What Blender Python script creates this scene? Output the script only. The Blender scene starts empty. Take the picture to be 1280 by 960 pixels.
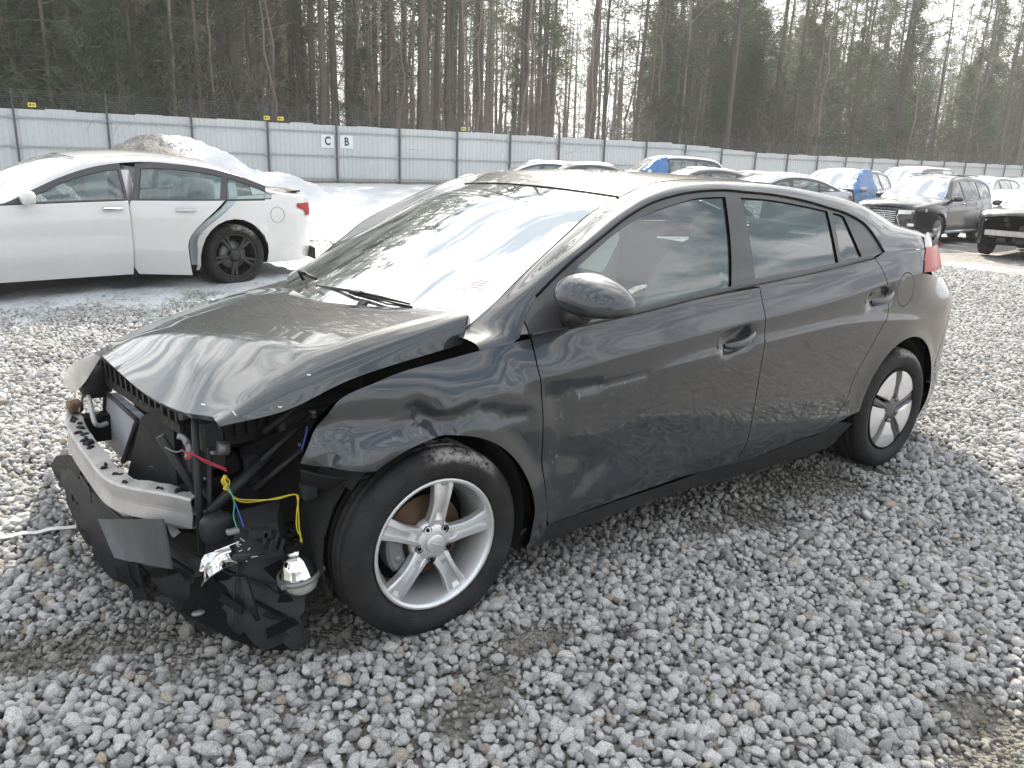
import bpy, math, random
import numpy as np
from mathutils import Vector, Matrix
from mathutils.geometry import delaunay_2d_cdt

SC = bpy.context.scene
COL = SC.collection
rnd = random.Random(7)
R = math.radians
PI = math.pi

# ------------------------------------------------------------------ camera, light, exposure
CAM_POS = np.array([-1.193, -2.791, 1.475])
YAW, PITCH, ROLL, FOC = R(37.41), R(-15.90), R(2.04), 996.8      # focal length in pixels of a 1280 wide frame


def cam_axes():
    f = np.array([math.sin(YAW) * math.cos(PITCH), math.cos(YAW) * math.cos(PITCH), math.sin(PITCH)])
    r = np.cross(f, [0, 0, 1.0]); r /= np.linalg.norm(r)
    u = np.cross(r, f)
    return r * math.cos(ROLL) + u * math.sin(ROLL), -r * math.sin(ROLL) + u * math.cos(ROLL), f


CR, CU, CF = cam_axes()
cam_data = bpy.data.cameras.new('camera')
cam = bpy.data.objects.new('camera', cam_data)
COL.objects.link(cam)
cam.matrix_world = Matrix(((CR[0], CU[0], -CF[0], CAM_POS[0]), (CR[1], CU[1], -CF[1], CAM_POS[1]),
                           (CR[2], CU[2], -CF[2], CAM_POS[2]), (0, 0, 0, 1)))
cam_data.sensor_width = 36
cam_data.lens = FOC / 1280 * 36
cam_data.clip_start = 0.05
cam_data.clip_end = 2000
SC.camera = cam

SUN_AZ, SUN_EL = R(40), R(37)        # azimuth from +y towards +x
sun_dir = Vector((math.sin(SUN_AZ) * math.cos(SUN_EL), math.cos(SUN_AZ) * math.cos(SUN_EL), math.sin(SUN_EL)))
sd = bpy.data.lights.new('sun', 'SUN')
sd.energy = 4.2
sd.angle = R(1.2)
sd.color = (1.0, 0.91, 0.79)
sun = bpy.data.objects.new('sun', sd)
COL.objects.link(sun)
sun.rotation_euler = sun_dir.to_track_quat('Z', 'Y').to_euler()
sun.location = (0, 0, 20)

SC.view_settings.view_transform = 'Standard'
SC.view_settings.look = 'None'
SC.view_settings.gamma = 1
SC.view_settings.exposure = 1.07
SC.cycles.use_denoising = True
SC.cycles.max_bounces = 6
SC.cycles.diffuse_bounces = 2
SC.cycles.glossy_bounces = 3
SC.cycles.transparent_max_bounces = 14
SC.cycles.transmission_bounces = 4
SC.cycles.sample_clamp_indirect = 4
SC.cycles.caustics_reflective = False
SC.cycles.caustics_refractive = False


# ------------------------------------------------------------------ node helpers
class NT:
    def __init__(self, tree):
        self.t = tree
        self.n = tree.nodes
        self.l = tree.links

    def node(self, typ, **kw):
        nd = self.n.new(typ)
        for k, v in kw.items():
            if k in ('operation', 'blend_type', 'data_type', 'noise_dimensions', 'feature', 'attribute_type',
                     'attribute_name', 'sky_type', 'sun_disc', 'sun_elevation', 'sun_rotation', 'distance',
                     'wave_type', 'bands_direction', 'interpolation_type', 'clamp', 'vector_type', 'air_density',
                     'dust_density', 'ozone_density', 'altitude', 'invert', 'noise_type', 'normalize'):
                setattr(nd, k, v)
            else:
                self.set(nd.inputs[k.replace('__', ' ')] if k.replace('__', ' ') in nd.inputs else nd.inputs[int(k[1:])], v)
        return nd

    def set(self, sock, v):
        if hasattr(v, 'default_value') and hasattr(v, 'links'):
            self.l.new(v, sock)
        elif hasattr(v, 'outputs'):
            self.l.new(v.outputs[0], sock)
        else:
            if sock.type == 'RGBA' and len(v) == 3:
                v = (*v, 1)
            sock.default_value = v

    def math(self, op, a, b=0.0, c=None):
        nd = self.n.new('ShaderNodeMath'); nd.operation = op
        self.set(nd.inputs[0], a); self.set(nd.inputs[1], b)
        if c is not None:
            self.set(nd.inputs[2], c)
        return nd.outputs[0]

    def vmath(self, op, a, b=(0, 0, 0)):
        nd = self.n.new('ShaderNodeVectorMath'); nd.operation = op
        self.set(nd.inputs[0], a); self.set(nd.inputs[1], b)
        return nd.outputs['Value'] if op in ('DOT_PRODUCT', 'LENGTH', 'DISTANCE') else nd.outputs[0]

    def mix(self, fac, a, b, blend='MIX'):
        nd = self.n.new('ShaderNodeMix'); nd.data_type = 'RGBA'; nd.blend_type = blend
        self.set(nd.inputs['Factor'], fac)
        self.set(nd.inputs[6], a); self.set(nd.inputs[7], b)
        return nd.outputs[2]

    def ramp(self, fac, stops, interp='LINEAR'):
        nd = self.n.new('ShaderNodeValToRGB')
        cr = nd.color_ramp; cr.interpolation = interp
        while len(cr.elements) < len(stops):
            cr.elements.new(0.5)
        for e, (p, c) in zip(cr.elements, stops):
            e.position = p
            e.color = (c, c, c, 1) if isinstance(c, (int, float)) else (*c, 1)
        self.set(nd.inputs[0], fac)
        return nd.outputs[0]

    def noise(self, vec, scale, detail=3.0, rough=0.5, dist=0.0):
        nd = self.n.new('ShaderNodeTexNoise')
        if vec is not None:
            self.set(nd.inputs['Vector'], vec)
        nd.inputs['Scale'].default_value = scale
        nd.inputs['Detail'].default_value = detail
        nd.inputs['Roughness'].default_value = rough
        nd.inputs['Distortion'].default_value = dist
        return nd.outputs[0]

    def coord(self, which='Object'):
        return self.n.new('ShaderNodeTexCoord').outputs[which]

    def mapping(self, vec, scale=(1, 1, 1), rot=(0, 0, 0), loc=(0, 0, 0)):
        nd = self.n.new('ShaderNodeMapping')
        self.set(nd.inputs['Vector'], vec)
        nd.inputs['Scale'].default_value = scale
        nd.inputs['Rotation'].default_value = rot
        nd.inputs['Location'].default_value = loc
        return nd.outputs[0]

    def bump(self, height, strength=0.5, dist=0.01):
        nd = self.n.new('ShaderNodeBump')
        nd.inputs['Strength'].default_value = strength
        nd.inputs['Distance'].default_value = dist
        self.set(nd.inputs['Height'], height)
        return nd.outputs[0]


def new_mat(name):
    m = bpy.data.materials.new(name)
    m.use_nodes = True
    nt = NT(m.node_tree)
    b = m.node_tree.nodes['Principled BSDF']
    return m, nt, b


def mat(name, col, rough=0.5, metal=0.0, var=0.15, scale=6.0, bump=0.0, bscale=60.0, coat=0.0, spec=0.5, rvar=0.1,
        coat_rough=0.04):
    """a plain material: base colour that wanders a little, uneven roughness, optional fine relief"""
    m, nt, b = new_mat(name)
    co = nt.coord()
    n = nt.noise(co, scale, 4, 0.6)
    lo = tuple(c * (1 - var) for c in col); hi = tuple(min(1, c * (1 + var)) for c in col)
    nt.set(b.inputs['Base Color'], nt.mix(n, lo, hi))
    r = nt.math('ADD', nt.math('MULTIPLY', nt.noise(co, scale * 2.3, 3), rvar * 2), rough - rvar)
    nt.set(b.inputs['Roughness'], r)
    b.inputs['Metallic'].default_value = metal
    b.inputs['Specular IOR Level'].default_value = spec
    b.inputs['Coat Weight'].default_value = coat
    b.inputs['Coat Roughness'].default_value = coat_rough
    if bump:
        nt.set(b.inputs['Normal'], nt.bump(nt.noise(co, bscale, 3), bump, 0.004))
    return m


# ------------------------------------------------------------------ world: winter sky with bright broken cloud
world = bpy.data.worlds.new('World')
SC.world = world
world.use_nodes = True
wn = NT(world.node_tree)
for nd in list(wn.n):
    wn.n.remove(nd)
sky = wn.node('ShaderNodeTexSky', sky_type='NISHITA', sun_disc=False, sun_elevation=SUN_EL, sun_rotation=SUN_AZ)
sky.air_density = 1.2
sky.dust_density = 2.0
wdir = wn.coord('Generated')
sep = wn.node('ShaderNodeSeparateXYZ', Vector=wdir)
zc = wn.math('ADD', wn.math('MAXIMUM', sep.outputs['Z'], 0.0), 0.16)
comb = wn.n.new('ShaderNodeCombineXYZ')
wn.set(comb.inputs[0], wn.math('DIVIDE', sep.outputs['X'], zc))
wn.set(comb.inputs[1], wn.math('DIVIDE', sep.outputs['Y'], zc))
flat = wn.mapping(comb.outputs[0], (0.55, 1.7, 1), (0, 0, R(-24)))
cl = wn.noise(flat, 3.6, 9, 0.64, 0.12)
cover = wn.ramp(cl, [(0.42, 0.0), (0.49, 0.45), (0.57, 1.0)])
cosang = wn.vmath('DOT_PRODUCT', wdir, tuple(sun_dir))
# thin cloud is brightest round the sun
glow = wn.math('POWER', wn.math('MAXIMUM', cosang, 0.0), 14.0)
glow2 = wn.math('POWER', wn.math('MAXIMUM', cosang, 0.0), 3.0)
cb = wn.math('ADD', wn.math('ADD', wn.math('MULTIPLY', glow, 12.0), wn.math('MULTIPLY', glow2, 4.0)), 9.0)
ccol = wn.mix(glow2, (0.97, 0.98, 1.0), (1.0, 0.965, 0.90))
cvec = wn.vmath('SCALE', ccol)
cvec.node.inputs['Scale'].default_value = 1
wn.set(cvec.node.inputs['Scale'], cb)
skycol = wn.vmath('ADD', wn.vmath('MINIMUM', sky.outputs[0], (2.3, 2.6, 2.95)), (0.45, 0.6, 0.7))
wmix = wn.mix(cover, skycol, cvec)
# the hazy horizon is whitish all round
hor = wn.math('POWER', wn.math('SUBTRACT', 1.0, wn.math('MINIMUM', wn.math('MAXIMUM', sep.outputs['Z'], 0.0), 1.0)), 6.0)
wmix = wn.mix(wn.math('MULTIPLY', hor, 0.5), wmix, cvec)
bg = wn.node('ShaderNodeBackground', Color=wmix, Strength=0.122)
wout = wn.n.new('ShaderNodeOutputWorld')
wn.l.new(bg.outputs[0], wout.inputs['Surface'])
world.cycles.sampling_method = 'MANUAL'
world.cycles.sample_map_resolution = 512


# ------------------------------------------------------------------ object helpers
def link(name, data, parent=None):
    o = bpy.data.objects.new(name, data)
    COL.objects.link(o)
    if parent is not None:
        o.parent = parent
    return o


def tag(o, label=None, cat=None, group=None, kind=None):
    if label:
        o['label'] = label
    if cat:
        o['category'] = cat
    if group:
        o['group'] = group
    if kind:
        o['kind'] = kind
    return o


def thing(name, loc=(0, 0, 0), rz=0.0, label=None, cat=None, group=None):
    o = link(name, None)
    o.location = loc
    o.rotation_euler = (0, 0, rz)
    return tag(o, label, cat, group)


def mesh(name, V, F, m, parent=None, smooth=True, normals=None, mats=None, midx=None):
    me = bpy.data.meshes.new(name)
    V = np.asarray(V, float)
    me.from_pydata([tuple(v) for v in V], [], [tuple(int(i) for i in f) for f in F])
    if smooth:
        me.polygons.foreach_set('use_smooth', [True] * len(me.polygons))
    me.materials.append(m)
    for x in (mats or []):
        me.materials.append(x)
    if midx is not None:
        me.polygons.foreach_set('material_index', list(midx))
    if normals is not None:
        me.normals_split_custom_set_from_vertices([tuple(n) for n in normals])
    me.update()
    return link(name, me, parent)


class MB:
    """collects simple solids into one mesh"""

    def __init__(self):
        self.V = []; self.F = []; self.S = []

    def add(self, V, F, smooth=False):
        o = len(self.V)
        self.V += [tuple(v) for v in V]
        self.F += [tuple(i + o for i in f) for f in F]
        self.S += [smooth] * len(F)
        return self

    def box(self, c, s, rz=0.0, bev=0.0, rot=None, taper=1.0):
        hx, hy, hz = s[0] / 2, s[1] / 2, s[2] / 2
        b = min(bev, hx * .9, hy * .9, hz * .9)
        if b <= 0:
            P = [(sx * hx * (taper if sz > 0 else 1), sy * hy * (taper if sz > 0 else 1), sz * hz) for sz in (-1, 1) for sx, sy in ((-1, -1), (1, -1), (1, 1), (-1, 1))]
            F = [(0, 3, 2, 1), (4, 5, 6, 7), (0, 1, 5, 4), (1, 2, 6, 5), (2, 3, 7, 6), (3, 0, 4, 7)]
        else:
            P = []
            def ring(z, q, k):
                for sx, sy in ((-1, -1), (1, -1), (1, 1), (-1, 1)):
                    a = [(sx * (hx - b - q), sy * (hy - q)), (sx * (hx - q), sy * (hy - b - q))]
                    if sx * sy < 0:
                        a = a
                    else:
                        a = a[::-1]
                    P.extend([(x * k, y * k, z) for x, y in a])
            tp = taper
            ring(-hz, b, 1); ring(-hz + b, 0, 1); ring(hz - b, 0, tp); ring(hz, b, tp)
            F = [tuple(range(7, -1, -1)), tuple(range(24, 32))]
            for k in range(3):
                for i in range(8):
                    j = (i + 1) % 8
                    F.append((k * 8 + i, k * 8 + j, k * 8 + 8 + j, k * 8 + 8 + i))
        P = np.array(P)
        if rot is not None:
            P = P @ np.array(rot).T
        elif rz:
            cz, sz_ = math.cos(rz), math.sin(rz)
            P = P @ np.array([[cz, -sz_, 0], [sz_, cz, 0], [0, 0, 1]]).T
        return self.add(P + np.array(c), F)

    def tube(self, pts, r, n=8, smooth=True, cap=True):
        pts = [np.array(p, float) for p in pts]
        rr = r if hasattr(r, '__len__') else [r] * len(pts)
        V = []; prev = None
        for i, p in enumerate(pts):
            a = pts[max(0, i - 1)]; b = pts[min(len(pts) - 1, i + 1)]
            t = b - a; t = t / (np.linalg.norm(t) + 1e-9)
            if prev is None:
                up = np.array([0, 0, 1.0]) if abs(t[2]) < .9 else np.array([1.0, 0, 0])
                n1 = np.cross(t, up)
            else:
                n1 = prev - t * (prev @ t)
            n1 /= np.linalg.norm(n1) + 1e-9
            prev = n1
            n2 = np.cross(t, n1)
            for k in range(n):
                a_ = 2 * PI * k / n
                V.append(p + rr[i] * (n1 * math.cos(a_) + n2 * math.sin(a_)))
        F = []
        for i in range(len(pts) - 1):
            for k in range(n):
                j = (k + 1) % n
                F.append((i * n + k, i * n + j, i * n + n + j, i * n + n + k))
        self.add(V, F, smooth)
        if cap:
            o = len(self.V) - len(V)
            self.F += [tuple(o + k for k in range(n - 1, -1, -1)), tuple(o + len(V) - n + k for k in range(n))]
            self.S += [False, False]
        return self

    def lathe(self, prof, axis='y', n=32, c=(0, 0, 0), smooth=True, a0=0.0, a1=2 * PI):
        """prof: list of (radius, offset along the axis)"""
        full = abs(a1 - a0 - 2 * PI) < 1e-6
        m = n if full else n + 1
        V = []
        for r, h in prof:
            for k in range(m):
                a = a0 + (a1 - a0) * k / n
                x, z = r * math.cos(a), r * math.sin(a)
                V.append((x, h, z) if axis == 'y' else ((x, z, h) if axis == 'z' else (h, x, z)))
        V = np.array(V) + np.array(c)
        F = []
        for i in range(len(prof) - 1):
            for k in range(n):
                j = (k + 1) % m
                F.append((i * m + k, i * m + j, i * m + m + j, i * m + m + k))
        return self.add(V, F, smooth)

    def grid(self, G, smooth=True):
        G = np.asarray(G, float); a, b = G.shape[:2]
        F = [(i * b + j, i * b + j + 1, i * b + b + j + 1, i * b + b + j) for i in range(a - 1) for j in range(b - 1)]
        return self.add(G.reshape(-1, 3), F, smooth)

    def prism(self, poly, ax, lo, hi):
        """poly extruded along axis ax from lo to hi; poly is in the two other axes in order"""
        def mk(p, h):
            q = list(p); q.insert(ax, h); return tuple(q)
        n = len(poly)
        V = [mk(p, lo) for p in poly] + [mk(p, hi) for p in poly]
        F = [tuple(range(n)), tuple(range(2 * n - 1, n - 1, -1))]
        for i in range(n):
            j = (i + 1) % n
            F.append((i, n + i, n + j, j))
        return self.add(V, F)

    def build(self, name, m, parent=None, mats=None, midx=None):
        o = mesh(name, self.V, self.F, m, parent, smooth=False, mats=mats, midx=midx)
        o.data.polygons.foreach_set('use_smooth', self.S)
        return o


def copy_tree(o, parent=None):
    c = o.copy()
    COL.objects.link(c)
    if parent is not None:
        c.parent = parent
        c.matrix_parent_inverse = o.matrix_parent_inverse
    for ch in list(KIDS.get(o.name, [])):
        copy_tree(ch, c)
    return c


KIDS = {}


def index_children():
    KIDS.clear()
    for o in bpy.data.objects:
        if o.parent is not None:
            KIDS.setdefault(o.parent.name, []).append(o)


def cat_rom(P, n=6, closed=False):
    """smooth curve through the points P (any dimension)"""
    P = np.asarray(P, float)
    m = len(P)
    out = []
    segs = m if closed else m - 1
    for i in range(segs):
        p1, p2 = P[i % m], P[(i + 1) % m]
        p0 = P[(i - 1) % m] if closed or i > 0 else 2 * p1 - p2
        p3 = P[(i + 2) % m] if closed or i + 2 < m else 2 * p2 - p1
        for k in range(n):
            t = k / n
            out.append(0.5 * ((2 * p1) + (-p0 + p2) * t + (2 * p0 - 5 * p1 + 4 * p2 - p3) * t * t + (-p0 + 3 * p1 - 3 * p2 + p3) * t ** 3))
    if not closed:
        out.append(P[-1])
    return np.array(out)


def resample(P, n=None, step=None):
    P = np.asarray(P, float)
    d = np.r_[0, np.cumsum(np.linalg.norm(np.diff(P, axis=0), axis=1))]
    if n is None:
        n = max(2, int(d[-1] / step) + 1)
    s = np.linspace(0, d[-1], n)
    return np.stack([np.interp(s, d, P[:, k]) for k in range(P.shape[1])], 1)


def outline(segments, step=0.03):
    """closed outline from smooth segments that meet at corners"""
    out = []
    for s in segments:
        c = cat_rom(s, 8) if len(s) > 2 else np.asarray(s, float)
        c = resample(c, step=step)
        out.append(c[:-1])
    return np.concatenate(out)


def inside(poly, pts):
    poly = np.asarray(poly); x, y = pts[:, 0], pts[:, 1]
    r = np.zeros(len(pts), bool)
    j = len(poly) - 1
    for i in range(len(poly)):
        xi, yi = poly[i]; xj, yj = poly[j]
        c = ((yi > y) != (yj > y)) & (x < (xj - xi) * (y - yi) / ((yj - yi) + 1e-12) + xi)
        r ^= c
        j = i
    return r


def inset(poly, d):
    """move a closed outline inwards by d"""
    poly = np.asarray(poly, float)
    a = 0.5 * np.sum(poly[:, 0] * np.roll(poly[:, 1], -1) - np.roll(poly[:, 0], -1) * poly[:, 1])
    t = np.roll(poly, -1, 0) - np.roll(poly, 1, 0)
    t /= np.linalg.norm(t, axis=1)[:, None] + 1e-9
    nrm = np.stack([-t[:, 1], t[:, 0]], 1) * (1 if a > 0 else -1)
    return poly + nrm * d


def panel(name, poly, f, m, parent, res=0.04, thick=0.02, holes=(), flip=False, smooth_normals=True, feats=()):
    """a skin cut to the 2-D outline poly, carried into 3-D by f, with its edges turned inwards"""
    poly = np.asarray(poly, float)
    loops = [poly] + [np.asarray(h, float) for h in holes]
    pts = np.concatenate(loops)
    edges = []; o = 0
    for lp in loops:
        n = len(lp)
        edges += [(o + i, o + (i + 1) % n) for i in range(n)]
        o += n
    lo, hi = poly.min(0), poly.max(0)
    gx = np.arange(lo[0] + res / 2, hi[0], res); gy = np.arange(lo[1] + res / 2, hi[1], res)
    if len(gx) and len(gy):
        G = np.stack(np.meshgrid(gx, gy), -1).reshape(-1, 2)
        ok = inside(poly, G)
        for h in holes:
            ok &= ~inside(h, G)
        G = G[ok]
        if len(G):
            d = np.min(np.linalg.norm(G[:, None] - pts[None], axis=2), axis=1)
            G = G[d > res * 0.45]
    else:
        G = np.zeros((0, 2))
    if len(feats):
        FP = np.concatenate([np.asarray(q, float) for q in feats])
        ok = inside(poly, FP)
        for h in holes:
            ok &= ~inside(h, FP)
        FP = FP[ok]
        if len(FP):
            d = np.min(np.linalg.norm(FP[:, None] - pts[None], axis=2), axis=1)
            FP = FP[d > .003]
        if len(FP) and len(G):
            d = np.min(np.linalg.norm(G[:, None] - FP[None], axis=2), axis=1)
            G = G[d > .010]
        G = np.concatenate([FP, G])
    allp = np.concatenate([pts, G])
    v2, _, tris, _, _, _ = delaunay_2d_cdt([Vector(p) for p in allp], edges, [], 0, 1e-6)
    v2 = np.array([tuple(v) for v in v2])
    tris = np.array([t for t in tris if len(t) == 3])
    cen = v2[tris].mean(1)
    keep = inside(poly, cen)
    for h in holes:
        keep &= ~inside(h, cen)
    tris = tris[keep]
    P = f(v2[:, 0], v2[:, 1])
    e = 2e-3
    Pu = f(v2[:, 0] + e, v2[:, 1]) - f(v2[:, 0] - e, v2[:, 1])
    Pv = f(v2[:, 0], v2[:, 1] + e) - f(v2[:, 0], v2[:, 1] - e)
    N = np.cross(Pu, Pv); N /= np.linalg.norm(N, axis=1)[:, None] + 1e-12
    if flip:
        N = -N
    # triangle winding follows N
    tn = np.cross(P[tris[:, 1]] - P[tris[:, 0]], P[tris[:, 2]] - P[tris[:, 0]])
    fl = np.sum(tn * N[tris[:, 0]], 1) < 0
    tris[fl] = tris[fl][:, ::-1]
    V = [P]; NN = [N]; F = [tuple(t) for t in tris]
    base = len(P)
    for lp in loops:
        Q = f(lp[:, 0], lp[:, 1])
        qu = f(lp[:, 0] + e, lp[:, 1]) - f(lp[:, 0] - e, lp[:, 1])
        qv = f(lp[:, 0], lp[:, 1] + e) - f(lp[:, 0], lp[:, 1] - e)
        qn = np.cross(qu, qv); qn /= np.linalg.norm(qn, axis=1)[:, None] + 1e-12
        if flip:
            qn = -qn
        t = np.roll(Q, -1, 0) - np.roll(Q, 1, 0)
        on = np.cross(t, qn); on /= np.linalg.norm(on, axis=1)[:, None] + 1e-12
        cc = Q.mean(0)
        n = len(lp)
        V += [Q, Q - qn * thick]
        NN += [on, on]
        for i in range(n):
            j = (i + 1) % n
            F.append((base + i, base + j, base + n + j, base + n + i))
        base += 2 * n
    V = np.concatenate(V); NN = np.concatenate(NN)
    return mesh(name, V, F, m, parent, True, NN if smooth_normals else None)


def loft(name, rows, m, parent, closed=False, thick=0.0, normals=True):
    """skin through rows of points; rows x cols x 3, normals from the grid itself"""
    G = np.asarray(rows, float)
    a, b = G.shape[:2]
    F = [(i * b + j, i * b + j + 1, i * b + b + j + 1, i * b + b + j) for i in range(a - 1) for j in range(b - 1)]
    o = mesh(name, G.reshape(-1, 3), F, m, parent, True)
    if thick:
        md = o.modifiers.new('depth', 'SOLIDIFY'); md.thickness = thick; md.offset = -1
        md = o.modifiers.new('edges', 'EDGE_SPLIT'); md.split_angle = R(50)
    return o


def sp(v, r):
    """soft ramp max(v,0)"""
    return 0.5 * (v + np.sqrt(v * v + r * r))


def sstep(a, b, x):
    t = np.clip((np.asarray(x, float) - a) / (b - a), 0, 1)
    return t * t * (3 - 2 * t)


def natural_spline(xs, ys):
    xs = np.array(xs, float); ys = np.array(ys, float); n = len(xs)
    h = np.diff(xs)
    A = np.eye(n); b = np.zeros(n)
    for i in range(1, n - 1):
        A[i, i - 1] = h[i - 1]; A[i, i] = 2 * (h[i - 1] + h[i]); A[i, i + 1] = h[i]
        b[i] = 6 * ((ys[i + 1] - ys[i]) / h[i] - (ys[i] - ys[i - 1]) / h[i - 1])
    M = np.linalg.solve(A, b)

    def f(x):
        x = np.asarray(x, float)
        i = np.clip(np.searchsorted(xs, x) - 1, 0, n - 2)
        hh = h[i]; t = x - xs[i]; u = xs[i + 1] - x
        xc = np.clip(x, xs[0], xs[-1])
        t = xc - xs[i]; u = xs[i + 1] - xc
        return M[i] * u ** 3 / (6 * hh) + M[i + 1] * t ** 3 / (6 * hh) + (ys[i] / hh - M[i] * hh / 6) * u + (ys[i + 1] / hh - M[i + 1] * hh / 6) * t
    return f


# ------------------------------------------------------------------ surveying: where the photograph's camera saw a mark
def ray(u, v):
    return CF + CR * (u - 640) / FOC - CU * (v - 480) / FOC


def on_plane(u, v, axis, val):
    d = ray(u, v)
    return CAM_POS + d * ((val - CAM_POS[axis]) / d[axis])


def far_point(u, dist, z=0.0):
    """the point at ground distance dist below picture column u at the horizon"""
    v = 480 + FOC * math.tan(PITCH) + math.tan(ROLL) * (u - 640)
    d = ray(u, v); h = math.hypot(d[0], d[1])
    return np.array([CAM_POS[0] + d[0] / h * dist, CAM_POS[1] + d[1] / h * dist, z])

# ------------------------------------------------------------------ ground
PATCHES = [(100, 812, .22), (172, 800, .17), (20, 822, .2), (655, 812, .13), (688, 796, .10), (600, 880, .13), (567, 912, .1),
           (690, 800, .1), (775, 800, .08), (975, 610, .42), (1020, 600, .4), (940, 640, .28), (1260, 905, .25), (1225, 880, .18),
           (420, 800, .2), (350, 812, .18), (620, 850, .1), (1265, 960, .3), (230, 792, .15), (1100, 590, .2), (880, 655, .16)]
PATCHES = [(*on_plane(u, v, 2, 0)[:2], r * .62) for u, v, r in PATCHES]


def gz(x, y):
    """height of the lot: falls a little towards the back right, small ruts and heaps nearby"""
    x = np.asarray(x, float); y = np.asarray(y, float)
    z = -0.32 * sstep(3, 14, x - y) * sstep(4, 16, x)
    near = np.exp(-((x - .5) ** 2 + (y + .5) ** 2) / 60)
    z = z + near * (0.010 * np.sin(x * 4.1 + 1.3 * np.sin(y * 3.1)) + 0.009 * np.sin(y * 5.3 + x * 2.2 + 1) + 0.006 * np.sin(x * 11 + y * 7))
    for px, py, r in PATCHES:
        z = z - 0.014 * np.exp(-((x - px) ** 2 + (y - py) ** 2) / (r * r))
    for wx in (0.0, 2.70):                      # stones pushed up round the tyres
        for wy in (-.80, .80):
            d2 = ((x - wx) / .34) ** 2 + ((y - wy) / .22) ** 2
            z = z + 0.022 * np.exp(-(d2 - 1.2) ** 2 / .5) * (1 if wx == 0 else .8)
    return z


def snow_amount(x, y):
    """0..1 how much old snow lies there: behind the cars and along the fence"""
    x = np.asarray(x, float); y = np.asarray(y, float)
    a = .78 * sstep(4.5, 6.2, y - 0.02 * x) * sstep(11.0, 5.5, x - 0.25 * (y - 6))
    b = .66 * sstep(8.5, 12.5, y - 0.35 * x)
    c = 0.5 * sstep(15, 19, x) * sstep(5.2, 8.5, y) * sstep(30, 20, x)
    return np.clip(np.maximum(np.maximum(a, b), c), 0, 1)


def build_gravel_mat(name, dark=False):
    m, nt, b = new_mat(name)
    geo = nt.n.new('ShaderNodeNewGeometry').outputs['Position']
    vor = nt.node('ShaderNodeTexVoronoi', Vector=geo, Scale=24.0)
    big = nt.noise(geo, 0.6, 4)
    tint = nt.mix(nt.ramp(vor.outputs['Color'], [(0.0, 0.0), (1.0, 1.0)]), (0.155, 0.148, 0.14), (0.40, 0.385, 0.365))
    gap = nt.ramp(vor.outputs['Distance'], [(0.0, 1.0), (0.45, 1.0), (0.75, 0.35)])
    c = nt.mix(gap, (0.075, 0.066, 0.055), tint)
    c = nt.mix(nt.math('MULTIPLY', big, 0.5), c, (0.25, 0.225, 0.19))
    nt.set(b.inputs['Base Color'], c)
    b.inputs['Roughness'].default_value = 0.85
    b.inputs['Specular IOR Level'].default_value = 0.3
    h = nt.math('SUBTRACT', 1.0, vor.outputs['Distance'])
    nt.set(b.inputs['Normal'], nt.bump(h, 0.9, 0.03))
    return m


def build_dirt_mat():
    m, nt, b = new_mat('damp_grit')
    geo = nt.n.new('ShaderNodeNewGeometry').outputs['Position']
    n = nt.noise(geo, 30, 5, 0.7)
    v2 = nt.node('ShaderNodeTexVoronoi', Vector=geo, Scale=75.0)
    c = nt.mix(n, (0.05, 0.045, 0.037), (0.15, 0.135, 0.11))
    c = nt.mix(nt.math('MULTIPLY', v2.outputs['Color'], .8), c, (0.26, 0.245, 0.22))
    n = nt.math('ADD', n, nt.math('MULTIPLY', v2.outputs['Distance'], -1.6))
    # beyond the loose stones the gravel itself is the surface
    vor = nt.node('ShaderNodeTexVoronoi', Vector=geo, Scale=20.0)
    far = nt.vmath('DISTANCE', geo, (-1.2, -2.8, 0))
    g = nt.mix(vor.outputs['Color'], (0.26, 0.25, 0.23), (0.62, 0.59, 0.55))
    g = nt.mix(nt.ramp(vor.outputs['Distance'], [(.35, 0.0), (.8, .8)]), g, (.07, .065, .055))
    big = nt.noise(geo, 0.35, 4, 0.6)
    g = nt.mix(nt.ramp(big, [(0.35, 0.0), (0.7, 0.7)]), g, (0.40, 0.36, 0.30))
    at = nt.node('ShaderNodeAttribute', attribute_type='GEOMETRY', attribute_name='damp')
    f = nt.math('MAXIMUM', nt.ramp(nt.math('DIVIDE', far, 30.0), [(0.36, 0.0), (0.5, 1.0)]), nt.math('SUBTRACT', 0.75, nt.math('MULTIPLY', at.outputs['Fac'], 0.75)))
    nt.set(b.inputs['Base Color'], nt.mix(f, c, g))
    b.inputs['Roughness'].default_value = 0.8
    nt.set(b.inputs['Normal'], nt.bump(nt.math('ADD', n, nt.math('MULTIPLY', vor.outputs['Distance'], -1.2)), 0.8, 0.02))
    return m


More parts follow.
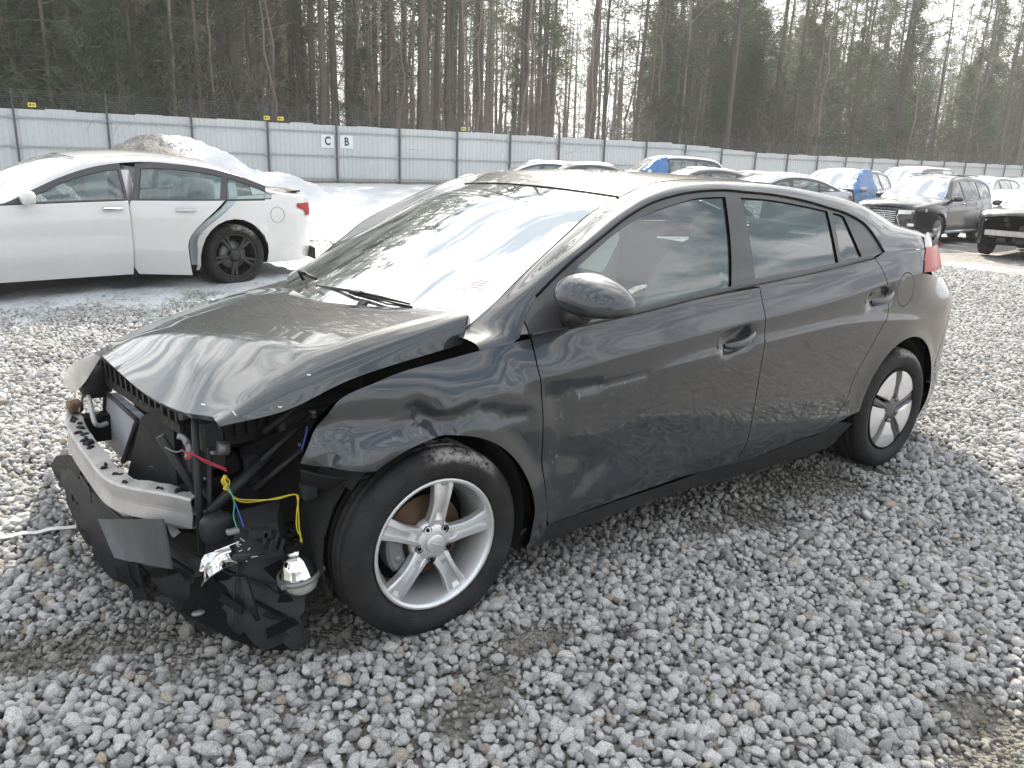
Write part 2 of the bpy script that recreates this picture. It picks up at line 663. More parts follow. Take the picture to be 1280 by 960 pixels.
def build_stone_mat():
    m, nt, b = new_mat('granite_stone')
    info = nt.n.new('ShaderNodeObjectInfo')
    at = nt.node('ShaderNodeAttribute', attribute_type='INSTANCER', attribute_name='wet_and_shade')
    co = nt.coord('Object')
    rn = info.outputs['Random']
    base = nt.ramp(rn, [(0.0, (0.33, 0.33, 0.325)), (0.18, (0.51, 0.51, 0.50)), (0.5, (0.63, 0.625, 0.615)), (0.8, (0.72, 0.71, 0.69)),
                        (0.94, (0.76, 0.74, 0.71)), (0.96, (0.52, 0.45, 0.36)), (0.985, (0.58, 0.52, 0.43)), (0.99, (0.42, 0.31, 0.24)), (1.0, (0.33, 0.34, 0.35))])
    shift = nt.node('ShaderNodeCombineXYZ')
    nt.set(shift.inputs[0], nt.math('MULTIPLY', rn, 57.0))
    cv = nt.vmath('ADD', co, shift.outputs[0])
    speck = nt.noise(cv, 9, 4, 0.75)
    vein = nt.noise(cv, 2.2, 3, 0.6, 0.8)
    c = nt.mix(nt.ramp(speck, [(0.38, 0.0), (0.62, 1.0)]), (0.55, 0.55, 0.56), (1.25, 1.24, 1.22))
    col = nt.mix(1.0, base, c, 'MULTIPLY')
    col = nt.mix(nt.math('MULTIPLY', nt.ramp(vein, [(0.5, 0.0), (0.72, 1.0)]), 0.35), col, (0.42, 0.40, 0.36))
    wet_and_shade = nt.mix(1.0, col, (0.52, 0.50, 0.45), 'MULTIPLY')
    col = nt.mix(at.outputs['Fac'], col, wet_and_shade)
    nt.set(b.inputs['Base Color'], col)
    nt.set(b.inputs['Roughness'], nt.math('SUBTRACT', 0.82, nt.math('MULTIPLY', at.outputs['Fac'], 0.35)))
    b.inputs['Specular IOR Level'].default_value = 0.35
    nt.set(b.inputs['Normal'], nt.bump(nt.noise(cv, 5, 5, 0.7), 0.55, 0.25))
    return m


def build_snow_mat():
    m, nt, b = new_mat('old_snow')
    geo = nt.n.new('ShaderNodeNewGeometry').outputs['Position']
    n = nt.noise(geo, 1.7, 6, 0.65)
    fine = nt.noise(geo, 22, 4, 0.7)
    c = nt.mix(n, (0.46, 0.475, 0.49), (0.66, 0.675, 0.69))
    c = nt.mix(nt.ramp(fine, [(0.54, 0.0), (0.64, 0.8)]), c, (0.26, 0.24, 0.21))
    nt.set(b.inputs['Base Color'], c)
    b.inputs['Roughness'].default_value = 0.7
    b.inputs['Subsurface Weight'].default_value = 0.0
    nt.set(b.inputs['Normal'], nt.bump(nt.noise(geo, 14, 5, 0.6), 0.5, 0.04))
    return m


M_SNOW = build_snow_mat()
M_GRIT = build_dirt_mat()
M_STONE = build_stone_mat()


def axis_pts(fine_lo, fine_hi, step, far):
    a = list(np.arange(fine_lo, fine_hi + 1e-6, step))
    s = step
    while a[-1] < far:
        s *= 1.22; a.append(a[-1] + s)
    s = step
    while a[0] > -far:
        s *= 1.22; a.insert(0, a[0] - s)
    return np.array(a)


gxs = axis_pts(-3, 9, 0.12, 600); gys = axis_pts(-4.5, 8, 0.12, 600)
GX, GY = np.meshgrid(gxs, gys, indexing='ij')
o = MB().grid(np.stack([GX, GY, gz(GX, GY) - 0.012], -1)).build('ground', M_GRIT)
tag(o, 'pale gravel lot with damp grit between the stones', kind='structure')
vx = np.array([v.co[:2] for v in o.data.vertices])
dm = np.zeros(len(vx))
for px, py, r in PATCHES:
    dm = np.maximum(dm, np.exp(-(((vx[:, 0] - px) ** 2 + (vx[:, 1] - py) ** 2) / (r * r)) ** 1.2))
at_ = o.data.attributes.new('damp', 'FLOAT', 'POINT'); at_.data.foreach_set('value', dm.astype(np.float32))

# loose stones: points carrying size, turn and wetness with painted gap shade; ten stone shapes picked at random
nr = np.random.default_rng(5)


def stone_mesh(k):
    r = np.random.default_rng(100 + k)
    import bmesh
    bm = bmesh.new()
    bmesh.ops.create_icosphere(bm, subdivisions=2 if k % 2 else 3, radius=1.0)
    P = np.array([v.co[:] for v in bm.verts])
    for _ in range(12):
        n = r.normal(size=3); n /= np.linalg.norm(n)
        d = r.uniform(.54, .84)
        h = P @ n - d
        P = P - np.maximum(h, 0)[:, None] * n * .97
    P += .04 * np.sin(P @ r.normal(size=(3, 3)) * 3)
    s = np.array([1.0, r.uniform(.68, .95), r.uniform(.52, .8)])
    P = P * s
    for v, p in zip(bm.verts, P):
        v.co = p
    for f in bm.faces:
        f.smooth = True
    me = bpy.data.meshes.new('stone')
    bm.to_mesh(me); bm.free()
    me.materials.append(M_STONE)
    ob = bpy.data.objects.new('stone_shape', me)
    return ob


def scatter():
    cx, cy = CAM_POS[:2]
    out = []

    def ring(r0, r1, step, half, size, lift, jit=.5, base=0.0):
        g = np.arange(-r1, r1, step)
        X, Y = np.meshgrid(g, g)
        X = X.ravel() + nr.uniform(-jit, jit, X.size) * step; Y = Y.ravel() + nr.uniform(-jit, jit, Y.size) * step
        d = np.hypot(X, Y); a = np.arctan2(X, Y) - YAW
        ok = (d >= r0) & (d < r1) & (np.abs(a) < half)
        X = X[ok] + cx; Y = Y[ok] + cy
        s = size * np.exp(nr.normal(0, .30, len(X)))
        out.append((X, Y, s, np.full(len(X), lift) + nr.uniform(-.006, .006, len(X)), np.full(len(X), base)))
    ring(0.55, 6.0, .0235, R(39), .0145, .000, base=.30)  # lower layer tinted darker to paint in the shade of the gaps
    ring(0.55, 6.0, .0315, R(39), .0192, .013)
    ring(6.0, 10, .033, R(37), .0185, .004)
    ring(10, 17, .052, R(35.5), .024, .004)
    X = np.concatenate([q[0] for q in out]); Y = np.concatenate([q[1] for q in out])
    S = np.concatenate([q[2] for q in out]); L = np.concatenate([q[3] for q in out])
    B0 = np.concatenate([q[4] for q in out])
    wet_and_shade = np.zeros(len(X))
    for px, py, r in PATCHES:
        wet_and_shade = np.maximum(wet_and_shade, np.exp(-(((X - px) ** 2 + (Y - py) ** 2) / (r * r)) ** 1.5))
    # stones under the car come out darker, smaller and sparser
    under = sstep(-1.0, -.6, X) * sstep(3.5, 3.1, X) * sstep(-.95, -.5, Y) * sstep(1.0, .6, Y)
    wet_and_shade = np.maximum(wet_and_shade, under * .75)
    wob = .5 + .5 * np.sin(X * 17 + 2 * np.sin(Y * 13)) * np.sin(Y * 19 + 1.7 * np.sin(X * 11))
    thin = wet_and_shade * (.2 + .6 * wob)
    ok = nr.uniform(0, 1, len(X)) > thin * .75
    # nothing inside the snow fields or the white car's tyres
    ok &= nr.uniform(0, 1, len(X)) > 0.25 * snow_amount(X, Y)
    X, Y, S, L, wet_and_shade = X[ok], Y[ok], S[ok] * (1 - .38 * wet_and_shade[ok]), L[ok], wet_and_shade[ok]
    Z = gz(X, Y) + L * (1 - .8 * wet_and_shade) - .003
    return X, Y, Z, S, np.maximum(wet_and_shade, B0[ok])


X, Y, Z, S, WET_AND_SHADE = scatter()
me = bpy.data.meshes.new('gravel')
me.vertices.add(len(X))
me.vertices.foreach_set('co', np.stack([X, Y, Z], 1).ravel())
for nm, typ, val in (('size', 'FLOAT', S), ('wet_and_shade', 'FLOAT', np.clip(WET_AND_SHADE * 1.1, 0, 1))):
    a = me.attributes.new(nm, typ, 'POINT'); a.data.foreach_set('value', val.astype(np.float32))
a = me.attributes.new('turn', 'FLOAT_VECTOR', 'POINT')
turn = np.stack([nr.normal(0, .45, len(X)), nr.normal(0, .45, len(X)), nr.uniform(0, 2 * PI, len(X))], 1)
a.data.foreach_set('vector', turn.astype(np.float32).ravel())
me.materials.append(M_STONE)
gravel = link('gravel_stones', me)
tag(gravel, 'loose grey granite gravel, thumb sized stones all over the lot', kind='stuff')
ng = bpy.data.node_groups.new('scatter_stones', 'GeometryNodeTree')
ng.interface.new_socket('Geometry', in_out='INPUT', socket_type='NodeSocketGeometry')
ng.interface.new_socket('Geometry', in_out='OUTPUT', socket_type='NodeSocketGeometry')
gi = ng.nodes.new('NodeGroupInput'); go = ng.nodes.new('NodeGroupOutput')
iop = ng.nodes.new('GeometryNodeInstanceOnPoints')
join = ng.nodes.new('GeometryNodeJoinGeometry')
for k in range(10):
    oi = ng.nodes.new('GeometryNodeObjectInfo')
    oi.inputs['Object'].default_value = stone_mesh(k)
    oi.inputs['As Instance'].default_value = True
    ng.links.new(oi.outputs['Geometry'], join.inputs[0])


def gattr(name, typ):
    nd = ng.nodes.new('GeometryNodeInputNamedAttribute'); nd.data_type = typ
    nd.inputs[0].default_value = name
    return nd.outputs[0]


ng.links.new(gi.outputs[0], iop.inputs['Points'])
ng.links.new(join.outputs[0], iop.inputs['Instance'])
iop.inputs['Pick Instance'].default_value = True
ng.links.new(gattr('turn', 'FLOAT_VECTOR'), iop.inputs['Rotation'])
ng.links.new(gattr('size', 'FLOAT'), iop.inputs['Scale'])
ng.links.new(iop.outputs[0], go.inputs[0])
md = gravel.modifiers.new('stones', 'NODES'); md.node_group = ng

from mathutils import noise as mnoise


def nz(x, y, s, oct=4, seed=0.0):
    return mnoise.fractal(Vector((x * s + seed, y * s - seed, seed * .37)), 0.9, 2.1, oct)


def snow_sheet(name, x0, x1, y0, y1, step, seed, label):
    xs = np.arange(x0, x1, step); ys = np.arange(y0, y1, step)
    GX, GY = np.meshgrid(xs, ys, indexing='ij')
    am = snow_amount(GX, GY)
    g0 = gz(GX, GY)
    H = np.zeros_like(GX)
    for i in range(GX.shape[0]):
        for j in range(GX.shape[1]):
            x, y = GX[i, j], GY[i, j]
            H[i, j] = nz(x, y, .55, 5, seed) * .9 + nz(x, y, 3.1, 3, seed + 4) * .55
    top = (H + (am - .5) * 1.5) * .05
    Z = g0 + np.minimum(top, .05 + H * .018) + .012
    keep = (top > -.03)
    idx = -np.ones(GX.shape, int)
    V = []; F = []
    for i in range(GX.shape[0] - 1):
        for j in range(GX.shape[1] - 1):
            if keep[i, j] or keep[i + 1, j] or keep[i, j + 1] or keep[i + 1, j + 1]:
                f = []
                for a_, b_ in ((i, j), (i + 1, j), (i + 1, j + 1), (i, j + 1)):
                    if idx[a_, b_] < 0:
                        idx[a_, b_] = len(V); V.append((GX[a_, b_], GY[a_, b_], Z[a_, b_]))
                    f.append(idx[a_, b_])
                F.append(f)
    o = mesh(name, V, F, M_SNOW, None, True)
    return tag(o, label, kind='stuff')


snow_sheet('snow_patch', -6, 13, 4.2, 12, .075, 3.1, 'thin trodden snow lying on the gravel round the white sedan')
snow_sheet('snow_field', -16, 60, 12, 50, .28, 8.3, 'snow covered ground between the cars and the metal fence')
snow_sheet('snow_slush', 13, 28, 2, 12, .12, 5.7, 'slushy snow remains beside the black suv')

# gravel heap with snow on it, behind the white car
HP = far_point(208, 25.0)


def heap_h(x, y):
    def dome(cx, cy, rx, ry, hh):
        d = ((x - cx) / rx) ** 2 + ((y - cy) / ry) ** 2
        return hh * max(0, 1 - d) ** 1.4
    h = dome(HP[0], HP[1], 3.4, 4.0, 1.72)
    h2 = dome(HP[0] + 2.2, HP[1] - .4, 3.2, 3.2, .85)
    h3 = dome(HP[0] + 4.2, HP[1] - .8, 2.8, 2.6, .40)
    h = max(h, h2, h3)
    return h * (1 + .12 * nz(x, y, 1.1, 4, 2)) + (.10 * nz(x, y, 2.3, 4, 3) + .035 * nz(x, y, 7, 2, 5)) * min(1, h * 3) - .03


st = .11
xs = np.arange(HP[0] - 5, HP[0] + 9, st); ys = np.arange(HP[1] - 5, HP[1] + 5, st)
G = np.array([[(x, y, heap_h(x, y)) for y in ys] for x in xs])
m, nt, b = new_mat('snowy_gravel_heap')
geo = nt.n.new('ShaderNodeNewGeometry')
n1 = nt.noise(geo.outputs['Position'], .8, 5, .65)
n2 = nt.noise(geo.outputs['Position'], 7, 4, .7)
sepn = nt.node('ShaderNodeSeparateXYZ', Vector=geo.outputs['Position'])
side = nt.math('MULTIPLY', nt.math('SUBTRACT', sepn.outputs['X'], float(HP[0]) + .2), .32)
n3 = nt.noise(geo.outputs['Position'], 19, 3, .7)
f = nt.ramp(nt.math('ADD', nt.math('ADD', n1, nt.math('MULTIPLY', n2, .8)), nt.math('ADD', nt.math('ADD', side, -.62), nt.math('MULTIPLY', n3, .5))), [(.44, 0.0), (.56, 1.0)])
gr = nt.mix(nt.node('ShaderNodeTexVoronoi', Vector=geo.outputs['Position'], Scale=14.0).outputs['Color'], (.08, .078, .075), (.30, .285, .265))
nt.set(b.inputs['Base Color'], nt.mix(f, gr, (.54, .55, .57)))
b.inputs['Roughness'].default_value = .85
nt.set(b.inputs['Normal'], nt.bump(n2, .8, .08))
o = MB().grid(G).build('gravel_heap', m)
tag(o, 'tall heap of gravel with snow on its right slope behind the white sedan', 'heap')

# ------------------------------------------------------------------ fence of corrugated sheet on steel posts
M_SHEET = None
m, nt, b = new_mat('pale_sheet_metal')
co = nt.n.new('ShaderNodeNewGeometry').outputs['Position']
n = nt.noise(nt.mapping(co, (1, 1, .25)), 1.3, 5, .6)
info = nt.n.new('ShaderNodeObjectInfo').outputs['Random']
c = nt.mix(n, (.47, .49, .49), (.60, .615, .61))
c = nt.mix(nt.math('MULTIPLY', info, .3), c, (.45, .465, .46))
streak = nt.noise(nt.mapping(co, (6, 6, .5)), 2.0, 3)
c = nt.mix(nt.ramp(streak, [(.62, 0.0), (.8, .35)]), c, (.30, .27, .23))
nt.set(b.inputs['Base Color'], c)
b.inputs['Roughness'].default_value = .45
b.inputs['Metallic'].default_value = .15
M_SHEET = m
M_GALV = mat('galvanised_steel', (.32, .34, .35), .55, .4, .2)
M_DARKSTEEL = mat('dark_post_steel', (.10, .105, .11), .6, .3, .25)
M_YELLOW = mat('yellow_warning_plate', (.75, .62, .08), .5)
M_BLACK = mat('black_print', (.015, .015, .015), .6)
M_WHITEPLATE = mat('white_plate', (.72, .73, .74), .5)

BAY = 3.09


def post_xy(k):
    dep = (30.2 + 29.8 / 18 * k) * 1.04
    lat = -18.2 + 46.9 / 18 * k
    F2 = np.array([math.sin(YAW), math.cos(YAW)]); R2 = np.array([math.cos(YAW), -math.sin(YAW)])
    return CAM_POS[:2] + F2 * dep + R2 * lat


pA, pB = post_xy(-.24), post_xy(17.76)
fdir = (pB - pA) / np.linalg.norm(pB - pA)
BAY = np.linalg.norm(pB - pA) / 18
fang = math.atan2(fdir[1], fdir[0])
K0, K1 = -4, 30
fence = thing('metal_fence', (*pA, 0), fang, 'long pale corrugated metal fence with steel posts along the wood', 'fence')
FW = 2.52
# local x runs along the fence, local -y faces the lot
NSH = 3
SW = BAY / NSH


def sheet_mesh():
    prof = []
    ribs = 5
    for i in range(ribs):
        a = i * SW / ribs; w = SW / ribs
        prof += [(a, 0), (a + w * .62, 0), (a + w * .70, -.022), (a + w * .92, -.022)]
    prof.append((SW - .003, 0))
    G = np.array([[(x, y, z) for z in (0, FW)] for x, y in prof])
    return MB().grid(G, False)


proto = None
for k in range(K0, K1):
    for j in range(NSH):
        x = k * BAY + j * SW
        zt = gz(*(pA + fdir * x)) + .04 + rnd.uniform(-.012, .022) + (.03 if j == 1 else 0)
        if proto is None:
            proto = sheet_mesh().build('panel', M_SHEET, fence); sh = proto
        else:
            sh = proto.copy(); COL.objects.link(sh)
        sh.location = (x, 0.004 * (j % 2), zt); sh.parent = fence
rail0 = post0 = wire0 = None
for k in range(K0, K1 + 1):
    x = k * BAY; z0 = float(gz(*(pA + fdir * x)))
    if post0 is None:
        mb = MB().box((0, -.10, 1.3), (.075, .07, 2.6)).box((0, -.10, 2.95), (.035, .035, .75))
        for q in range(26):
            mb.box((0, -.139, .08 + q * .1), (.05, .012, .045))
        for q in range(8):
            mb.box((0, -.125, 2.66 + q * .082), (.05, .02, .02))
        post0 = mb.build('post', M_DARKSTEEL, fence); po = post0
        # clamps where the rails meet the post
    else:
        po = post0.copy(); COL.objects.link(po)
    po.parent = fence; po.location = (x, 0, z0 - .02)
    if k < K1:
        for zz, hh in ((.22, .06), (1.22, .075), (2.26, .075)):
            if rail0 is None:
                mb = MB().box((BAY / 2, -.05, 0), (BAY - .08, .04, .055))
                mb.box((.12, -.085, 0), (.20, .03, .09)).box((BAY - .12, -.085, 0), (.20, .03, .09))
                rail0 = mb.build('rail', M_GALV, fence); ra = rail0
            else:
                ra = rail0.copy(); COL.objects.link(ra)
            ra.parent = fence; ra.location = (x, 0, z0 + zz)
        if wire0 is None:
            mb = MB()
            for q in range(8):
                mb.box((BAY / 2, -.14, 2.66 + q * .082), (BAY, .0035, .0035))
            wire0 = mb.build('wire_strands', M_GALV, fence); wi = wire0
        else:
            wi = wire0.copy(); COL.objects.link(wi)
        wi.parent = fence; wi.location = (x, 0, z0)
    # base board of the fence
bb = MB()
for k in range(K0, K1):
    bb.box(((k + .5) * BAY, -.03, float(gz(*(pA + fdir * (k + .5) * BAY))) + .06), (BAY - .06, .03, .13))
bb.build('base_rail', mat('weathered_base', (.20, .17, .13), .8), fence)


def text_mesh(s, size, name, m, parent, loc, rot, extrude=.002):
    cu = bpy.data.curves.new(name, 'FONT')
    cu.body = s; cu.size = size; cu.extrude = extrude; cu.align_x = 'CENTER'; cu.align_y = 'CENTER'
    cu.offset = size * .03
    ob = bpy.data.objects.new(name, cu)
    COL.objects.link(ob)
    dg = bpy.context.evaluated_depsgraph_get()
    me = bpy.data.meshes.new_from_object(ob.evaluated_get(dg))
    bpy.data.objects.remove(ob)
    me.materials.clear(); me.materials.append(m)
    o = link(name, me, parent)
    o.location = loc; o.rotation_euler = rot
    return o


def fence_local(u, z=0.0):
    """where picture column u meets the fence, in metres along it"""
    p = far_point(u, 1.0)[:2]; d = p - CAM_POS[:2]
    A = np.array([[d[0], -fdir[0]], [d[1], -fdir[1]]])
    t, s = np.linalg.solve(A, pA - CAM_POS[:2])
    return s


for s, ch in ((fence_local(409.5), 'C'), (fence_local(433), 'B')):
    w = pA + fdir * s; nrm = np.array([fdir[1], -fdir[0]])
    t = thing('letter_sign', (*(w + nrm * .035), 1.86), fang, 'white square plate on the fence with the black letter ' + ch, 'sign')
    MB().box((0, 0, 0), (.62, .012, .58), bev=.003).build('plate', M_WHITEPLATE, t)
    lt = text_mesh(ch, .50, 'letter', M_BLACK, t, (0, -.009, 0), (R(90), 0, 0))
    lt.scale = (.8, 1, 1)
for u, side, wh in ((45, .25, 'by the leftmost post of the fence'), (334, -.2, 'left of the post behind the gravel heap'), (351, .2, 'right of the post behind the gravel heap'),
                    (577, .2, 'above the middle of the fence')):
    s = fence_local(u)
    w = pA + fdir * s; nrm = np.array([fdir[1], -fdir[0]])
    t = thing('warning_sign', (*(w + nrm * .15), 2.72), fang, 'small yellow warning plate ' + wh, 'sign', 'yellow plates on the fence wires')
    MB().box((0, 0, 0), (.26, .006, .16)).build('plate', M_YELLOW, t)
    MB().box((-.06, -.006, .0), (.05, .004, .09)).box((.01, -.006, .01), (.03, .004, .06)).box((.06, -.006, -.01), (.03, .004, .06)).build('print', M_BLACK, t)

# ------------------------------------------------------------------ wood behind the fence
m, nt, b = new_mat('pine_bark')
co = nt.coord()
n = nt.noise(nt.mapping(co, (1, 1, .22)), 9, 5, .7)
nt.set(b.inputs['Base Color'], nt.mix(n, (.045, .037, .031), (.155, .130, .108)))
b.inputs['Roughness'].default_value = .9
nt.set(b.inputs['Normal'], nt.bump(n, 1.0, .05))
M_BARK = m
M_BARK2 = mat('grey_bark', (.20, .165, .14), .9, 0, .35, 4, .4, 12)
m, nt, b = new_mat('pine_needles')
oi = nt.n.new('ShaderNodeObjectInfo').outputs['Random']
gp = nt.n.new('ShaderNodeNewGeometry').outputs['Position']
nn = nt.noise(gp, .7, 3)
c = nt.mix(nn, (.028, .050, .024), (.085, .115, .048))
c = nt.mix(nt.math('MULTIPLY', oi, .5), c, (.040, .062, .040))
nt.set(b.inputs['Base Color'], c)
b.inputs['Roughness'].default_value = .65
b.inputs['Transmission Weight'].default_value = 0
# needles let a little sun through
tr = nt.n.new('ShaderNodeBsdfTranslucent'); nt.set(tr.inputs[0], nt.mix(0.5, c, (.12, .15, .04)))
ms = nt.n.new('ShaderNodeMixShader'); ms.inputs[0].default_value = .3
outn = [q for q in nt.n if q.type == 'OUTPUT_MATERIAL'][0]
nt.l.new(b.outputs[0], ms.inputs[1]); nt.l.new(tr.outputs[0], ms.inputs[2]); nt.l.new(ms.outputs[0], outn.inputs[0])
M_NEEDLE = m


def tufts(mb, centers, r, size, n, rn, droop=.2):
    """sprays of needles: thin blades fanning out of points on twigs"""
    for c in centers:
        for _ in range(n):
            d = rn.normal(size=3); d[2] = d[2] * .7 - droop; d /= np.linalg.norm(d)
            s = np.cross(d, rn.normal(size=3)); s /= np.linalg.norm(s) + 1e-9
            L = size * rn.uniform(.6, 1.3); w = size * rn.uniform(.10, .2)
            b0 = c + rn.normal(size=3) * r
            mb.add([b0 - s * w * .5, b0 + s * w * .5, b0 + d * L + s * w * .2, b0 + d * L - s * w * .2], [(0, 1, 2, 3)])


def limb(mb, p, d, L, r, rn, depth, kids, tips, sag=0.0, n=5):
    pts = [p]; q = p.copy(); dd = d.copy(); st = 5 if depth else 4
    for i in range(st):
        dd = dd + rn.normal(size=3) * .12 + np.array([0, 0, -sag + .02]); dd /= np.linalg.norm(dd)
        q = q + dd * L / st; pts.append(q.copy())
    rr = [r * (1 - .8 * i / st) for i in range(st + 1)]
    mb.tube(pts, rr, 6 if r > .05 else (4 if r > .02 else 3), True, False)
    tips.extend(pts[2:])
    if depth > 0:
        for k in range(kids):
            t = rn.uniform(.25, .98); i = min(st - 1, int(t * st)); pp = pts[i] + (pts[i + 1] - pts[i]) * (t * st - i)
            nd = dd + rn.normal(size=3) * .65; nd /= np.linalg.norm(nd)
            limb(mb, pp, nd, L * rn.uniform(.35, .6), r * .45, rn, depth - 1, kids, tips, sag, n)


def trunk_pts(H, rn, wob=.35, n=14):
    x = np.cumsum(rn.normal(0, wob / n, (n, 2)), 0)
    lean = rn.normal(0, .012, 2)
    return [np.array([x[i, 0] + lean[0] * H * i / n, x[i, 1] + lean[1] * H * i / n, H * i / (n - 1)]) for i in range(n)]


def tall_pine(seed):
    rn = np.random.default_rng(seed)
    H = rn.uniform(20, 26); r = rn.uniform(.15, .26)
    tp = trunk_pts(H, rn, .5)
    tr = MB().tube(tp, [r * (1.15 if i == 0 else 1 - .75 * i / 13) for i in range(14)], 9, True)
    cb = MB(); tips = []
    P = np.array(tp)
    def at(z): return np.array([np.interp(z, P[:, 2], P[:, 0]), np.interp(z, P[:, 2], P[:, 1]), z])
    z = rn.uniform(2.5, 4)
    while z < H * .42:      # dead stubs
        a = rn.uniform(0, 2 * PI); L = rn.uniform(.3, 1.6)
        limb(tr, at(z), np.array([math.cos(a), math.sin(a), rn.uniform(-.2, .3)]), L, .016, rn, 1 if L > .9 else 0, 2, [])
        z += rn.uniform(.25, .9)
    z = H * rn.uniform(.36, .48)
    while z < H:
        a = rn.uniform(0, 2 * PI); L = (1 - (z / H - .4) / .68) * rn.uniform(2.2, 3.6)
        tt = []
        limb(tr, at(z), np.array([math.cos(a), math.sin(a), rn.uniform(-.1, .35)]), L, .04, rn, 1, 3, tt, .03)
        tips += tt[-9:]
        z += rn.uniform(.35, .7)
    tufts(cb, tips, .16, .42, 6, rn, .0)
    return tr, cb


def young_pine(seed):
    rn = np.random.default_rng(seed)
    H = rn.uniform(8.5, 14); r = rn.uniform(.09, .14)
    tp = trunk_pts(H, rn, .3)
    tr = MB().tube(tp, [r * (1 - .85 * i / 13) for i in range(14)], 7, True)
    P = np.array(tp); tips = []
    def at(z): return np.array([np.interp(z, P[:, 2], P[:, 0]), np.interp(z, P[:, 2], P[:, 1]), z])
    z = rn.uniform(1.2, 2.4)
    while z < H:
        for _ in range(rn.integers(2, 4)):
            a = rn.uniform(0, 2 * PI); L = max(.3, (1 - z / H) ** .7 * rn.uniform(1.6, 3.0))
            tt = []
            limb(tr, at(z), np.array([math.cos(a), math.sin(a), rn.uniform(-.05, .4)]), L, .025, rn, 1, 3, tt, .05)
            tips += tt[-8:]
        z += rn.uniform(.35, .65)
    cb = MB()
    tufts(cb, tips, .14, .34, 7, rn, .15)
    return tr, cb


def bare_tree(seed):
    rn = np.random.default_rng(seed)
    H = rn.uniform(10, 17); r = rn.uniform(.055, .12)
    tp = trunk_pts(H, rn, 1.3)
    tr = MB().tube(tp, [r * (1 - .85 * i / 13) for i in range(14)], 7, True)
    P = np.array(tp); cb = MB()
    def at(z): return np.array([np.interp(z, P[:, 2], P[:, 0]), np.interp(z, P[:, 2], P[:, 1]), z])
    z = rn.uniform(1.8, 3.5)
    while z < H * .97:
        a = rn.uniform(0, 2 * PI); L = rn.uniform(.9, 3.2) * (1.1 - .6 * z / H)
        limb(cb, at(z), np.array([math.cos(a) * .8, math.sin(a) * .8, rn.uniform(.3, 1.1)]), L, .026, rn, 2, 3, [], -.03)
        z += rn.uniform(.45, 1.1)
    return tr, cb


def brush(seed):
    rn = np.random.default_rng(seed)
    cb = MB()
    for _ in range(9):
        a = rn.uniform(0, 2 * PI)
        limb(cb, np.array([rn.normal(0, .25), rn.normal(0, .25), 0]), np.array([math.cos(a) * .35, math.sin(a) * .35, 1.0]), rn.uniform(2.2, 4.6), .020, rn, 2, 3, [], -.01)
    return cb


KINDS = {}
for kind, fn, n, nm, lab in (('tall', tall_pine, 6, 'tall_pine', 'tall'), ('young', young_pine, 6, 'young_pine', ''), ('bare', bare_tree, 6, 'bare_tree', '')):
    KINDS[kind] = []
    for i in range(n):
        tr, cb = fn(300 + i * 7 + len(kind))
        def mk(mb, name, m):
            me = bpy.data.meshes.new(name)
            me.from_pydata(mb.V, [], mb.F); me.polygons.foreach_set('use_smooth', mb.S); me.materials.append(m)
            return me
        KINDS[kind].append((mk(tr, 'trunk', M_BARK if kind != 'bare' else M_BARK2), mk(cb, 'crown', M_NEEDLE if kind != 'bare' else M_BARK2)))
BRUSH = []
for i in range(4):
    mb = brush(50 + i)
    me = bpy.data.meshes.new('twigs'); me.from_pydata(mb.V, [], mb.F); me.polygons.foreach_set('use_smooth', mb.S); me.materials.append(M_BARK2)
    BRUSH.append(me)

TLAB = {'tall': ('tall_pine', 'tall pine with a long bare trunk in the wood behind the fence', 'tree', 'tall pines behind the fence'),
        'young': ('young_pine', 'dense dark green young pine low behind the fence', 'tree', 'young pines behind the fence'),
        'bare': ('bare_tree', 'leafless thin trunked tree with twiggy branches behind the fence', 'tree', 'bare trees behind the fence')}


def plant(kind, s, back, scale=None, label=None):
    p = pA + fdir * s + np.array([-fdir[1], fdir[0]]) * back
    nm, lab, ct, grp = TLAB[kind]
    t = thing(nm, (p[0], p[1], -.15), rnd.uniform(0, 2 * PI), label or lab, ct, grp)
    sc = scale or rnd.uniform(.85, 1.15)
    t.scale = (sc, sc, sc * rnd.uniform(.92, 1.1))
    a, b_ = KINDS[kind][rnd.randrange(6)]
    link('trunk', a, t); link('crown', b_, t)


def s_of_u(u, back):
    """distance along the fence of a tree seen in column u that stands back metres behind it"""
    p = far_point(u, 1.0)[:2]; d = p - CAM_POS[:2]
    off = np.array([-fdir[1], fdir[0]]) * back
    A = np.array([[d[0], -fdir[0]], [d[1], -fdir[1]]])
    t, s = np.linalg.solve(A, pA + off - CAM_POS[:2])
    return s


def trunk_label(u):
    marks = [(38, 'the leftmost fence post'), (182, 'the gravel heap'), (343, 'the post with two yellow plates'), (409, 'the letter C plate'), (434, 'the letter B plate'), (577, 'the yellow plate in the middle of the fence'),
             (815, 'the suv with light blue sheeting'), (1065, 'the wrapped suv'), (1170, 'the black suv'), (1260, 'the stripped wreck')]
    m_ = min(marks, key=lambda q: abs(q[0] - u))
    d = u - m_[0]
    where = ('just ' if abs(d) < 25 else 'well ' if abs(d) > 90 else '') + ('right of ' if d > 0 else 'left of ')
    k = TRUNK_SEEN.get((m_[0], where), 0); TRUNK_SEEN[(m_[0], where)] = k + 1
    size = ['tall pine trunk rising ', 'second tall pine trunk rising ', 'third tall pine trunk rising ', 'fourth tall pine trunk rising '][min(k, 3)]
    return size + where + m_[1]


TRUNK_SEEN = {}
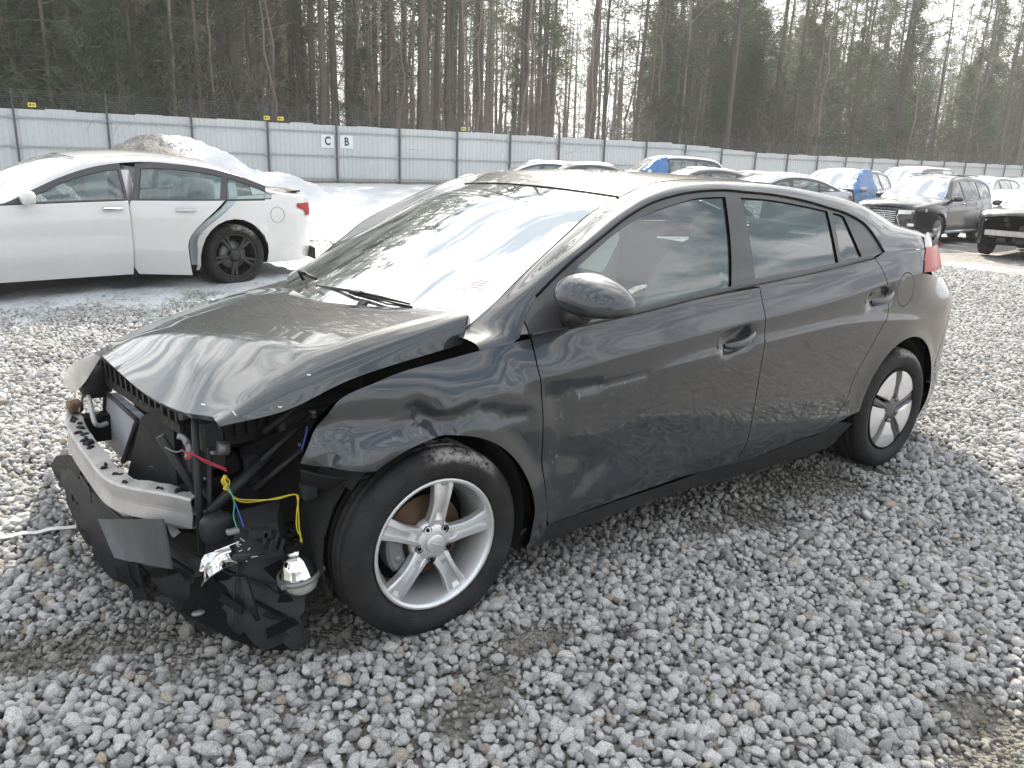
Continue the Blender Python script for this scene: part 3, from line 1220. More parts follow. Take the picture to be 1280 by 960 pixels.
# big trunks one can pick out in the photograph
for u, back, sc in ((44, 4, 1.0), (92, 8, 1.0), (170, 5, .8), (195, 9, .9), (240, 6, .9), (300, 7, 1.1), (318, 9, .9), (352, 10, 1.0), (404, 4, 1.1), (418, 6, 1.0), (487, 5, 1.0),
                    (528, 4, 1.25), (545, 7, .9), (575, 5, 1.0), (600, 9, 1.0), (650, 6, .9), (678, 10, .9), (738, 5, 1.15), (752, 9, .8), (792, 6, .8),
                    (822, 7, 1.1), (870, 6, .9), (905, 5, 1.0), (960, 9, 1.0), (1010, 6, .9), (1060, 10, 1.0), (1110, 6, 1.0), (1160, 9, .9), (1215, 6, .9), (1255, 8, .9)):
    plant('tall', s_of_u(u, back), back, sc, trunk_label(u))
for i in range(150):
    u = rnd.uniform(-60, 1340); back = rnd.uniform(5, 42) ** 1.0
    gap = (700 < u < 800 or 860 < u < 960) and rnd.random() < .45
    if gap:
        continue
    plant('tall', s_of_u(u, back), back)
for i in range(48):
    u = rnd.uniform(800, 1340); back = rnd.uniform(6, 30)
    plant('young', s_of_u(u, back), back, rnd.uniform(.9, 1.5))
for i in range(170):
    u = rnd.uniform(-60, 1340); back = rnd.uniform(2.5, 26)
    if u > 960 and rnd.random() < .3:
        continue
    plant('bare', s_of_u(u, back), back)
for i in range(125):
    r_ = rnd.random()
    if r_ < .34:
        u = rnd.uniform(-80, 200)
    elif r_ < .42:
        u = rnd.uniform(200, 520)
    else:
        u = rnd.uniform(800, 1340)
    back = rnd.uniform(2.5, 26)
    plant('young', s_of_u(u, back), back)
for u, back, sc in ((455, 4, .75), (150, 3, .6), (178, 3, .45), (100, 3, .8), (40, 4, .9), (845, 5, .8), (880, 7, .9), (810, 6, .6), (380, 6, .6), (60, 8, 1.1), (10, 6, 1.0), (560, 14, .7), (640, 16, .7)):
    plant('young', s_of_u(u, back), back, sc)
for i in range(290):
    u = rnd.uniform(-60, 1340); back = rnd.uniform(1.2, 24)
    s = s_of_u(u, back)
    p = pA + fdir * s + np.array([-fdir[1], fdir[0]]) * back
    t = link('bare_shrub', BRUSH[i % 4]); t.location = (p[0], p[1], -.15); t.rotation_euler = (0, 0, rnd.uniform(0, 6)); k = rnd.uniform(.7, 1.3); t.scale = (k, k, k)
    tag(t, 'leafless brown brush with thin stems right behind the fence', 'shrub', 'brush behind the fence')
# the wood goes on as one mass farther back
rn = np.random.default_rng(77)
mb = MB(); mn = MB()
for i in range(640):
    u = rn.uniform(-90, 1370) if i < 420 else (rn.uniform(-90, 420) if i % 2 else rn.uniform(820, 1370)); back = rn.uniform(42, 75)
    s = s_of_u(u, back)
    p = pA + fdir * s + np.array([-fdir[1], fdir[0]]) * back
    H = rn.uniform(16, 24); r = rn.uniform(.08, .22); ln = rn.normal(0, .5, 2)
    mb.tube([(p[0], p[1], -.2), (p[0] + ln[0] * .4, p[1] + ln[1] * .4, H / 2), (p[0] + ln[0], p[1] + ln[1], H)], [r, r * .8, r * .3], 5, True, False)
    dens = 1.0 if (u < 380 or u > 820) else .62
    cs = []
    for q in range(int(46 * dens)):
        z = rn.uniform(.5, H) if rn.random() < .6 else rn.uniform(H * .45, H)
        cs.append(np.array([p[0] + rn.normal(0, 1.7), p[1] + rn.normal(0, 1.7), z]))
    tufts(mn, cs, .5, .8, 6, rn, .0)
nv = len(mb.F)
mb.add(mn.V, mn.F)
o = mb.build('distant_wood', M_BARK, None, mats=[M_NEEDLE], midx=[0] * nv + [1] * (len(mb.F) - nv))
tag(o, 'mass of pines farther back in the wood', kind='stuff')
# the same wood closes the lot behind the camera, seen in the car's paint
o2 = o.copy(); COL.objects.link(o2); tag(o2, 'mass of pines on the other side of the lot', kind='stuff')
o2.rotation_euler = (0, 0, PI); o2.location = (CAM_POS[0] * 2 - 4, CAM_POS[1] * 2 - 6, 0)

# ------------------------------------------------------------------ materials of the cars
def paint_mat(name, col, dust=0.25, metallic=0.35, rough=0.34, dustcol=(.29, .285, .275), scr=None, coat=1.0, wave=.07):
    m, nt, b = new_mat(name)
    co = nt.coord()
    geo = nt.n.new('ShaderNodeNewGeometry')
    flake = nt.noise(co, 900, 1)
    base = nt.mix(nt.math('MULTIPLY', flake, .3), col, tuple(min(1, c * 1.5 + .005) for c in col))
    n1 = nt.noise(co, 2.6, 5, .65)
    n2 = nt.noise(nt.mapping(co, (7, 7, 2.2)), 3.0, 4, .7)
    up = nt.node('ShaderNodeSeparateXYZ', Vector=geo.outputs['Normal']).outputs['Z']
    low = nt.ramp(nt.node('ShaderNodeSeparateXYZ', Vector=co).outputs['Z'], [(0.15, 1.0), (0.62, 0.25), (1.0, 0.1)])
    f = nt.math('ADD', nt.math('MULTIPLY', nt.math('MAXIMUM', up, 0.0), .5), low)
    f = nt.math('MULTIPLY', f, nt.ramp(nt.math('ADD', nt.math('MULTIPLY', n1, .6), nt.math('MULTIPLY', n2, .4)), [(.36, .15), (.68, 1.0)]))
    f = nt.math('MULTIPLY', f, dust)
    c = nt.mix(f, base, dustcol)
    spot = nt.noise(co, 70, 2, .5)
    sf = nt.math('MULTIPLY', nt.ramp(spot, [(.68, 0.0), (.74, 1.0)]), dust * .7)
    c = nt.mix(sf, c, dustcol)
    if scr:
        f2 = None
        for (px, py, pz, rx, rz, amt, ang, dens) in scr:
            v = nt.vmath('SUBTRACT', co, (px, py, pz))
            v = nt.mapping(v, (1 / rx, 1, 1 / rz), (0, 0, 0))
            sx = nt.node('ShaderNodeSeparateXYZ', Vector=v)
            d = nt.math('SQRT', nt.math('ADD', nt.math('POWER', nt.math('ABSOLUTE', sx.outputs['X']), 2.0), nt.math('POWER', nt.math('ABSOLUTE', sx.outputs['Z']), 2.0)))
            mask = nt.ramp(d, [(.35, 1.0), (1.0, 0.0)])
            st = nt.noise(nt.mapping(co, (90, 1, 26), (0, ang, 0)), 1.0, 3, .7)
            k = nt.math('MULTIPLY', mask, nt.ramp(st, [(dens, 0.0), (dens + .06, 1.0)]))
            k = nt.math('MULTIPLY', k, amt)
            f2 = k if f2 is None else nt.math('MAXIMUM', f2, k)
        c = nt.mix(f2, c, (.48, .47, .45))
        f = nt.math('MAXIMUM', f, f2)
    nt.set(b.inputs['Base Color'], c)
    nt.set(b.inputs['Metallic'], nt.math('MULTIPLY', nt.math('SUBTRACT', 1.0, f), metallic))
    nt.set(b.inputs['Roughness'], nt.math('ADD', rough, nt.math('MULTIPLY', f, .4)))
    b.inputs['Specular IOR Level'].default_value = .15
    b.inputs['Coat Weight'].default_value = coat
    b.inputs['Coat IOR'].default_value = 1.58
    nt.set(b.inputs['Coat Roughness'], nt.math('ADD', .012, nt.math('MULTIPLY', f, .14)))
    wob = nt.noise(co, 3.3, 2, .4)
    fine = nt.noise(co, 260, 2, .5)
    bp = nt.bump(nt.math('ADD', wob, nt.math('MULTIPLY', fine, .004)), wave, .02)
    cn = b.inputs['Coat Normal']
    nt.set(cn, bp)
    return m


def glass_mat(name, tint=(.58, .68, .64), dirt=0.06, rough=0.0, dirtcol=(.45, .45, .43), refl=1.0, streak=False):
    m, nt, b = new_mat(name)
    nt.n.remove(b)
    outn = [q for q in nt.n if q.type == 'OUTPUT_MATERIAL'][0]
    co = nt.coord()
    fr = nt.n.new('ShaderNodeFresnel'); fr.inputs[0].default_value = 1.52
    tr = nt.n.new('ShaderNodeBsdfTransparent'); tr.inputs[0].default_value = (*tint, 1)
    gl = nt.n.new('ShaderNodeBsdfGlossy'); gl.inputs['Roughness'].default_value = rough
    wob = nt.noise(co, 2.2, 2)
    nt.set(gl.inputs['Normal'], nt.bump(wob, .05, .02))
    ms = nt.n.new('ShaderNodeMixShader')
    fac = nt.math('MINIMUM', nt.math('MULTIPLY', fr.outputs[0], 1.7 * refl), 1.0)
    nt.set(ms.inputs[0], fac)
    nt.l.new(tr.outputs[0], ms.inputs[1]); nt.l.new(gl.outputs[0], ms.inputs[2])
    df = nt.n.new('ShaderNodeBsdfDiffuse'); df.inputs[0].default_value = (*dirtcol, 1)
    n = nt.noise(nt.mapping(co, (3, 3, 1)), 6, 5, .7)
    if streak:
        # slanted streaks of dust and frost, with reflected sky glare painted in
        s1 = nt.noise(nt.mapping(co, (2.2, 8.5, 2.2), (0, 0, R(28))), 1.5, 6, .68, .6)
        dfac = nt.math('MULTIPLY', nt.ramp(s1, [(.36, .05), (.60, 1.0)]), dirt)
    else:
        dfac = nt.math('MULTIPLY', nt.ramp(n, [(.3, .25), (.8, 1.0)]), dirt)
    m2 = nt.n.new('ShaderNodeMixShader'); nt.set(m2.inputs[0], dfac)
    nt.l.new(ms.outputs[0], m2.inputs[1]); nt.l.new(df.outputs[0], m2.inputs[2])
    nt.l.new(m2.outputs[0], outn.inputs['Surface'])
    return m


M_PAINT = paint_mat('dark_grey_paint', (.026, .030, .036), .10, .25, .42,
                    scr=[(.62, -.88, .72, .26, .03, .35, .2, .60), (.56, -.88, .38, .16, .13, .45, .9, .65), (-.18, -.88, .66, .3, .07, .4, 0.4, .66), (.47, -.88, .55, .05, .22, .4, 1.2, .62),
                         (2.3, -.88, .42, .22, .10, .35, .5, .6)])
M_HOOD = paint_mat('dusty_grey_paint', (.030, .034, .038), .22, .25, .42, wave=.030)
M_TRIM = mat('black_trim', (.020, .020, .021), .42, 0, .2, 8)
M_FRAME = mat('satin_black_frame', (.045, .043, .044), .35, 0, .15, 8, coat=.3)
M_PLASTIC = mat('rough_black_plastic', (.011, .011, .012), .60, 0, .35, 7, .25, 90, spec=.3)
M_PLASTIC2 = mat('grey_black_plastic', (.022, .023, .026), .5, 0, .3, 6, .2, 60, spec=.35)
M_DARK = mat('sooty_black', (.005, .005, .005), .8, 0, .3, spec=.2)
M_LINER = mat('wheel_liner', (.009, .009, .009), .9, 0, .4, 12, .5, 60)
M_ALU = mat('bare_aluminium', (.42, .41, .39), .5, .35, .42, 9, .3, 40)
M_ALLOY = mat('silver_alloy', (.68, .685, .69), .32, .6, .12, 14, coat=.4)
M_CHROME = mat('chrome', (.80, .81, .82), .07, 1.0, .05, 10, rvar=.03)
M_RUST = mat('rusty_disc', (.13, .075, .045), .6, .4, .4, 12)
M_STEEL = mat('grey_cast_metal', (.25, .25, .25), .5, .6, .3, 14)
M_SEAT = mat('grey_seat_cloth', (.33, .35, .34), .9, 0, .15, 30, .2, 200)
M_AIRBAG = mat('white_airbag_cloth', (.74, .77, .74), .8, 0, .06, 6, .4, 14)
M_DASH = mat('dash_plastic', (.05, .05, .052), .6, 0, .2)
M_GLASS = glass_mat('side_glass', tint=(.66, .78, .73), dirt=.05, refl=1.6)
M_WIND = glass_mat('dusty_glare_windscreen', tint=(.60, .70, .64), dirt=.17, rough=.02, dirtcol=(.72, .76, .75), refl=1.25, streak=True)
M_PAPER = mat('white_paper', (.80, .79, .80), .8, 0, .03)
M_REDGLASS = mat('red_lamp_plastic', (.34, .006, .010), .35, 0, .25, 25, coat=.15, spec=.25)
M_CLEAR = mat('hazy_lamp_plastic', (.72, .73, .72), .15, .2, .2, 16, coat=1.0)
M_WIRE_Y = mat('yellow_wire', (.62, .48, .03), .5)
M_WIRE_R = mat('red_wire', (.45, .04, .07), .5)
M_WIRE_G = mat('green_wire', (.05, .32, .20), .5)
M_WIRE_B = mat('blue_wire', (.04, .10, .42), .5)

m, nt, b = new_mat('tyre_rubber')
co = nt.coord()
n = nt.noise(co, 9, 5, .7)
c = nt.mix(nt.ramp(n, [(.35, 0.0), (.75, 1.0)]), (.010, .010, .011), (.034, .033, .032))
b.inputs['Roughness'].default_value = .72
b.inputs['Specular IOR Level'].default_value = .3
sx = nt.node('ShaderNodeSeparateXYZ', Vector=co)
ang = nt.math('ARCTAN2', sx.outputs['Z'], sx.outputs['X'])
rad = nt.math('SQRT', nt.math('ADD', nt.math('POWER', sx.outputs['X'], 2.0), nt.math('POWER', nt.math('ABSOLUTE', sx.outputs['Z']), 2.0)))
scuff = nt.ramp(ang, [(.62, 0.0), (.72, 1.0)])
ang01 = nt.math('DIVIDE', ang, PI)
up_ = nt.math('MULTIPLY', nt.ramp(ang01, [(.22, 0.0), (.30, 1.0), (.48, 1.0), (.56, 0.0)]), nt.ramp(rad, [(.268, 0.0), (.288, 1.0)]))
up_ = nt.math('MULTIPLY', up_, nt.ramp(nt.noise(co, 40, 5, .75), [(.40, 0.0), (.55, .9)]))
nt.set(b.inputs['Base Color'], nt.mix(up_, c, (.33, .31, .29)))
blocks = nt.math('SINE', nt.math('ADD', nt.math('MULTIPLY', ang, 150.0), nt.math('MULTIPLY', nt.math('ABSOLUTE', sx.outputs['Y']), 160.0)))
tread = nt.math('MULTIPLY', nt.ramp(blocks, [(.45, 0.0), (.6, 1.0)]), nt.ramp(rad, [(.29, 0.0), (.302, 1.0)]))
rings = nt.math('MULTIPLY', nt.math('SINE', nt.math('MULTIPLY', rad, 700.0)), .04)
nt.set(b.inputs['Normal'], nt.bump(nt.math('ADD', nt.math('ADD', tread, rings), nt.math('MULTIPLY', n, .3)), .7, .006))
M_TYRE = m


# ------------------------------------------------------------------ wheels
def tyre_profile(Ro, Rr, W):
    h = W / 2
    p = [(Rr - .004, -h * .72), (Rr + .006, -h * .86), (Rr + .022, -h * .97), ((Ro + Rr) / 2, -h * 1.03), (Ro - .035, -h * .99), (Ro - .016, -h * .90), (Ro - .004, -h * .74)]
    groove = []
    for q in (-.45, -.15, .15, .45):
        groove += [(Ro, h * q - .006), (Ro - .008, h * q - .004), (Ro - .008, h * q + .004), (Ro, h * q + .006)]
    return p + groove + [(r, -y) for r, y in reversed(p)]


def rim_barrel(mb, Rr, W, n=48):
    h = W / 2
    mb.lathe([(Rr - .004, -h * .74), (Rr + .001, -h * .86), (Rr - .002, -h * .89), (Rr - .010, -h * .88), (Rr - .016, -h * .78), (Rr - .020, -h * .62), (Rr - .034, -h * .35), (Rr - .040, h * .5), (Rr - .02, h * .8)], n=n)


def alloy_wheel(parent, loc, phase=R(80), Ro=.313, Rr=.217, W=.20, side=1, m_rim=None, spokes=5, style='five', label=None, seg=48):
    """wheel turned so that -y is the outside; side=-1 puts it on the far side"""
    m_rim = m_rim or M_ALLOY
    mb = MB()
    rim_barrel(mb, Rr, W, seg)
    yf = -W * .40
    if style == 'five':
        for k in range(spokes):
            a = phase + k * 2 * PI / spokes
            e = np.array([math.cos(a), 0, math.sin(a)]); t = np.array([-math.sin(a), 0, math.cos(a)])
            rows = []
            for q in range(9):
                u = q / 8
                r = .030 + (Rr - .010 - .030) * u
                w = .033 - .006 * sstep(0, .45, u) + .009 * sstep(.5, 1, u)
                y0 = yf + .020 - .016 * math.sin(u * 2.6) - (.004 * u)
                g = .013 * sstep(.22, .32, u) * (1 - sstep(.9, .97, u))
                cs = [(-w, .030), (-w, .006), (-w * .86, 0), (-w * .44, -.001), (-w * .34, g), (w * .34, g), (w * .44, -.001), (w * .86, 0), (w, .006), (w, .030)]
                rows.append([e * r + t * x + np.array([0, y0 + y, 0]) for x, y in cs])
            mb.grid(rows, False)
        mb.lathe([(.076, yf + .045), (.072, yf + .022), (.060, yf + .014), (.040, yf + .008), (.034, yf + .008), (.030, yf + .010)], n=30)
    elif style == 'ten':
        for k in range(spokes):
            a = phase + k * 2 * PI / spokes
            for dd in (-.13, .13):
                e = np.array([math.cos(a + dd), 0, math.sin(a + dd)]); e0 = np.array([math.cos(a), 0, math.sin(a)])
                rows = []
                for q in range(4):
                    u = q / 3
                    c0 = e0 * (.05) * (1 - u) + e * (Rr - .012) * u
                    t = np.array([-math.sin(a), 0, math.cos(a)]); w = .012 + .004 * u
                    y0 = yf + .015 - .012 * u
                    rows.append([c0 + t * x + np.array([0, y0 + y, 0]) for x, y in ((-w, .03), (-w, .002), (0, -.004), (w, .002), (w, .03))])
                mb.grid(rows, False)
        mb.lathe([(.07, yf + .035), (.066, yf + .01), (.04, yf + .0), (.0, yf - .002)], n=20)
    mb2 = MB()
    w = mb.build('wheel', m_rim, parent)
    w.location = loc
    if side < 0:
        w.rotation_euler = (0, 0, PI)
    if label:
        w['label'] = label
    MB().lathe(tyre_profile(Ro, Rr, W), n=64 if seg > 40 else 28).build('tyre', M_TYRE, w)
    if style == 'five':
        hb = MB().lathe([(.031, yf + .012), (.031, yf + .000), (.026, yf - .002), (0.0001, yf - .003)], n=24).tube([(-.022, yf - .004, .012), (.022, yf - .004, -.012)], .0018, 5)
        hb.build('centre_cap', m_rim, w)
        for k in range(5):
            nb = MB()
            a = phase + (k + .5) * 2 * PI / 5
            c = (.054 * math.cos(a), yf + .010, .054 * math.sin(a))
            nb.lathe([(.0135, -.002), (.011, .012), (.0001, .014)], n=12, c=c)
            nb.lathe([(.007, .006), (.0065, -.002), (.0001, -.004)], n=6, c=c)
            nb.build('lug_nut', M_DARK, w)
    return w


def brake(w, Rd=.135):
    MB().lathe([(.05, -.012), (.062, -.014), (.064, -.004), (Rd, -.004), (Rd, .006), (.05, .006)], n=40).build('brake_disc', M_RUST, w)
    cb = MB()
    G = []
    for q in range(8):
        a = R(150 + q * 9)
        row = []
        for r, y in ((Rd - .045, .0), (Rd - .045, -.030), (Rd - .035, -.040), (Rd + .005, -.040), (Rd + .014, -.030), (Rd + .014, .02)):
            row.append((r * math.cos(a), y, r * math.sin(a)))
        G.append(row)
    cb.grid(G, False)
    cb.add([G[0][i] for i in range(6)], [(0, 1, 2, 3, 4, 5)]); cb.add([G[-1][i] for i in range(6)], [(5, 4, 3, 2, 1, 0)])
    for a in (165, 198):
        cb.lathe([(.0001, -.046), (.012, -.045), (.014, -.038)], n=10, c=((Rd - .018) * math.cos(R(a)), 0, (Rd - .018) * math.sin(R(a))))
    cb.build('caliper', M_STEEL, w)
    MB().lathe([(.19, .02), (.195, .09), (.10, .085), (.09, .10)], n=30).build('backing_plate', M_DARK, w)


def covered_wheel(parent, loc, side=1):
    Ro, Rr, W = .313, .211, .20
    mb = MB()
    rim_barrel(mb, Rr, W)
    yf = -W * .42
    mb.lathe([(Rr - .03, yf + .03), (.12, yf + .035), (.06, yf + .03), (.0001, yf + .03)], n=40)
    w = mb.build('wheel', M_DARK, parent); w.location = loc
    if side < 0:
        w.rotation_euler = (0, 0, PI)
    MB().lathe(tyre_profile(Ro, Rr, W), n=64).build('tyre', M_TYRE, w)
    dk = MB().lathe([(Rr - .004, yf + .012), (Rr - .008, yf + .001), (Rr - .016, yf + .002), (Rr - .02, yf + .02)], n=60)
    ph = R(86)
    for k in range(5):          # dark spokes between the silver blades
        a = ph + k * 2 * PI / 5
        e = np.array([math.cos(a), 0, math.sin(a)]); t = np.array([-math.sin(a), 0, math.cos(a)])
        rows = []
        for q in range(5):
            u = q / 4; r = .03 + (Rr - .04) * u; wd = .013 + .006 * u
            rows.append([e * r + t * x + np.array([0, yf + .004 + y, 0]) for x, y in ((-wd, .02), (-wd * .9, .002), (0, -.003), (wd * .9, .002), (wd, .02))])
        dk.grid(rows, False)
    dk.lathe([(.062, yf + .02), (.055, yf + .002), (.03, yf - .002), (.0001, yf - .003)], n=30)
    dk.build('hub_cap', mat('dark_grey_cap', (.10, .095, .095), .4, .3, .15), w)
    for k in range(5):
        bl = MB()
        a0 = ph + k * 2 * PI / 5 - R(2)
        rows = []
        for q in range(9):
            u = q / 8
            row = []
            rin = .070; rout = Rr - .010
            al = a0 + R(10) + R(55) * u
            ri = rin + .055 * max(0, (u - .72) / .28) ** 1.2
            for v in (0, 0, .15, .5, .85, 1, 1):
                r = ri + (rout - ri) * v
                aa = al + (.10 * (1 - v) if u < .5 else -.12 * (1 - v)) * abs(u - .5) * 1.4
                row.append([r * math.cos(aa), yf - .002 - .010 * math.sin(PI * min(1, v)) * .6 - .004 * math.sin(PI * u), r * math.sin(aa)])
            row[0][1] = yf + .02; row[-1][1] = yf + .02
            rows.append(row)
        first = [[p[0], yf + .02, p[2]] for p in rows[0]]; last = [[p[0], yf + .02, p[2]] for p in rows[-1]]
        bl.grid([first] + rows + [last], False)
        bl.build('silver_blade', M_ALLOY, w)
    for k in range(5):
        a = ph + (k + .5) * 2 * PI / 5
        MB().lathe([(.011, .006), (.011, -.004), (.0001, -.007)], n=10, c=(.060 * math.cos(a), yf, .060 * math.sin(a))).build('lug_nut', M_STEEL, w)
    return w


# ------------------------------------------------------------------ the wrecked grey hatchback
hero = thing('wrecked_hatchback', (0, 0, 0), 0, 'dark grey hatchback in the foreground with its front end torn off', 'car')

plan_w = natural_spline([-.95, -.6, -.3, 0, .5, 1.2, 2.0, 2.7, 3.0, 3.2, 3.35, 3.45, 3.53, 3.60],
                        [.74, .83, .868, .888, .900, .905, .905, .900, .882, .848, .792, .730, .655, .53])
zc1 = natural_spline([-.6, .0, .4, 1.08, 1.5, 1.9, 2.38, 2.76, 3.4], [.70, .745, .792, .86, .888, .915, .966, 1.005, 1.03])
zc2 = natural_spline([.0, .75, 1.08, 1.7, 2.06, 2.4, 2.7, 3.1], [.70, .745, .770, .80, .812, .800, .775, .74])
zbelt = natural_spline([-.6, .0, .39, .87, 1.12, 1.5, 1.98, 2.38, 2.8, 3.5], [.84, .895, .927, .955, .979, 1.011, 1.042, 1.083, 1.10, 1.08])
zc3 = natural_spline([.3, .55, 1.14, 1.43, 2.1, 2.6], [.325, .332, .350, .366, .352, .35])

# dents: (x0,z0, x1,z1, depth, radius)
DENTS = [(-.33, .735, -.05, .725, .030, .055), (-.05, .715, .02, .690, .020, .028), (.00, .70, .12, .735, .014, .022), (-.30, .62, -.04, .675, -.012, .03),
         (-.06, .76, .02, .70, .016, .020), (.17, .715, .33, .675, .013, .022), (.30, .80, .46, .70, .010, .05), (.44, .735, .62, .738, .010, .020), (.46, .70, .47, .40, .012, .045),
         (-.38, .80, -.2, .84, -.008, .06), (.28, .62, .38, .50, .010, .05), (.49, .30, .60, .42, .014, .035), (.52, .50, .66, .46, .008, .05), (.62, .735, .85, .752, .004, .014)]
HANDLES = [(1.345, .818), (2.375, .905)]


def side_inset(x, z, dents=True):
    s = .045 * (z - .62) ** 2
    s = s + .30 * sp(z - zc1(x), .004) - .15 * sp(z - zc1(x) - .075, .03) + .28 * sp(z - zbelt(x) - .01, .02)
    s = s + .035 * sstep(3.15, 3.45, x) * sstep(.80, .95, z) + .10 * sstep(2.75, 3.28, x) * sstep(.80, 1.05, z)
    fr = 1 - sstep(.30, .62, x)
    s = s + fr * .42 * sp(z - .80 - .12 * x, .05)
    # pressed ridge under the handles
    k = sstep(.55, 1.25, x) * (1 - sstep(2.6, 3.05, x))
    d = z - zc2(x)
    s = s - k * .012 * np.exp(-sp(d, .002) / .030) * np.exp(-sp(-d, .01) / .16)
    s = s + .30 * sp(zc3(x) - z, .012) * sstep(.2, .5, x) * (1 - sstep(2.35, 2.6, x)) + .25 * sp(.30 - z, .03) * sstep(2.7, 3.1, x)
    # flared lips round the wheel openings
    for wx, R0 in ((0.0, .355), (2.70, .365)):
        r = np.hypot(x - wx, (z - .31))
        s = s - .012 * np.exp(-((r - R0) / .05) ** 2) * (z > .2)
    if dents:
        for hx, hz in HANDLES:
            s = s + .026 * np.exp(-(((x - hx) / .095) ** 4 + ((z - hz - .13 * (x - hx)) / .040) ** 4))
        for x0, z0, x1, z1, a, r in DENTS:
            dx, dz = x1 - x0, z1 - z0; L2_ = dx * dx + dz * dz
            t = np.clip(((x - x0) * dx + (z - z0) * dz) / L2_, 0, 1)
            q = ((x - x0 - t * dx) ** 2 + (z - z0 - t * dz) ** 2)
            s = s + a * np.exp(-q / (r * r))
        s = s + .0022 * np.sin(x * 9 + 3 * np.sin(z * 7)) * (1 - sstep(.3, 1.0, x)) + .0009 * np.sin(x * 5 + z * 8)
        s = s + (1 - sstep(-.40, -.22, x)) * (.006 * np.sin(x * 55 + z * 21) + .005 * np.sin(z * 62 - x * 18)) * sstep(.55, .62, z)
    return s


def side_near(x, z, off=0.0, dents=True):
    x = np.asarray(x, float); z = np.asarray(z, float)
    return np.stack([x, -(plan_w(x) - side_inset(x, z, dents)) + off, z], -1)


def side_far(x, z, off=0.0):
    p = side_near(x, z, off, False)
    p[..., 1] *= -1
    return p


def survey(pts, y0=-.86):
    """picture marks that lie on the near flank -> (x, z) on it"""
    out = []
    for u, v in pts:
        y = y0
        for _ in range(14):
            p = on_plane(u, v, 1, y)
            yn = side_near(p[0], p[2], 0, False)[1]
            y = y + .7 * (float(yn) - y)
        out.append((p[0], p[2]))
    return np.array(out)


T_IN = .022
GAP = .0022
fx_ = np.arange(-.5, 3.4, .014)
FEATS = [np.stack([fx_, zc1(fx_) + d], 1) for d in (-.011, -.0035, .0035, .011)] + [np.stack([fx_[fx_ > .55], zc2(fx_[fx_ > .55]) + d], 1) for d in (-.010, -.003, .003, .010, .022)] \
    + [np.stack([fx_[(fx_ > .3) & (fx_ < 2.4)], zc3(fx_[(fx_ > .3) & (fx_ < 2.4)]) + d], 1) for d in (-.012, 0, .012)]
# window opening and rail line
L1_px = [(655, 400), (662, 385), (670, 370), (691, 349), (717, 325), (757, 292.5), (786, 270), (819, 251.5), (860, 240.5), (902, 237.5), (933, 240), (968, 243.5), (1006, 251), (1037, 260), (1058, 267), (1078, 278), (1090, 291), (1099, 305), (1105, 315)]
L1 = survey(L1_px, -.70)
belt_px = [(1091, 322.5), (1027, 339), (939, 357.5), (860, 376), (800, 391), (705, 411), (672, 418)]
belt = survey(belt_px, -.86)
# painted panels -------------------------------------------------------------
arch_f = [( .368 * 1.0, .18)]
def arc(cx, cz, r, a0, a1, n=14):
    return [(cx + r * math.cos(R(a0 + (a1 - a0) * i / n)), cz + r * math.sin(R(a0 + (a1 - a0) * i / n))) for i in range(n + 1)]

ft = survey([(663, 423), (620, 432.5), (578, 443.5), (509, 461.5), (464, 478), (438, 489), (421, 501), (410, 519), (400, 537), (385, 557), (373.5, 574)])
fbm = survey([(373.5, 579), (407, 585), (452, 590), (471, 590)])
fa = arc(0.0, .305, .362, 128, -2, 16)
fa[0] = tuple(fbm[-1])
fright = survey([(684, 657), (681, 603), (679.5, 556), (680, 503), (679, 481), (673, 459), (663, 423)])
fender = outline([ft, fbm, fa + [(.365, .20), (.368, .175)], [(.368, .175), (.445, .20)], [(.445, .20), tuple(fright[0])], fright], .02)
panel('front_fender', inset(fender, GAP), side_near, M_PAINT, hero, .03, T_IN, feats=FEATS)['label'] = 'crumpled front fender hanging over the wheel'

dbot = survey([(687, 656), (770, 625), (860, 594.5), (905, 575.5)])
xs_bp = [(1.478, .262), (1.500, .45), (1.512, .75), (1.516, .90), (1.50, float(zbelt(1.50)))]
d_front = survey([(663, 421), (673, 459), (679, 481), (680, 503), (679.5, 556), (681, 603), (684, 648), (687, 656)])
dfront = outline([d_front, np.vstack([dbot[:-1], [xs_bp[0]]]), xs_bp, np.vstack([[xs_bp[-1]], belt[3:], [d_front[0]]])], .025)
panel('front_door', inset(dfront, GAP), side_near, M_PAINT, hero, .026, T_IN, feats=FEATS)['label'] = 'scratched front door, creased at its leading edge'
rr = survey([(1000, 549.5), (1027, 541), (1041, 526), (1058, 500), (1069, 470), (1084, 442), (1103, 408), (1110.5, 390), (1111, 365), (1103, 337), (1094, 323)])
drear = outline([[xs_bp[-1], (1.516, .90), (1.512, .75), (1.500, .45), xs_bp[0]], np.vstack([[xs_bp[0]], [(1.65, .268)], rr[:2]]), rr[1:], np.vstack([[rr[-1]], belt[1:3], [xs_bp[-1]]])], .025)
panel('rear_door', inset(drear, GAP), side_near, M_PAINT, hero, .026, T_IN, feats=FEATS)

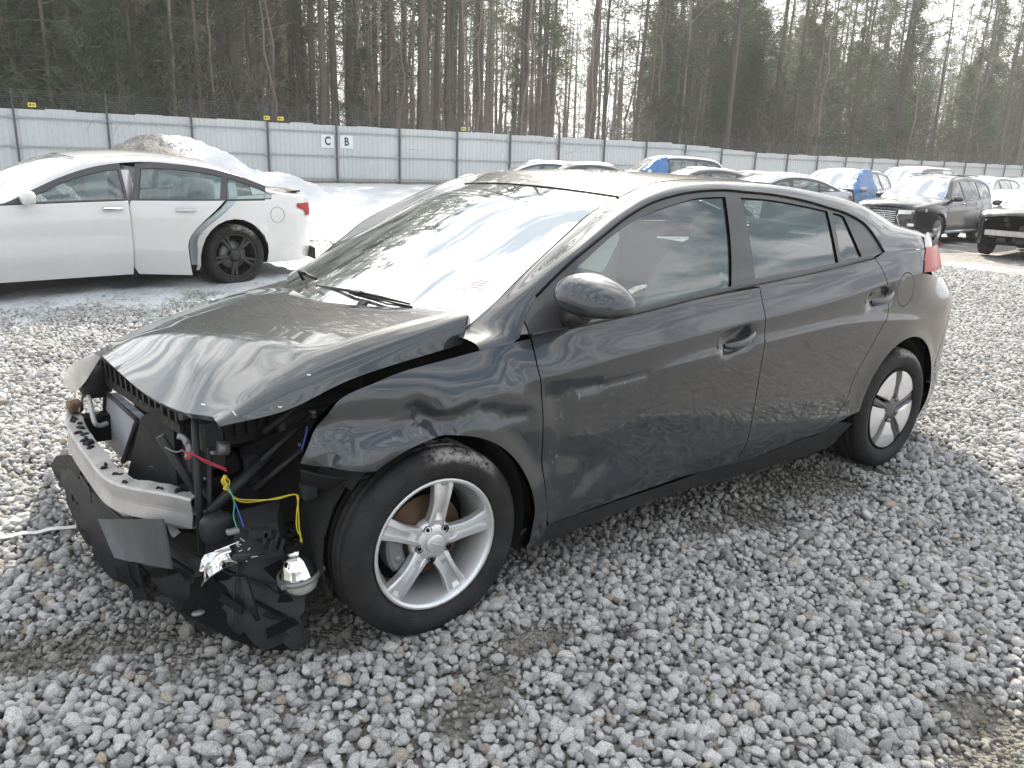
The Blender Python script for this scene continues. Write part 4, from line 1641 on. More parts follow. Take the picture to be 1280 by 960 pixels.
# quarter panel
LAMP_E = survey([(1156.5, 308.5), (1155, 322), (1154, 341)], -.74)
print('lamp edge', LAMP_E)
ra = arc(2.70, .315, .372, 172, -28, 20)
fuel_c = survey([(1132.5, 362)])[0]
fuel = np.array(arc(fuel_c[0], fuel_c[1], .082, 0, 345, 23))
L1b = [tuple(L1[-1]), (2.66, 1.112), (2.85, 1.108), (3.02, 1.096), (3.06, 1.092), tuple(LAMP_E[0])]
qp = outline([rr[::-1][:1].tolist() + [tuple(L1[-1])], L1b, [tuple(q) for q in LAMP_E], [tuple(LAMP_E[2]), (3.42, .905)], [(3.42, .905), (3.30, .80), (3.22, .70), (3.16, .58), (3.08, .42)], [(3.08, .42), ra[-5]] , ra[::-1][4:], [ra[0], tuple(rr[1])], rr[1:]], .025)
panel('quarter_panel', inset(qp, GAP), side_near, M_PAINT, hero, .03, T_IN, feats=FEATS, holes=[fuel])
panel('fuel_door', inset(fuel, .0035), side_near, M_PAINT, hero, .03, .012)
# rear bumper: near flank of it, then the wrap round the back
rb = outline([[(3.425, .895), (3.305, .80), (3.225, .70), (3.165, .58), (3.085, .415)], [(3.085, .415), (3.045, .20)], [(3.045, .20), (3.3, .175), (3.5, .20)], [(3.5, .20), (3.555, .45), (3.575, .66), (3.56, .78), (3.50, .88)], [(3.50, .88), (3.425, .895)]], .025)
panel('rear_bumper', inset(rb, GAP), side_near, M_PAINT, hero, .03, T_IN)
rows = []
for z in np.linspace(.20, .88, 14):
    x0 = float(np.interp(z, [.20, .45, .66, .78, .88], [3.5, 3.555, 3.575, 3.56, 3.50]))
    y0 = float(side_near(x0, z)[1]) + .001
    row = []
    for s in np.linspace(-1, 1, 17):
        row.append((x0 + .055 * (1 - abs(s) ** 2.2) - .002, y0 * -s, z))
    rows.append(row)
loft('rear_bumper_cover', rows, M_PAINT, hero)
rows = []
for z, dx, yh in ((.88, 0, .64), (.97, -.03, .60), (1.03, -.07, .56), (1.06, -.08, .53), (1.065, -.14, .53)):
    row = []
    for s in np.linspace(-1, 1, 17):
        row.append((3.44 + dx + .10 * (1 - abs(s) ** 2.2), yh * s, z))
    rows.append(row)
loft('tailgate', rows, M_PAINT, hero)

# sill
sb = survey([(659, 690), (700, 673), (765, 646), (860, 613.5), (917, 598), (1009, 570), (1041, 558), (1050, 548)], -.84)
sill = outline([np.vstack([survey([(684, 658)]), survey([(770, 627.5), (860, 597.5), (905, 578.5)]), [(1.65, .262)], rr[:3] - [0, .006]]), [tuple(rr[2] - [0, .006]), (2.33, .30)], [(2.33, .30), tuple(sb[-1])], sb[::-1], [tuple(sb[0]), tuple(survey([(684, 658)])[0])]], .03)
panel('side_skirt', inset(sill, GAP), lambda x, z: side_near(x, z, .008), M_TRIM, hero, .04, .05)

# ---- glasshouse
dlo = outline([L1, np.vstack([[L1[-1]], [belt[0]]]), np.vstack([belt, survey([(664, 421)])]), [tuple(survey([(664, 421)])[0]), tuple(L1[0])]], .02)
g_front = outline([survey([(719, 337), (765, 296), (807, 269), (860, 250.5), (882, 247), (907, 246)]), survey([(907, 246), (911, 275), (914.5, 314), (915, 358)]), survey([(915, 358), (860, 370), (800, 383.5), (735, 398)]), survey([(735, 398), (722, 360), (719, 337)])], .02)
g_rear = outline([survey([(926, 247), (964, 250), (1006, 257.5), (1035, 264)]), survey([(1035, 264), (1040, 285), (1048.5, 328)]), survey([(1048.5, 328), (1000, 338), (945, 348.5)]), survey([(945, 348.5), (936, 290), (926, 247)])], .02)
g_q = outline([survey([(1041.5, 266), (1050, 268), (1056, 271)]), survey([(1056, 271), (1066, 293), (1078, 321)]), survey([(1078, 321), (1052.5, 327)]), survey([(1052.5, 327), (1047, 295), (1041.5, 266)])], .02)
fm = panel('window_surround', inset(dlo, .001), lambda x, z: side_near(x, z, .002), M_FRAME, hero, .03, T_IN, holes=[g_front, g_rear, g_q])
for nm, g in (('door_window', g_front), ('door_window', g_rear), ('quarter_window', g_q)):
    panel(nm, inset(g, -.004), lambda x, z: side_near(x, z, .011, False), M_GLASS, hero, .05, .004)
bw = survey([(664, 420), (705, 411), (800, 391), (860, 376), (939, 357.5), (1027, 339), (1091, 322.5)], -.86)
P = side_near(resample(cat_rom(bw, 6), step=.05)[:, 0], resample(cat_rom(bw, 6), step=.05)[:, 1], -.003)
MB().tube(P + np.array([0, 0, .004]), .0065, 6).build('belt_moulding', M_TRIM, hero)
P = side_near(L1[2:, 0], L1[2:, 1], -.001); P = cat_rom(P, 5)
MB().tube(P, .005, 6).build('door_seal', M_DARK, hero)
tri = survey([(664, 418), (652, 419), (650, 402), (662, 380)], -.8)
panel('bare_mirror_bracket', outline([[tri[0], tri[1]], [tri[1], tri[2]], [tri[2], tri[3]], [tri[3], tri[0]]], .02), lambda x, z: side_near(x, z, .012), M_STEEL, hero, .03, .01)

# ---- roof rail / pillar loft
L2a = [on_plane(u, v, 1, y) for u, v, y in [(607, 389, -.69), (629, 367, -.67), (655, 342, -.645), (699, 301, -.60), (736, 268, -.56), (772, 248, -.53), (804, 233, -.545), (829, 227, -.552)]]
L2a[0] = np.array([.20, -.705, .935]); L2a[1] = on_plane(620, 377, 1, -.68)
L2 = [np.array([.16, -.735, .925])] + L2a + [np.array(p) for p in [(1.45, -.556, 1.412), (1.70, -.556, 1.412), (2.0, -.555, 1.392), (2.30, -.552, 1.352), (2.64, -.55, 1.285), (2.9, -.553, 1.222), (3.15, -.565, 1.150), (3.28, -.58, 1.105), (3.36, -.60, 1.072)]]
L2 = np.array(L2)
HDR = 6        # index of the windscreen header corner in L2
L1full = np.vstack([survey([(600, 438.5), (622, 433), (646, 427)]), L1, L1b[1:]])
L1full = np.array(L1full)
c1 = cat_rom(L1full, 5); c2 = cat_rom(L2, 5)
def split_at(c, idx, ns):
    parts = []
    for (a, b_), n in zip(zip(idx[:-1], idx[1:]), ns):
        seg = resample(c[a:b_ + 1], n=n + 1)
        parts.append(seg if b_ == idx[-1] else seg[:-1])
    return np.concatenate(parts)
def nearest(c, p): return int(np.argmin(np.linalg.norm(c - np.array(p), axis=1)))
i1 = [0, nearest(c1, survey([(670, 370)], -.75)[0]), nearest(c1, survey([(806, 258)], -.7)[0]), nearest(c1, survey([(933, 240)], -.7)[0]), nearest(c1, L1[-1]), len(c1) - 1]
i2 = [0, nearest(c2, L2[2]), nearest(c2, L2[HDR]), nearest(c2, (1.62, -.556, 1.412)), nearest(c2, (2.95, -.553, 1.21)), len(c2) - 1]
ns = [8, 14, 14, 26, 10]
r1 = split_at(c1, i1, ns); r2 = split_at(c2, i2, ns)


def rail_rows(sgn, n=9):
    A = side_near(r1[:, 0], r1[:, 1], 0, False)
    e = .01
    A2 = side_near(r1[:, 0], r1[:, 1] + e, 0, False)
    TA = (A2 - A) / e
    TA /= np.linalg.norm(TA, axis=1)[:, None]
    TB = np.tile(np.array([0, 1, .16]), (len(r2), 1)); 
    TB[:i_hdr] = np.array([-.30, 1, .12])
    TB /= np.linalg.norm(TB, axis=1)[:, None]
    D = np.linalg.norm(r2 - A, axis=1)[:, None]
    rows = []
    for q in np.linspace(0, 1, n):
        h00 = 2 * q ** 3 - 3 * q ** 2 + 1; h10 = q ** 3 - 2 * q ** 2 + q; h01 = -2 * q ** 3 + 3 * q ** 2; h11 = q ** 3 - q ** 2
        rows.append(h00 * A + h10 * TA * D * 1.0 + h01 * r2 + h11 * TB * D * 1.0)
    rows = np.array(rows)
    rows[..., 1] *= sgn
    return rows


i_hdr = ns[0] + ns[1]
loft('roof_rail', rail_rows(1), M_PAINT, hero)
loft('roof_rail', rail_rows(-1)[:, 6:], M_PAINT, hero)
# black mouldings in the roof ditch and along the windscreen
MB().tube(cat_rom(L2[3:HDR + 5], 4) + np.array([0, .003, .000]), .0032, 6).build('ditch_moulding', M_TRIM, hero)

# windscreen and roof
wl = resample(c2[nearest(c2, L2[1]):i2[2] + 1], n=15)
rows = []
for i, p in enumerate(wl):
    t = i / 14
    row = []
    for s in np.linspace(-1, 1, 25):
        k = 1 - s * s
        row.append((p[0] - (.215 * (1 - t) + .065 * t) * k, -p[1] * s, p[2] + .003 + (.004 + .016 * t) * k))
    rows.append(row)
ws = loft('windscreen', rows, M_WIND, hero)
rl = resample(c2[i2[2]:nearest(c2, (2.45, -.552, 1.325)) + 1], n=22)
rows = []
for i, p in enumerate(rl):
    t = i / 21
    row = []
    for s in np.linspace(-1, 1, 25):
        k = 1 - s * s
        row.append((p[0] - .065 * k * (1 - sstep(0, .7, t)) + .004, -p[1] * s, p[2] + .001 + (.021 - .008 * sstep(0, .5, t)) * k))
    rows.append(row)
loft('roof', rows, M_HOOD, hero)
gl = resample(c2[nearest(c2, (2.45, -.552, 1.325)):nearest(c2, (3.28, -.58, 1.105)) + 1], n=12)
rows = [[(p[0] + .01 - .0 * s, -p[1] * s, p[2] + .001 + .013 * (1 - s * s)) for s in np.linspace(-1, 1, 21)] for i, p in enumerate(gl)]
loft('rear_window', rows, glass_mat('privacy_glass', (.08, .09, .09), .08), hero)
# spoiler lip at the tail
rows = []
for q, (dx, dz) in enumerate(((-.10, .010), (0, .020), (.055, .006), (.06, -.008), (.0, -.012))):
    rows.append([(3.30 + dx + .05 * (1 - s * s), .60 * s, 1.10 + dz + .022 * (1 - s * s)) for s in np.linspace(-1, 1, 15)])
loft('spoiler', rows, M_TRIM, hero)

# tail lamp (wraps the corner)
def tail_lamp(sgn):
    rows = []
    for q in np.linspace(0, 1, 9):
        zt = float(LAMP_E[0][1]) - .002 - (float(LAMP_E[0][1] - LAMP_E[2][1]) - .004) * q
        fr = float(np.interp(q, [0, .4, 1], LAMP_E[:, 0])) + .002
        row = []
        for s in np.linspace(0, 1, 10):
            x = fr + (3.455 - .0 * q - fr) * s
            y = -(float(plan_w(min(x, 3.50))) - float(side_inset(x, zt, False))) - .012 * math.sin(PI * min(1, s * 1.0)) - .004
            if s > .8:
                y += .0
            row.append((x + .01 * math.sin(q * PI) * s, y * sgn, zt - .01 * s))
        row.append((3.475, -.52 * sgn, zt - .01))
        rows.append(row)
    loft('tail_lamp', rows, M_REDGLASS, hero)
tail_lamp(1); tail_lamp(-1)

# ---- far side, built from the same outlines
for nm, poly in (('front_fender', fender), ('front_door', dfront), ('rear_door', drear), ('quarter_panel', qp), ('rear_bumper', rb)):
    panel(nm, inset(poly, GAP), (lambda x, z: side_far(x, z - .15 * sstep(.5, .9, z) * sstep(.62, .45, x), .02)) if nm == 'front_fender' else side_far, M_PAINT, hero, .08, T_IN, flip=True)
panel('side_skirt', inset(sill, GAP), lambda x, z: side_far(x, z, .008), M_TRIM, hero, .1, .05, flip=True)
panel('window_surround', inset(dlo, .001), lambda x, z: side_far(x, z, .002), M_FRAME, hero, .08, T_IN, holes=[g_front, g_rear, g_q], flip=True)
for nm, g in (('door_window', g_front), ('door_window', g_rear), ('quarter_window', g_q)):
    panel(nm, inset(g, -.004), lambda x, z: side_far(x, z, .011), M_GLASS, hero, .08, .004, flip=True)

# ---- handles
for hx, hz in HANDLES:
    rows = []
    n = 13
    for i in range(n):
        t = i / (n - 1)
        x = hx - .088 + .186 * t
        zz = hz - .012 + .034 * t + .012 * math.sin(PI * t) * -1
        y = float(side_near(x, zz, 0, False)[1]) - .004 - .022 * math.sin(PI * t) ** .6
        w = .017 * (.55 + .45 * math.sin(PI * t) ** .7)
        rows.append([(x, y - .007 * math.cos(a) - .0, zz + w * math.sin(a)) for a in np.linspace(0, 2 * PI, 13)])
    MB().grid(rows).build('door_handle', M_PAINT, hero)
    rows = []
    for q in np.linspace(0, 1, 6):
        rows.append([side_near(hx + .088 * (1 - q) * math.cos(a), hz + .036 * (1 - q) * math.sin(a) + .016 * math.cos(a) * (1 - q), -.0015) for a in np.linspace(0, 2 * PI, 25)])

# ---- door mirror
def mirror(sgn):
    cx, cy, cz = .515, -.975, 1.05
    rows = []
    for i in range(15):
        ph = -PI / 2 + PI * i / 14
        row = []
        for k in range(25):
            th = 2 * PI * k / 24
            e = .72
            cc = max(abs(math.cos(ph)), 1e-3) ** .85
            X = math.copysign(abs(math.cos(th)) ** e, math.cos(th)) * cc
            Y = math.copysign(abs(math.sin(th)) ** e, math.sin(th)) * cc
            sn = math.sin(ph)
            Z = abs(sn) ** .9 * .082 if sn > 0 else -abs(sn) ** .7 * .046
            if sn < 0: cc2 = max(cc, abs(math.cos(ph)) ** .45); X *= cc2 / max(cc, 1e-4); Y *= cc2 / max(cc, 1e-4)
            x = X * .082 * (1.0 if X > 0 else 1.25) ; y = Y * .128
            x += .30 * y * -1 * .35; z = Z * (1 - .28 * max(0, -y / .128)) + .010 * (y / .128)
            row.append((cx + x, (cy + y) * sgn, cz + z))
        rows.append(row)
    cut = 5
    MB().grid(rows[cut:]).build('mirror', M_PAINT, hero)
    mo = MB().grid([[tuple(np.array(p) * 1) for p in r_] for r_ in rows[:cut + 1]])
    mo.tube([(cx + .02, (-.80) * sgn, .955), (cx + .005, (-.87) * sgn, .975), (cx, (-.93) * sgn, 1.0)], [.045, .032, .03], 10)
    mo.build('mirror_base', M_TRIM, hero)
mirror(1)

# ---- hood, popped up and bent
rear = [on_plane(u, v, 1, y) for u, v, y in [(578, 430, -.72), (583, 400, -.705), (585, 386, -.665), (530, 376.5, -.40), (480, 368, -.12), (430, 360.5, .18), (392, 354.5, .44), (357, 350, .66)]]
front = [on_plane(u, v, 1, y) for u, v, y in [(275, 533, -.73), (270, 527, -.715), (266, 521, -.67), (222, 513, -.50), (180, 491, -.22), (150, 466, .08), (133, 450, .34), (122, 440, .56)]]
r33 = [on_plane(u, v, 1, y) for u, v, y in [(447, 471, -.74), (452, 446, -.715), (455, 423, -.665)]]
r66 = [on_plane(u, v, 1, y) for u, v, y in [(360, 512, -.74), (352, 487, -.715), (350, 467, -.665)]]
f33 = on_plane(282, 371, 1, .66); f66 = on_plane(190, 403, 1, .62)
def midrow(a, f, ycs, bulge):
    out = list(a)
    p = np.array(a[-1]); f = np.array(f)
    for y in ycs:
        t = (y - p[1]) / (f[1] - p[1])
        q = p + (f - p) * t
        q[2] += bulge * (1 - (2 * t - 1) ** 2) ** .8
        q[0] -= .05 * (1 - (2 * t - 1) ** 2)
        out.append(q)
    out.append(f)
    return out
r33 = midrow(r33, f33, (-.40, -.12, .18, .44), .030)
r66 = midrow(r66, f66, (-.42, -.16, .14, .40), .030)
ctrl = np.array([rear, r33, r66, front], float)
rowsT = cat_rom(ctrl.reshape(4, -1), 9).reshape(-1, 8, 3)
rows = []
for i, r_ in enumerate(rowsT):
    c = np.vstack([cat_rom(r_[:3], 5)[:-1], cat_rom(r_[2:], 7)])
    t = i / (len(rowsT) - 1)
    for p in c:
        k = sstep(-.69, -.60, p[1])
        p[2] += k * (.0012 * math.sin(p[1] * 7 + 4 * t) * math.sin(t * 9) + .0012 * math.sin(p[0] * 13 + p[1] * 5)) * math.sin(PI * min(1, t * 1.0)) ** .5
        p[2] += .007 * math.exp(-((p[0] + .45 + .25 * p[1]) / .05) ** 2) * k * math.sin(PI * t)
    rows.append(c)
hood = loft('hood', rows, M_HOOD, hero, thick=.018)
hood['label'] = 'bent hood standing proud of the fender'
# white chips where the paint has flaked off the hood's edge
for u, v, a in ((253, 505, .3), (292, 516, 1.0), (349, 508, .2), (385, 468, .2)):
    p = on_plane(u, v, 1, -.735)
    MB().box(p + np.array([0, -.006, 0]), (.009 + .006 * a, .002, .0035), rot=Matrix.Rotation(a, 3, 'Y')).build('paint_chip', M_PAPER, hero)

# cowl and wipers
rows = []
for q in range(4):
    rows.append([(.15 - .15 * (1 - s * s) + q * .035, .68 * s, .875 + .010 * q - .02 * max(0, s) + .004 * math.sin(s * 40)) for s in np.linspace(-1, 1, 30)])
loft('cowl_panel', rows, M_PLASTIC, hero, thick=.01)
wl_px = [(515, 381), (470, 370), (425, 361), (383, 352)]
def on_ws(u, v):
    p = None
    d = ray(u, v); best = None
    V = np.array([q for r_ in ws_rows for q in r_])
    t = ((V - CAM_POS) @ d) / (d @ d)
    dist = np.linalg.norm(CAM_POS + t[:, None] * d - V, axis=1)
    return V[int(np.argmin(dist))]
ws_rows = [[tuple(v.co) for v in ws.data.vertices][i * 25:(i + 1) * 25] for i in range(15)]
def wiper(px, lift):
    pts = [on_ws(u, v) + np.array([-.012, 0, .022]) for u, v in px]
    pts = [CAM_POS + ray(u, v) * (np.dot(p - CAM_POS, ray(u, v)) / np.dot(ray(u, v), ray(u, v))) for (u, v), p in zip(px, pts)]
    mb = MB().tube(pts, [.003, .006, .007, .004], 6)
    mb.tube([p + np.array([.01, 0, -.012]) for p in pts], .004, 5)
    return mb
mb = wiper([(512, 380), (478, 372), (440, 364), (395, 357)], .02)
p0, p1 = on_ws(452, 366) + np.array([-.02, 0, .035]), on_ws(462, 372) + np.array([-.03, 0, .03])
mb.box(p0 - np.array([0, 0, .012]), (.035, .05, .014), rz=.3, bev=.004)
mb.build('wiper', M_PLASTIC, hero)
pts = [on_ws(u, v) + np.array([-.02, 0, .03]) for u, v in ((385, 349), (394, 345), (405, 355))]
MB().tube(pts, [.009, .008, .005], 6).tube([pts[0] + np.array([0, 0, -.03]), pts[0] + np.array([-.01, .02, .005]), pts[1] + np.array([-.01, 0, .005])], .007, 6).build('wiper', M_PLASTIC, hero)
# sticker with print on the inside corner of the windscreen
# printed notice behind the corner of the glass
V_ = np.array([v.co[:] for v in ws.data.vertices]).reshape(15, 25, 3)
tgt = on_ws(588, 370)
ii, jj = np.unravel_index(int(np.argmin(np.linalg.norm(V_ - tgt, axis=2))), (15, 25))


def ws_pt(a_, b_):
    i0, j0 = int(a_), int(b_); fa_, fb_ = a_ - i0, b_ - j0
    p = (V_[i0, j0] * (1 - fb_) + V_[i0, j0 + 1] * fb_) * (1 - fa_) + (V_[i0 + 1, j0] * (1 - fb_) + V_[i0 + 1, j0 + 1] * fb_) * fa_
    return p


def ws_patch(a0, a1, b0, b1, lift):
    G = np.array([[ws_pt(a_, b_) for b_ in np.linspace(b0, b1, 4)] for a_ in np.linspace(a0, a1, 4)])
    n_ = np.cross(G[-1, 0] - G[0, 0], G[0, -1] - G[0, 0]); n_ /= np.linalg.norm(n_)
    n_ = n_ if n_[2] > 0 else -n_
    return G + n_ * lift


st_ = MB().grid(ws_patch(ii, ii + 1.1, jj - .8, jj + .9, .0015)).build('windscreen_sticker', M_PAPER, hero)
sm = MB()
for q in range(4):
    sm.grid(ws_patch(ii + .2 + q * .2, ii + .28 + q * .2, jj - .6, jj + .1 + .15 * (q % 3), .0025))
sm.build('print', mat('red_grey_print', (.35, .25, .26), .8), hero)
top = V_[-1] + np.array([.004, 0, .003])
MB().tube(list(top), .0035, 6).build('header_seal', M_DARK, hero)

# ---- wheels
wf = alloy_wheel(hero, (0, -.792, .308), label='silver five spoke alloy wheel'); brake(wf)
w2 = alloy_wheel(hero, (0, .792, .308), side=-1); brake(w2)
covered_wheel(hero, (2.70, -.795, .308)); covered_wheel(hero, (2.70, .795, .308), -1)
for wx in (0, 2.70):
    for sgn in (-1, 1):
        a0, a1 = (R(-15), R(190)) if wx > 1 else (R(-22), R(140))
        MB().lathe([(.20, sgn * .50), (.36, sgn * .50), (.362, sgn * .70), (.358, sgn * .855)], n=24, c=(wx, 0, .315), a0=a0, a1=a1).build('wheel_liner', M_LINER, hero)
# axle bits
MB().tube([(0, -.66, .31), (0, .66, .31)], .03, 8).tube([(2.7, -.66, .30), (2.7, .66, .30)], .035, 8).build('axle', M_STEEL, hero)
# underbody and bulkheads
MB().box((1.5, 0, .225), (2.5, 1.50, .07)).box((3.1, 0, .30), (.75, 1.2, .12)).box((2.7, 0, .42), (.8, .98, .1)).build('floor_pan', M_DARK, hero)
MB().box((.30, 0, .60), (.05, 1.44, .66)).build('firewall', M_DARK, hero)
# inner door skins
for sgn in (1, -1):
    rows = [[(x, sgn * (float(side_near(x, z, 0, False)[1]) + .07), z) for x in np.linspace(.42, 2.45, 16)] for z in (.26, .5, .75, .93)]
    loft('door_card', rows, M_DASH, hero)
    rows = [[(x, sgn * (float(side_near(x, .95, 0, False)[1]) + .03 + .07 * q), .935) for x in np.linspace(.42, 2.45, 16)] for q in (0, 1)]
    loft('door_sill_top', rows, M_DASH, hero)
# headliner
rows = [[(p[0] + .03, -(p[1] + .03) * s, p[2] - .03 + .03 * (1 - s * s)) for s in np.linspace(-1, 1, 9)] for p in rl[1:]]
loft('headliner', rows, mat('pale_headliner', (.45, .46, .44), .9), hero)


def blob(c, s, e=.6, n=10, lean=0.0):
    rows = []
    for i in range(n + 1):
        ph = -PI / 2 + PI * i / n
        row = []
        for k in range(17):
            th = 2 * PI * k / 16
            f = lambda v, p: math.copysign(abs(v) ** p, v)
            X = f(math.cos(ph), e) * f(math.cos(th), e); Y = f(math.cos(ph), e) * f(math.sin(th), e); Z = f(math.sin(ph), e)
            row.append((c[0] + s[0] * X + lean * s[2] * Z, c[1] + s[1] * Y, c[2] + s[2] * Z))
        rows.append(row)
    return rows


for sy in (-.37, .37):
    mb = MB().grid(blob((1.28, sy, .46), (.26, .25, .09))).grid(blob((1.62, sy, .78), (.075, .24, .33), .6, 10, .35)).grid(blob((1.80, sy, 1.17), (.05, .13, .085), .65, 8, .2))
    mb.tube([(1.76, sy - .05, 1.02), (1.79, sy - .05, 1.12)], .007, 6).tube([(1.76, sy + .05, 1.02), (1.79, sy + .05, 1.12)], .007, 6)
    mb.build('front_seat', M_SEAT, hero)
mb = MB().grid(blob((2.25, 0, .48), (.25, .60, .10))).grid(blob((2.58, 0, .80), (.07, .60, .28), .5, 10, .4))
for sy in (-.42, 0, .42):
    mb.grid(blob((2.74, sy, 1.12), (.045, .12, .07), .65, 8))
mb.build('rear_seat', M_SEAT, hero)
rows = []
for q, (x, z) in enumerate(((.28, .92), (.42, .945), (.58, .955), (.70, .92), (.76, .82), (.74, .60))):
    rows.append([(x - .05 * (1 - s * s), .69 * s, z + (.025 * math.exp(-((s + .5) / .22) ** 2) if 1 < q < 4 else 0)) for s in np.linspace(-1, 1, 21)])
loft('dashboard', rows, M_DASH, hero)
mb = MB()
mb.tube([(.93 + .05 * math.sin(a), -.37 + .185 * math.cos(a), .90 + .175 * math.sin(a)) for a in np.linspace(0, 2 * PI, 25)], .014, 8)
mb.tube([(.70, -.37, .82), (.90, -.37, .90)], .03, 8)
mb.build('steering_wheel', M_DASH, hero)
# burst airbags: one hanging from the steering wheel, curtains along both side windows
MB().grid(blob((.90, -.37, .78), (.06, .15, .12), .9, 10, .2)).build('airbag', M_AIRBAG, hero)
MB().grid(blob((.72, .36, .98), (.12, .26, .09), .9, 10)).build('airbag', M_AIRBAG, hero)
cq = survey([(726, 334), (760, 306), (787, 286), (791, 300), (777, 322), (763, 343)], -.75)
cur = outline([[cq[0], cq[1], cq[2]], [cq[2], cq[3], cq[4], cq[5]], [cq[5], cq[0]]], .02)
panel('curtain_airbag', cur, lambda x, z: side_near(x, z, .055 + .012 * np.sin(x * 23), False), M_AIRBAG, hero, .04, .02)
MB().box((1.02, -.50, 1.20), (.012, .05, .10), rz=.4).build('label_tag', M_PAPER, hero)
P = [(1.2, 1.30), (1.9, 1.29), (2.35, 1.2), (2.40, 1.06), (2.0, 1.02), (1.25, .98)]
panel('curtain_airbag', outline([[P[0], P[1], P[2]], [P[2], P[3]], [P[3], P[4], P[5]], [P[5], P[0]]], .04), lambda x, z: side_far(x, z, .06 + .015 * np.sin(x * 14)), mat('thin_airbag', (.40, .46, .43), .8, 0, .1), hero, .06, .02, flip=True)
MB().box((.98, -.02, 1.28), (.02, .20, .055), bev=.01).tube([(.93, 0, 1.33), (.98, -.01, 1.30)], .01, 6).build('inner_mirror', M_DASH, hero)

# ------------------------------------------------------------------ torn open front end of the hatchback
def pp(u, v, y): return on_plane(u, v, 1, y)
def px_(u, v, x): return on_plane(u, v, 0, x)


# bumper beam: hollow two-chamber aluminium bar, bent back at the near end
bx_ = natural_spline([-.56, -.5, -.29, .03, .52, .62], [-.605, -.640, -.755, -.80, -.795, -.775])
bz_ = natural_spline([-.56, -.5, -.2, .2, .62], [.475, .478, .455, .458, .470])
mb = MB()
ys = np.linspace(-.52, .60, 30)
def beam_ring(y, d=0.0):
    x, z = float(bx_(y)), float(bz_(y))
    wob = .004 * math.sin(y * 31) + .003 * math.sin(y * 57)
    t = d
    g = (float(bx_(y + .01)) - float(bx_(y - .01))) / .02
    nx, ny = 1 / math.hypot(1, g), -g / math.hypot(1, g)
    return [(x + nx * h, y + ny * h, zz) for h, zz in ((-.002 + t, z - .006 - t), (.004 + t, z - t), (.058 - t, z + wob - t), (.062 - t, z - .006 - t), (.060 - t, z - .098 + t), (.004 + t, z - .102 + wob + t), (-.003 + t, z - .094 + t),
            (.004 + t, z - .056), (.004 + t, z - .046))]
outer = [beam_ring(y) + [beam_ring(y)[0]] for y in ys]
inner = [beam_ring(y, .004) + [beam_ring(y, .004)[0]] for y in ys]
mb.grid(outer, False); mb.grid([r_[::-1] for r_ in inner], False)
for e in (0, -1):
    mb.grid([outer[e], inner[e]], False)
for y0, y1 in ((ys[0], ys[-1]),):
    mb.grid([[(float(bx_(y)) + .004, y, float(bz_(y)) - .050), (float(bx_(y)) + .058, y, float(bz_(y)) - .050)] for y in ys], False)
    mb.grid([[(float(bx_(y)) + .004, y, float(bz_(y)) - .054), (float(bx_(y)) + .058, y, float(bz_(y)) - .054)][::-1] for y in ys], False)
beam = mb.build('bumper_beam', M_ALU, hero)
mb = MB()      # torn lip of metal at the near end and remains of foam on top
mb.grid([[(float(bx_(-.5)) - .01 - .02 * q, -.50 + .03 * q + .10 * k, .375 - .022 * k * (1 - k) * 4 - .03 * q * (1 - k)) for k in np.linspace(0, 1, 8)] for q in np.linspace(0, 1, 3)])
mb.build('torn_metal_lip', M_ALU, hero)
mb = MB()
for q in range(26):
    y = rnd.uniform(-.45, .5); s = rnd.uniform(.012, .03)
    mb.box((float(bx_(y)) + rnd.uniform(.02, .05), y, float(bz_(y)) + .003), (s * .6, s * 1.2, .008), rz=rnd.uniform(0, 3), taper=.6)
mb.build('foam_scraps', M_PLASTIC, hero)['kind'] = 'stuff'
MB().box((-.755, .56, .49), (.05, .09, .04), bev=.008).build('rusty_bracket', M_RUST, hero)
for y in (-.42, .46):
    MB().box(((float(bx_(y)) + .06 - .40) / 2 - .0, y, .425), (abs(-.40 - float(bx_(y)) - .06), .07, .10)).build('crash_rail', M_DARK, hero)

# radiator pack and its surround
m, nt, b = new_mat('radiator_fins')
co = nt.coord(); sx = nt.node('ShaderNodeSeparateXYZ', Vector=co)
w1 = nt.math('SINE', nt.math('MULTIPLY', sx.outputs['Z'], 900.0)); w2 = nt.math('SINE', nt.math('MULTIPLY', sx.outputs['Y'], 1500.0))
n = nt.noise(co, 7, 4)
nt.set(b.inputs['Base Color'], nt.mix(nt.math('ADD', nt.math('MULTIPLY', w1, .25), nt.math('MULTIPLY', n, .9)), (.22, .22, .24), (.55, .57, .62)))
b.inputs['Roughness'].default_value = .5
nt.set(b.inputs['Normal'], nt.bump(nt.math('ADD', w1, nt.math('MULTIPLY', w2, .4)), .6, .003))
M_FINS = m
def frame_pts(lst): return [np.array(p) for p in lst]
A, B, C, D = px_(133, 489, -.655), px_(174, 525, -.655), px_(161, 563, -.660), px_(131, 534, -.660)
nrm = np.cross(B - A, D - A); nrm /= np.linalg.norm(nrm)
if nrm[0] > 0: nrm = -nrm
mb = MB()
mb.add([A, B, C + (C - B) * .4, D + (D - A) * .4] + [p - nrm * .03 for p in (A, B, C + (C - B) * .4, D + (D - A) * .4)], [(0, 1, 2, 3), (7, 6, 5, 4), (0, 4, 5, 1), (1, 5, 6, 2), (2, 6, 7, 3), (3, 7, 4, 0)])
mb.build('radiator', M_FINS, hero)
MB().tube([A + nrm * .006, B + nrm * .006], .008, 6).tube([B + nrm * .006, C + (C - B) * .4 + nrm * .006], .010, 6).tube([A + nrm * .004, D + nrm * .004], .008, 6).build('radiator_edge', M_PLASTIC2, hero)
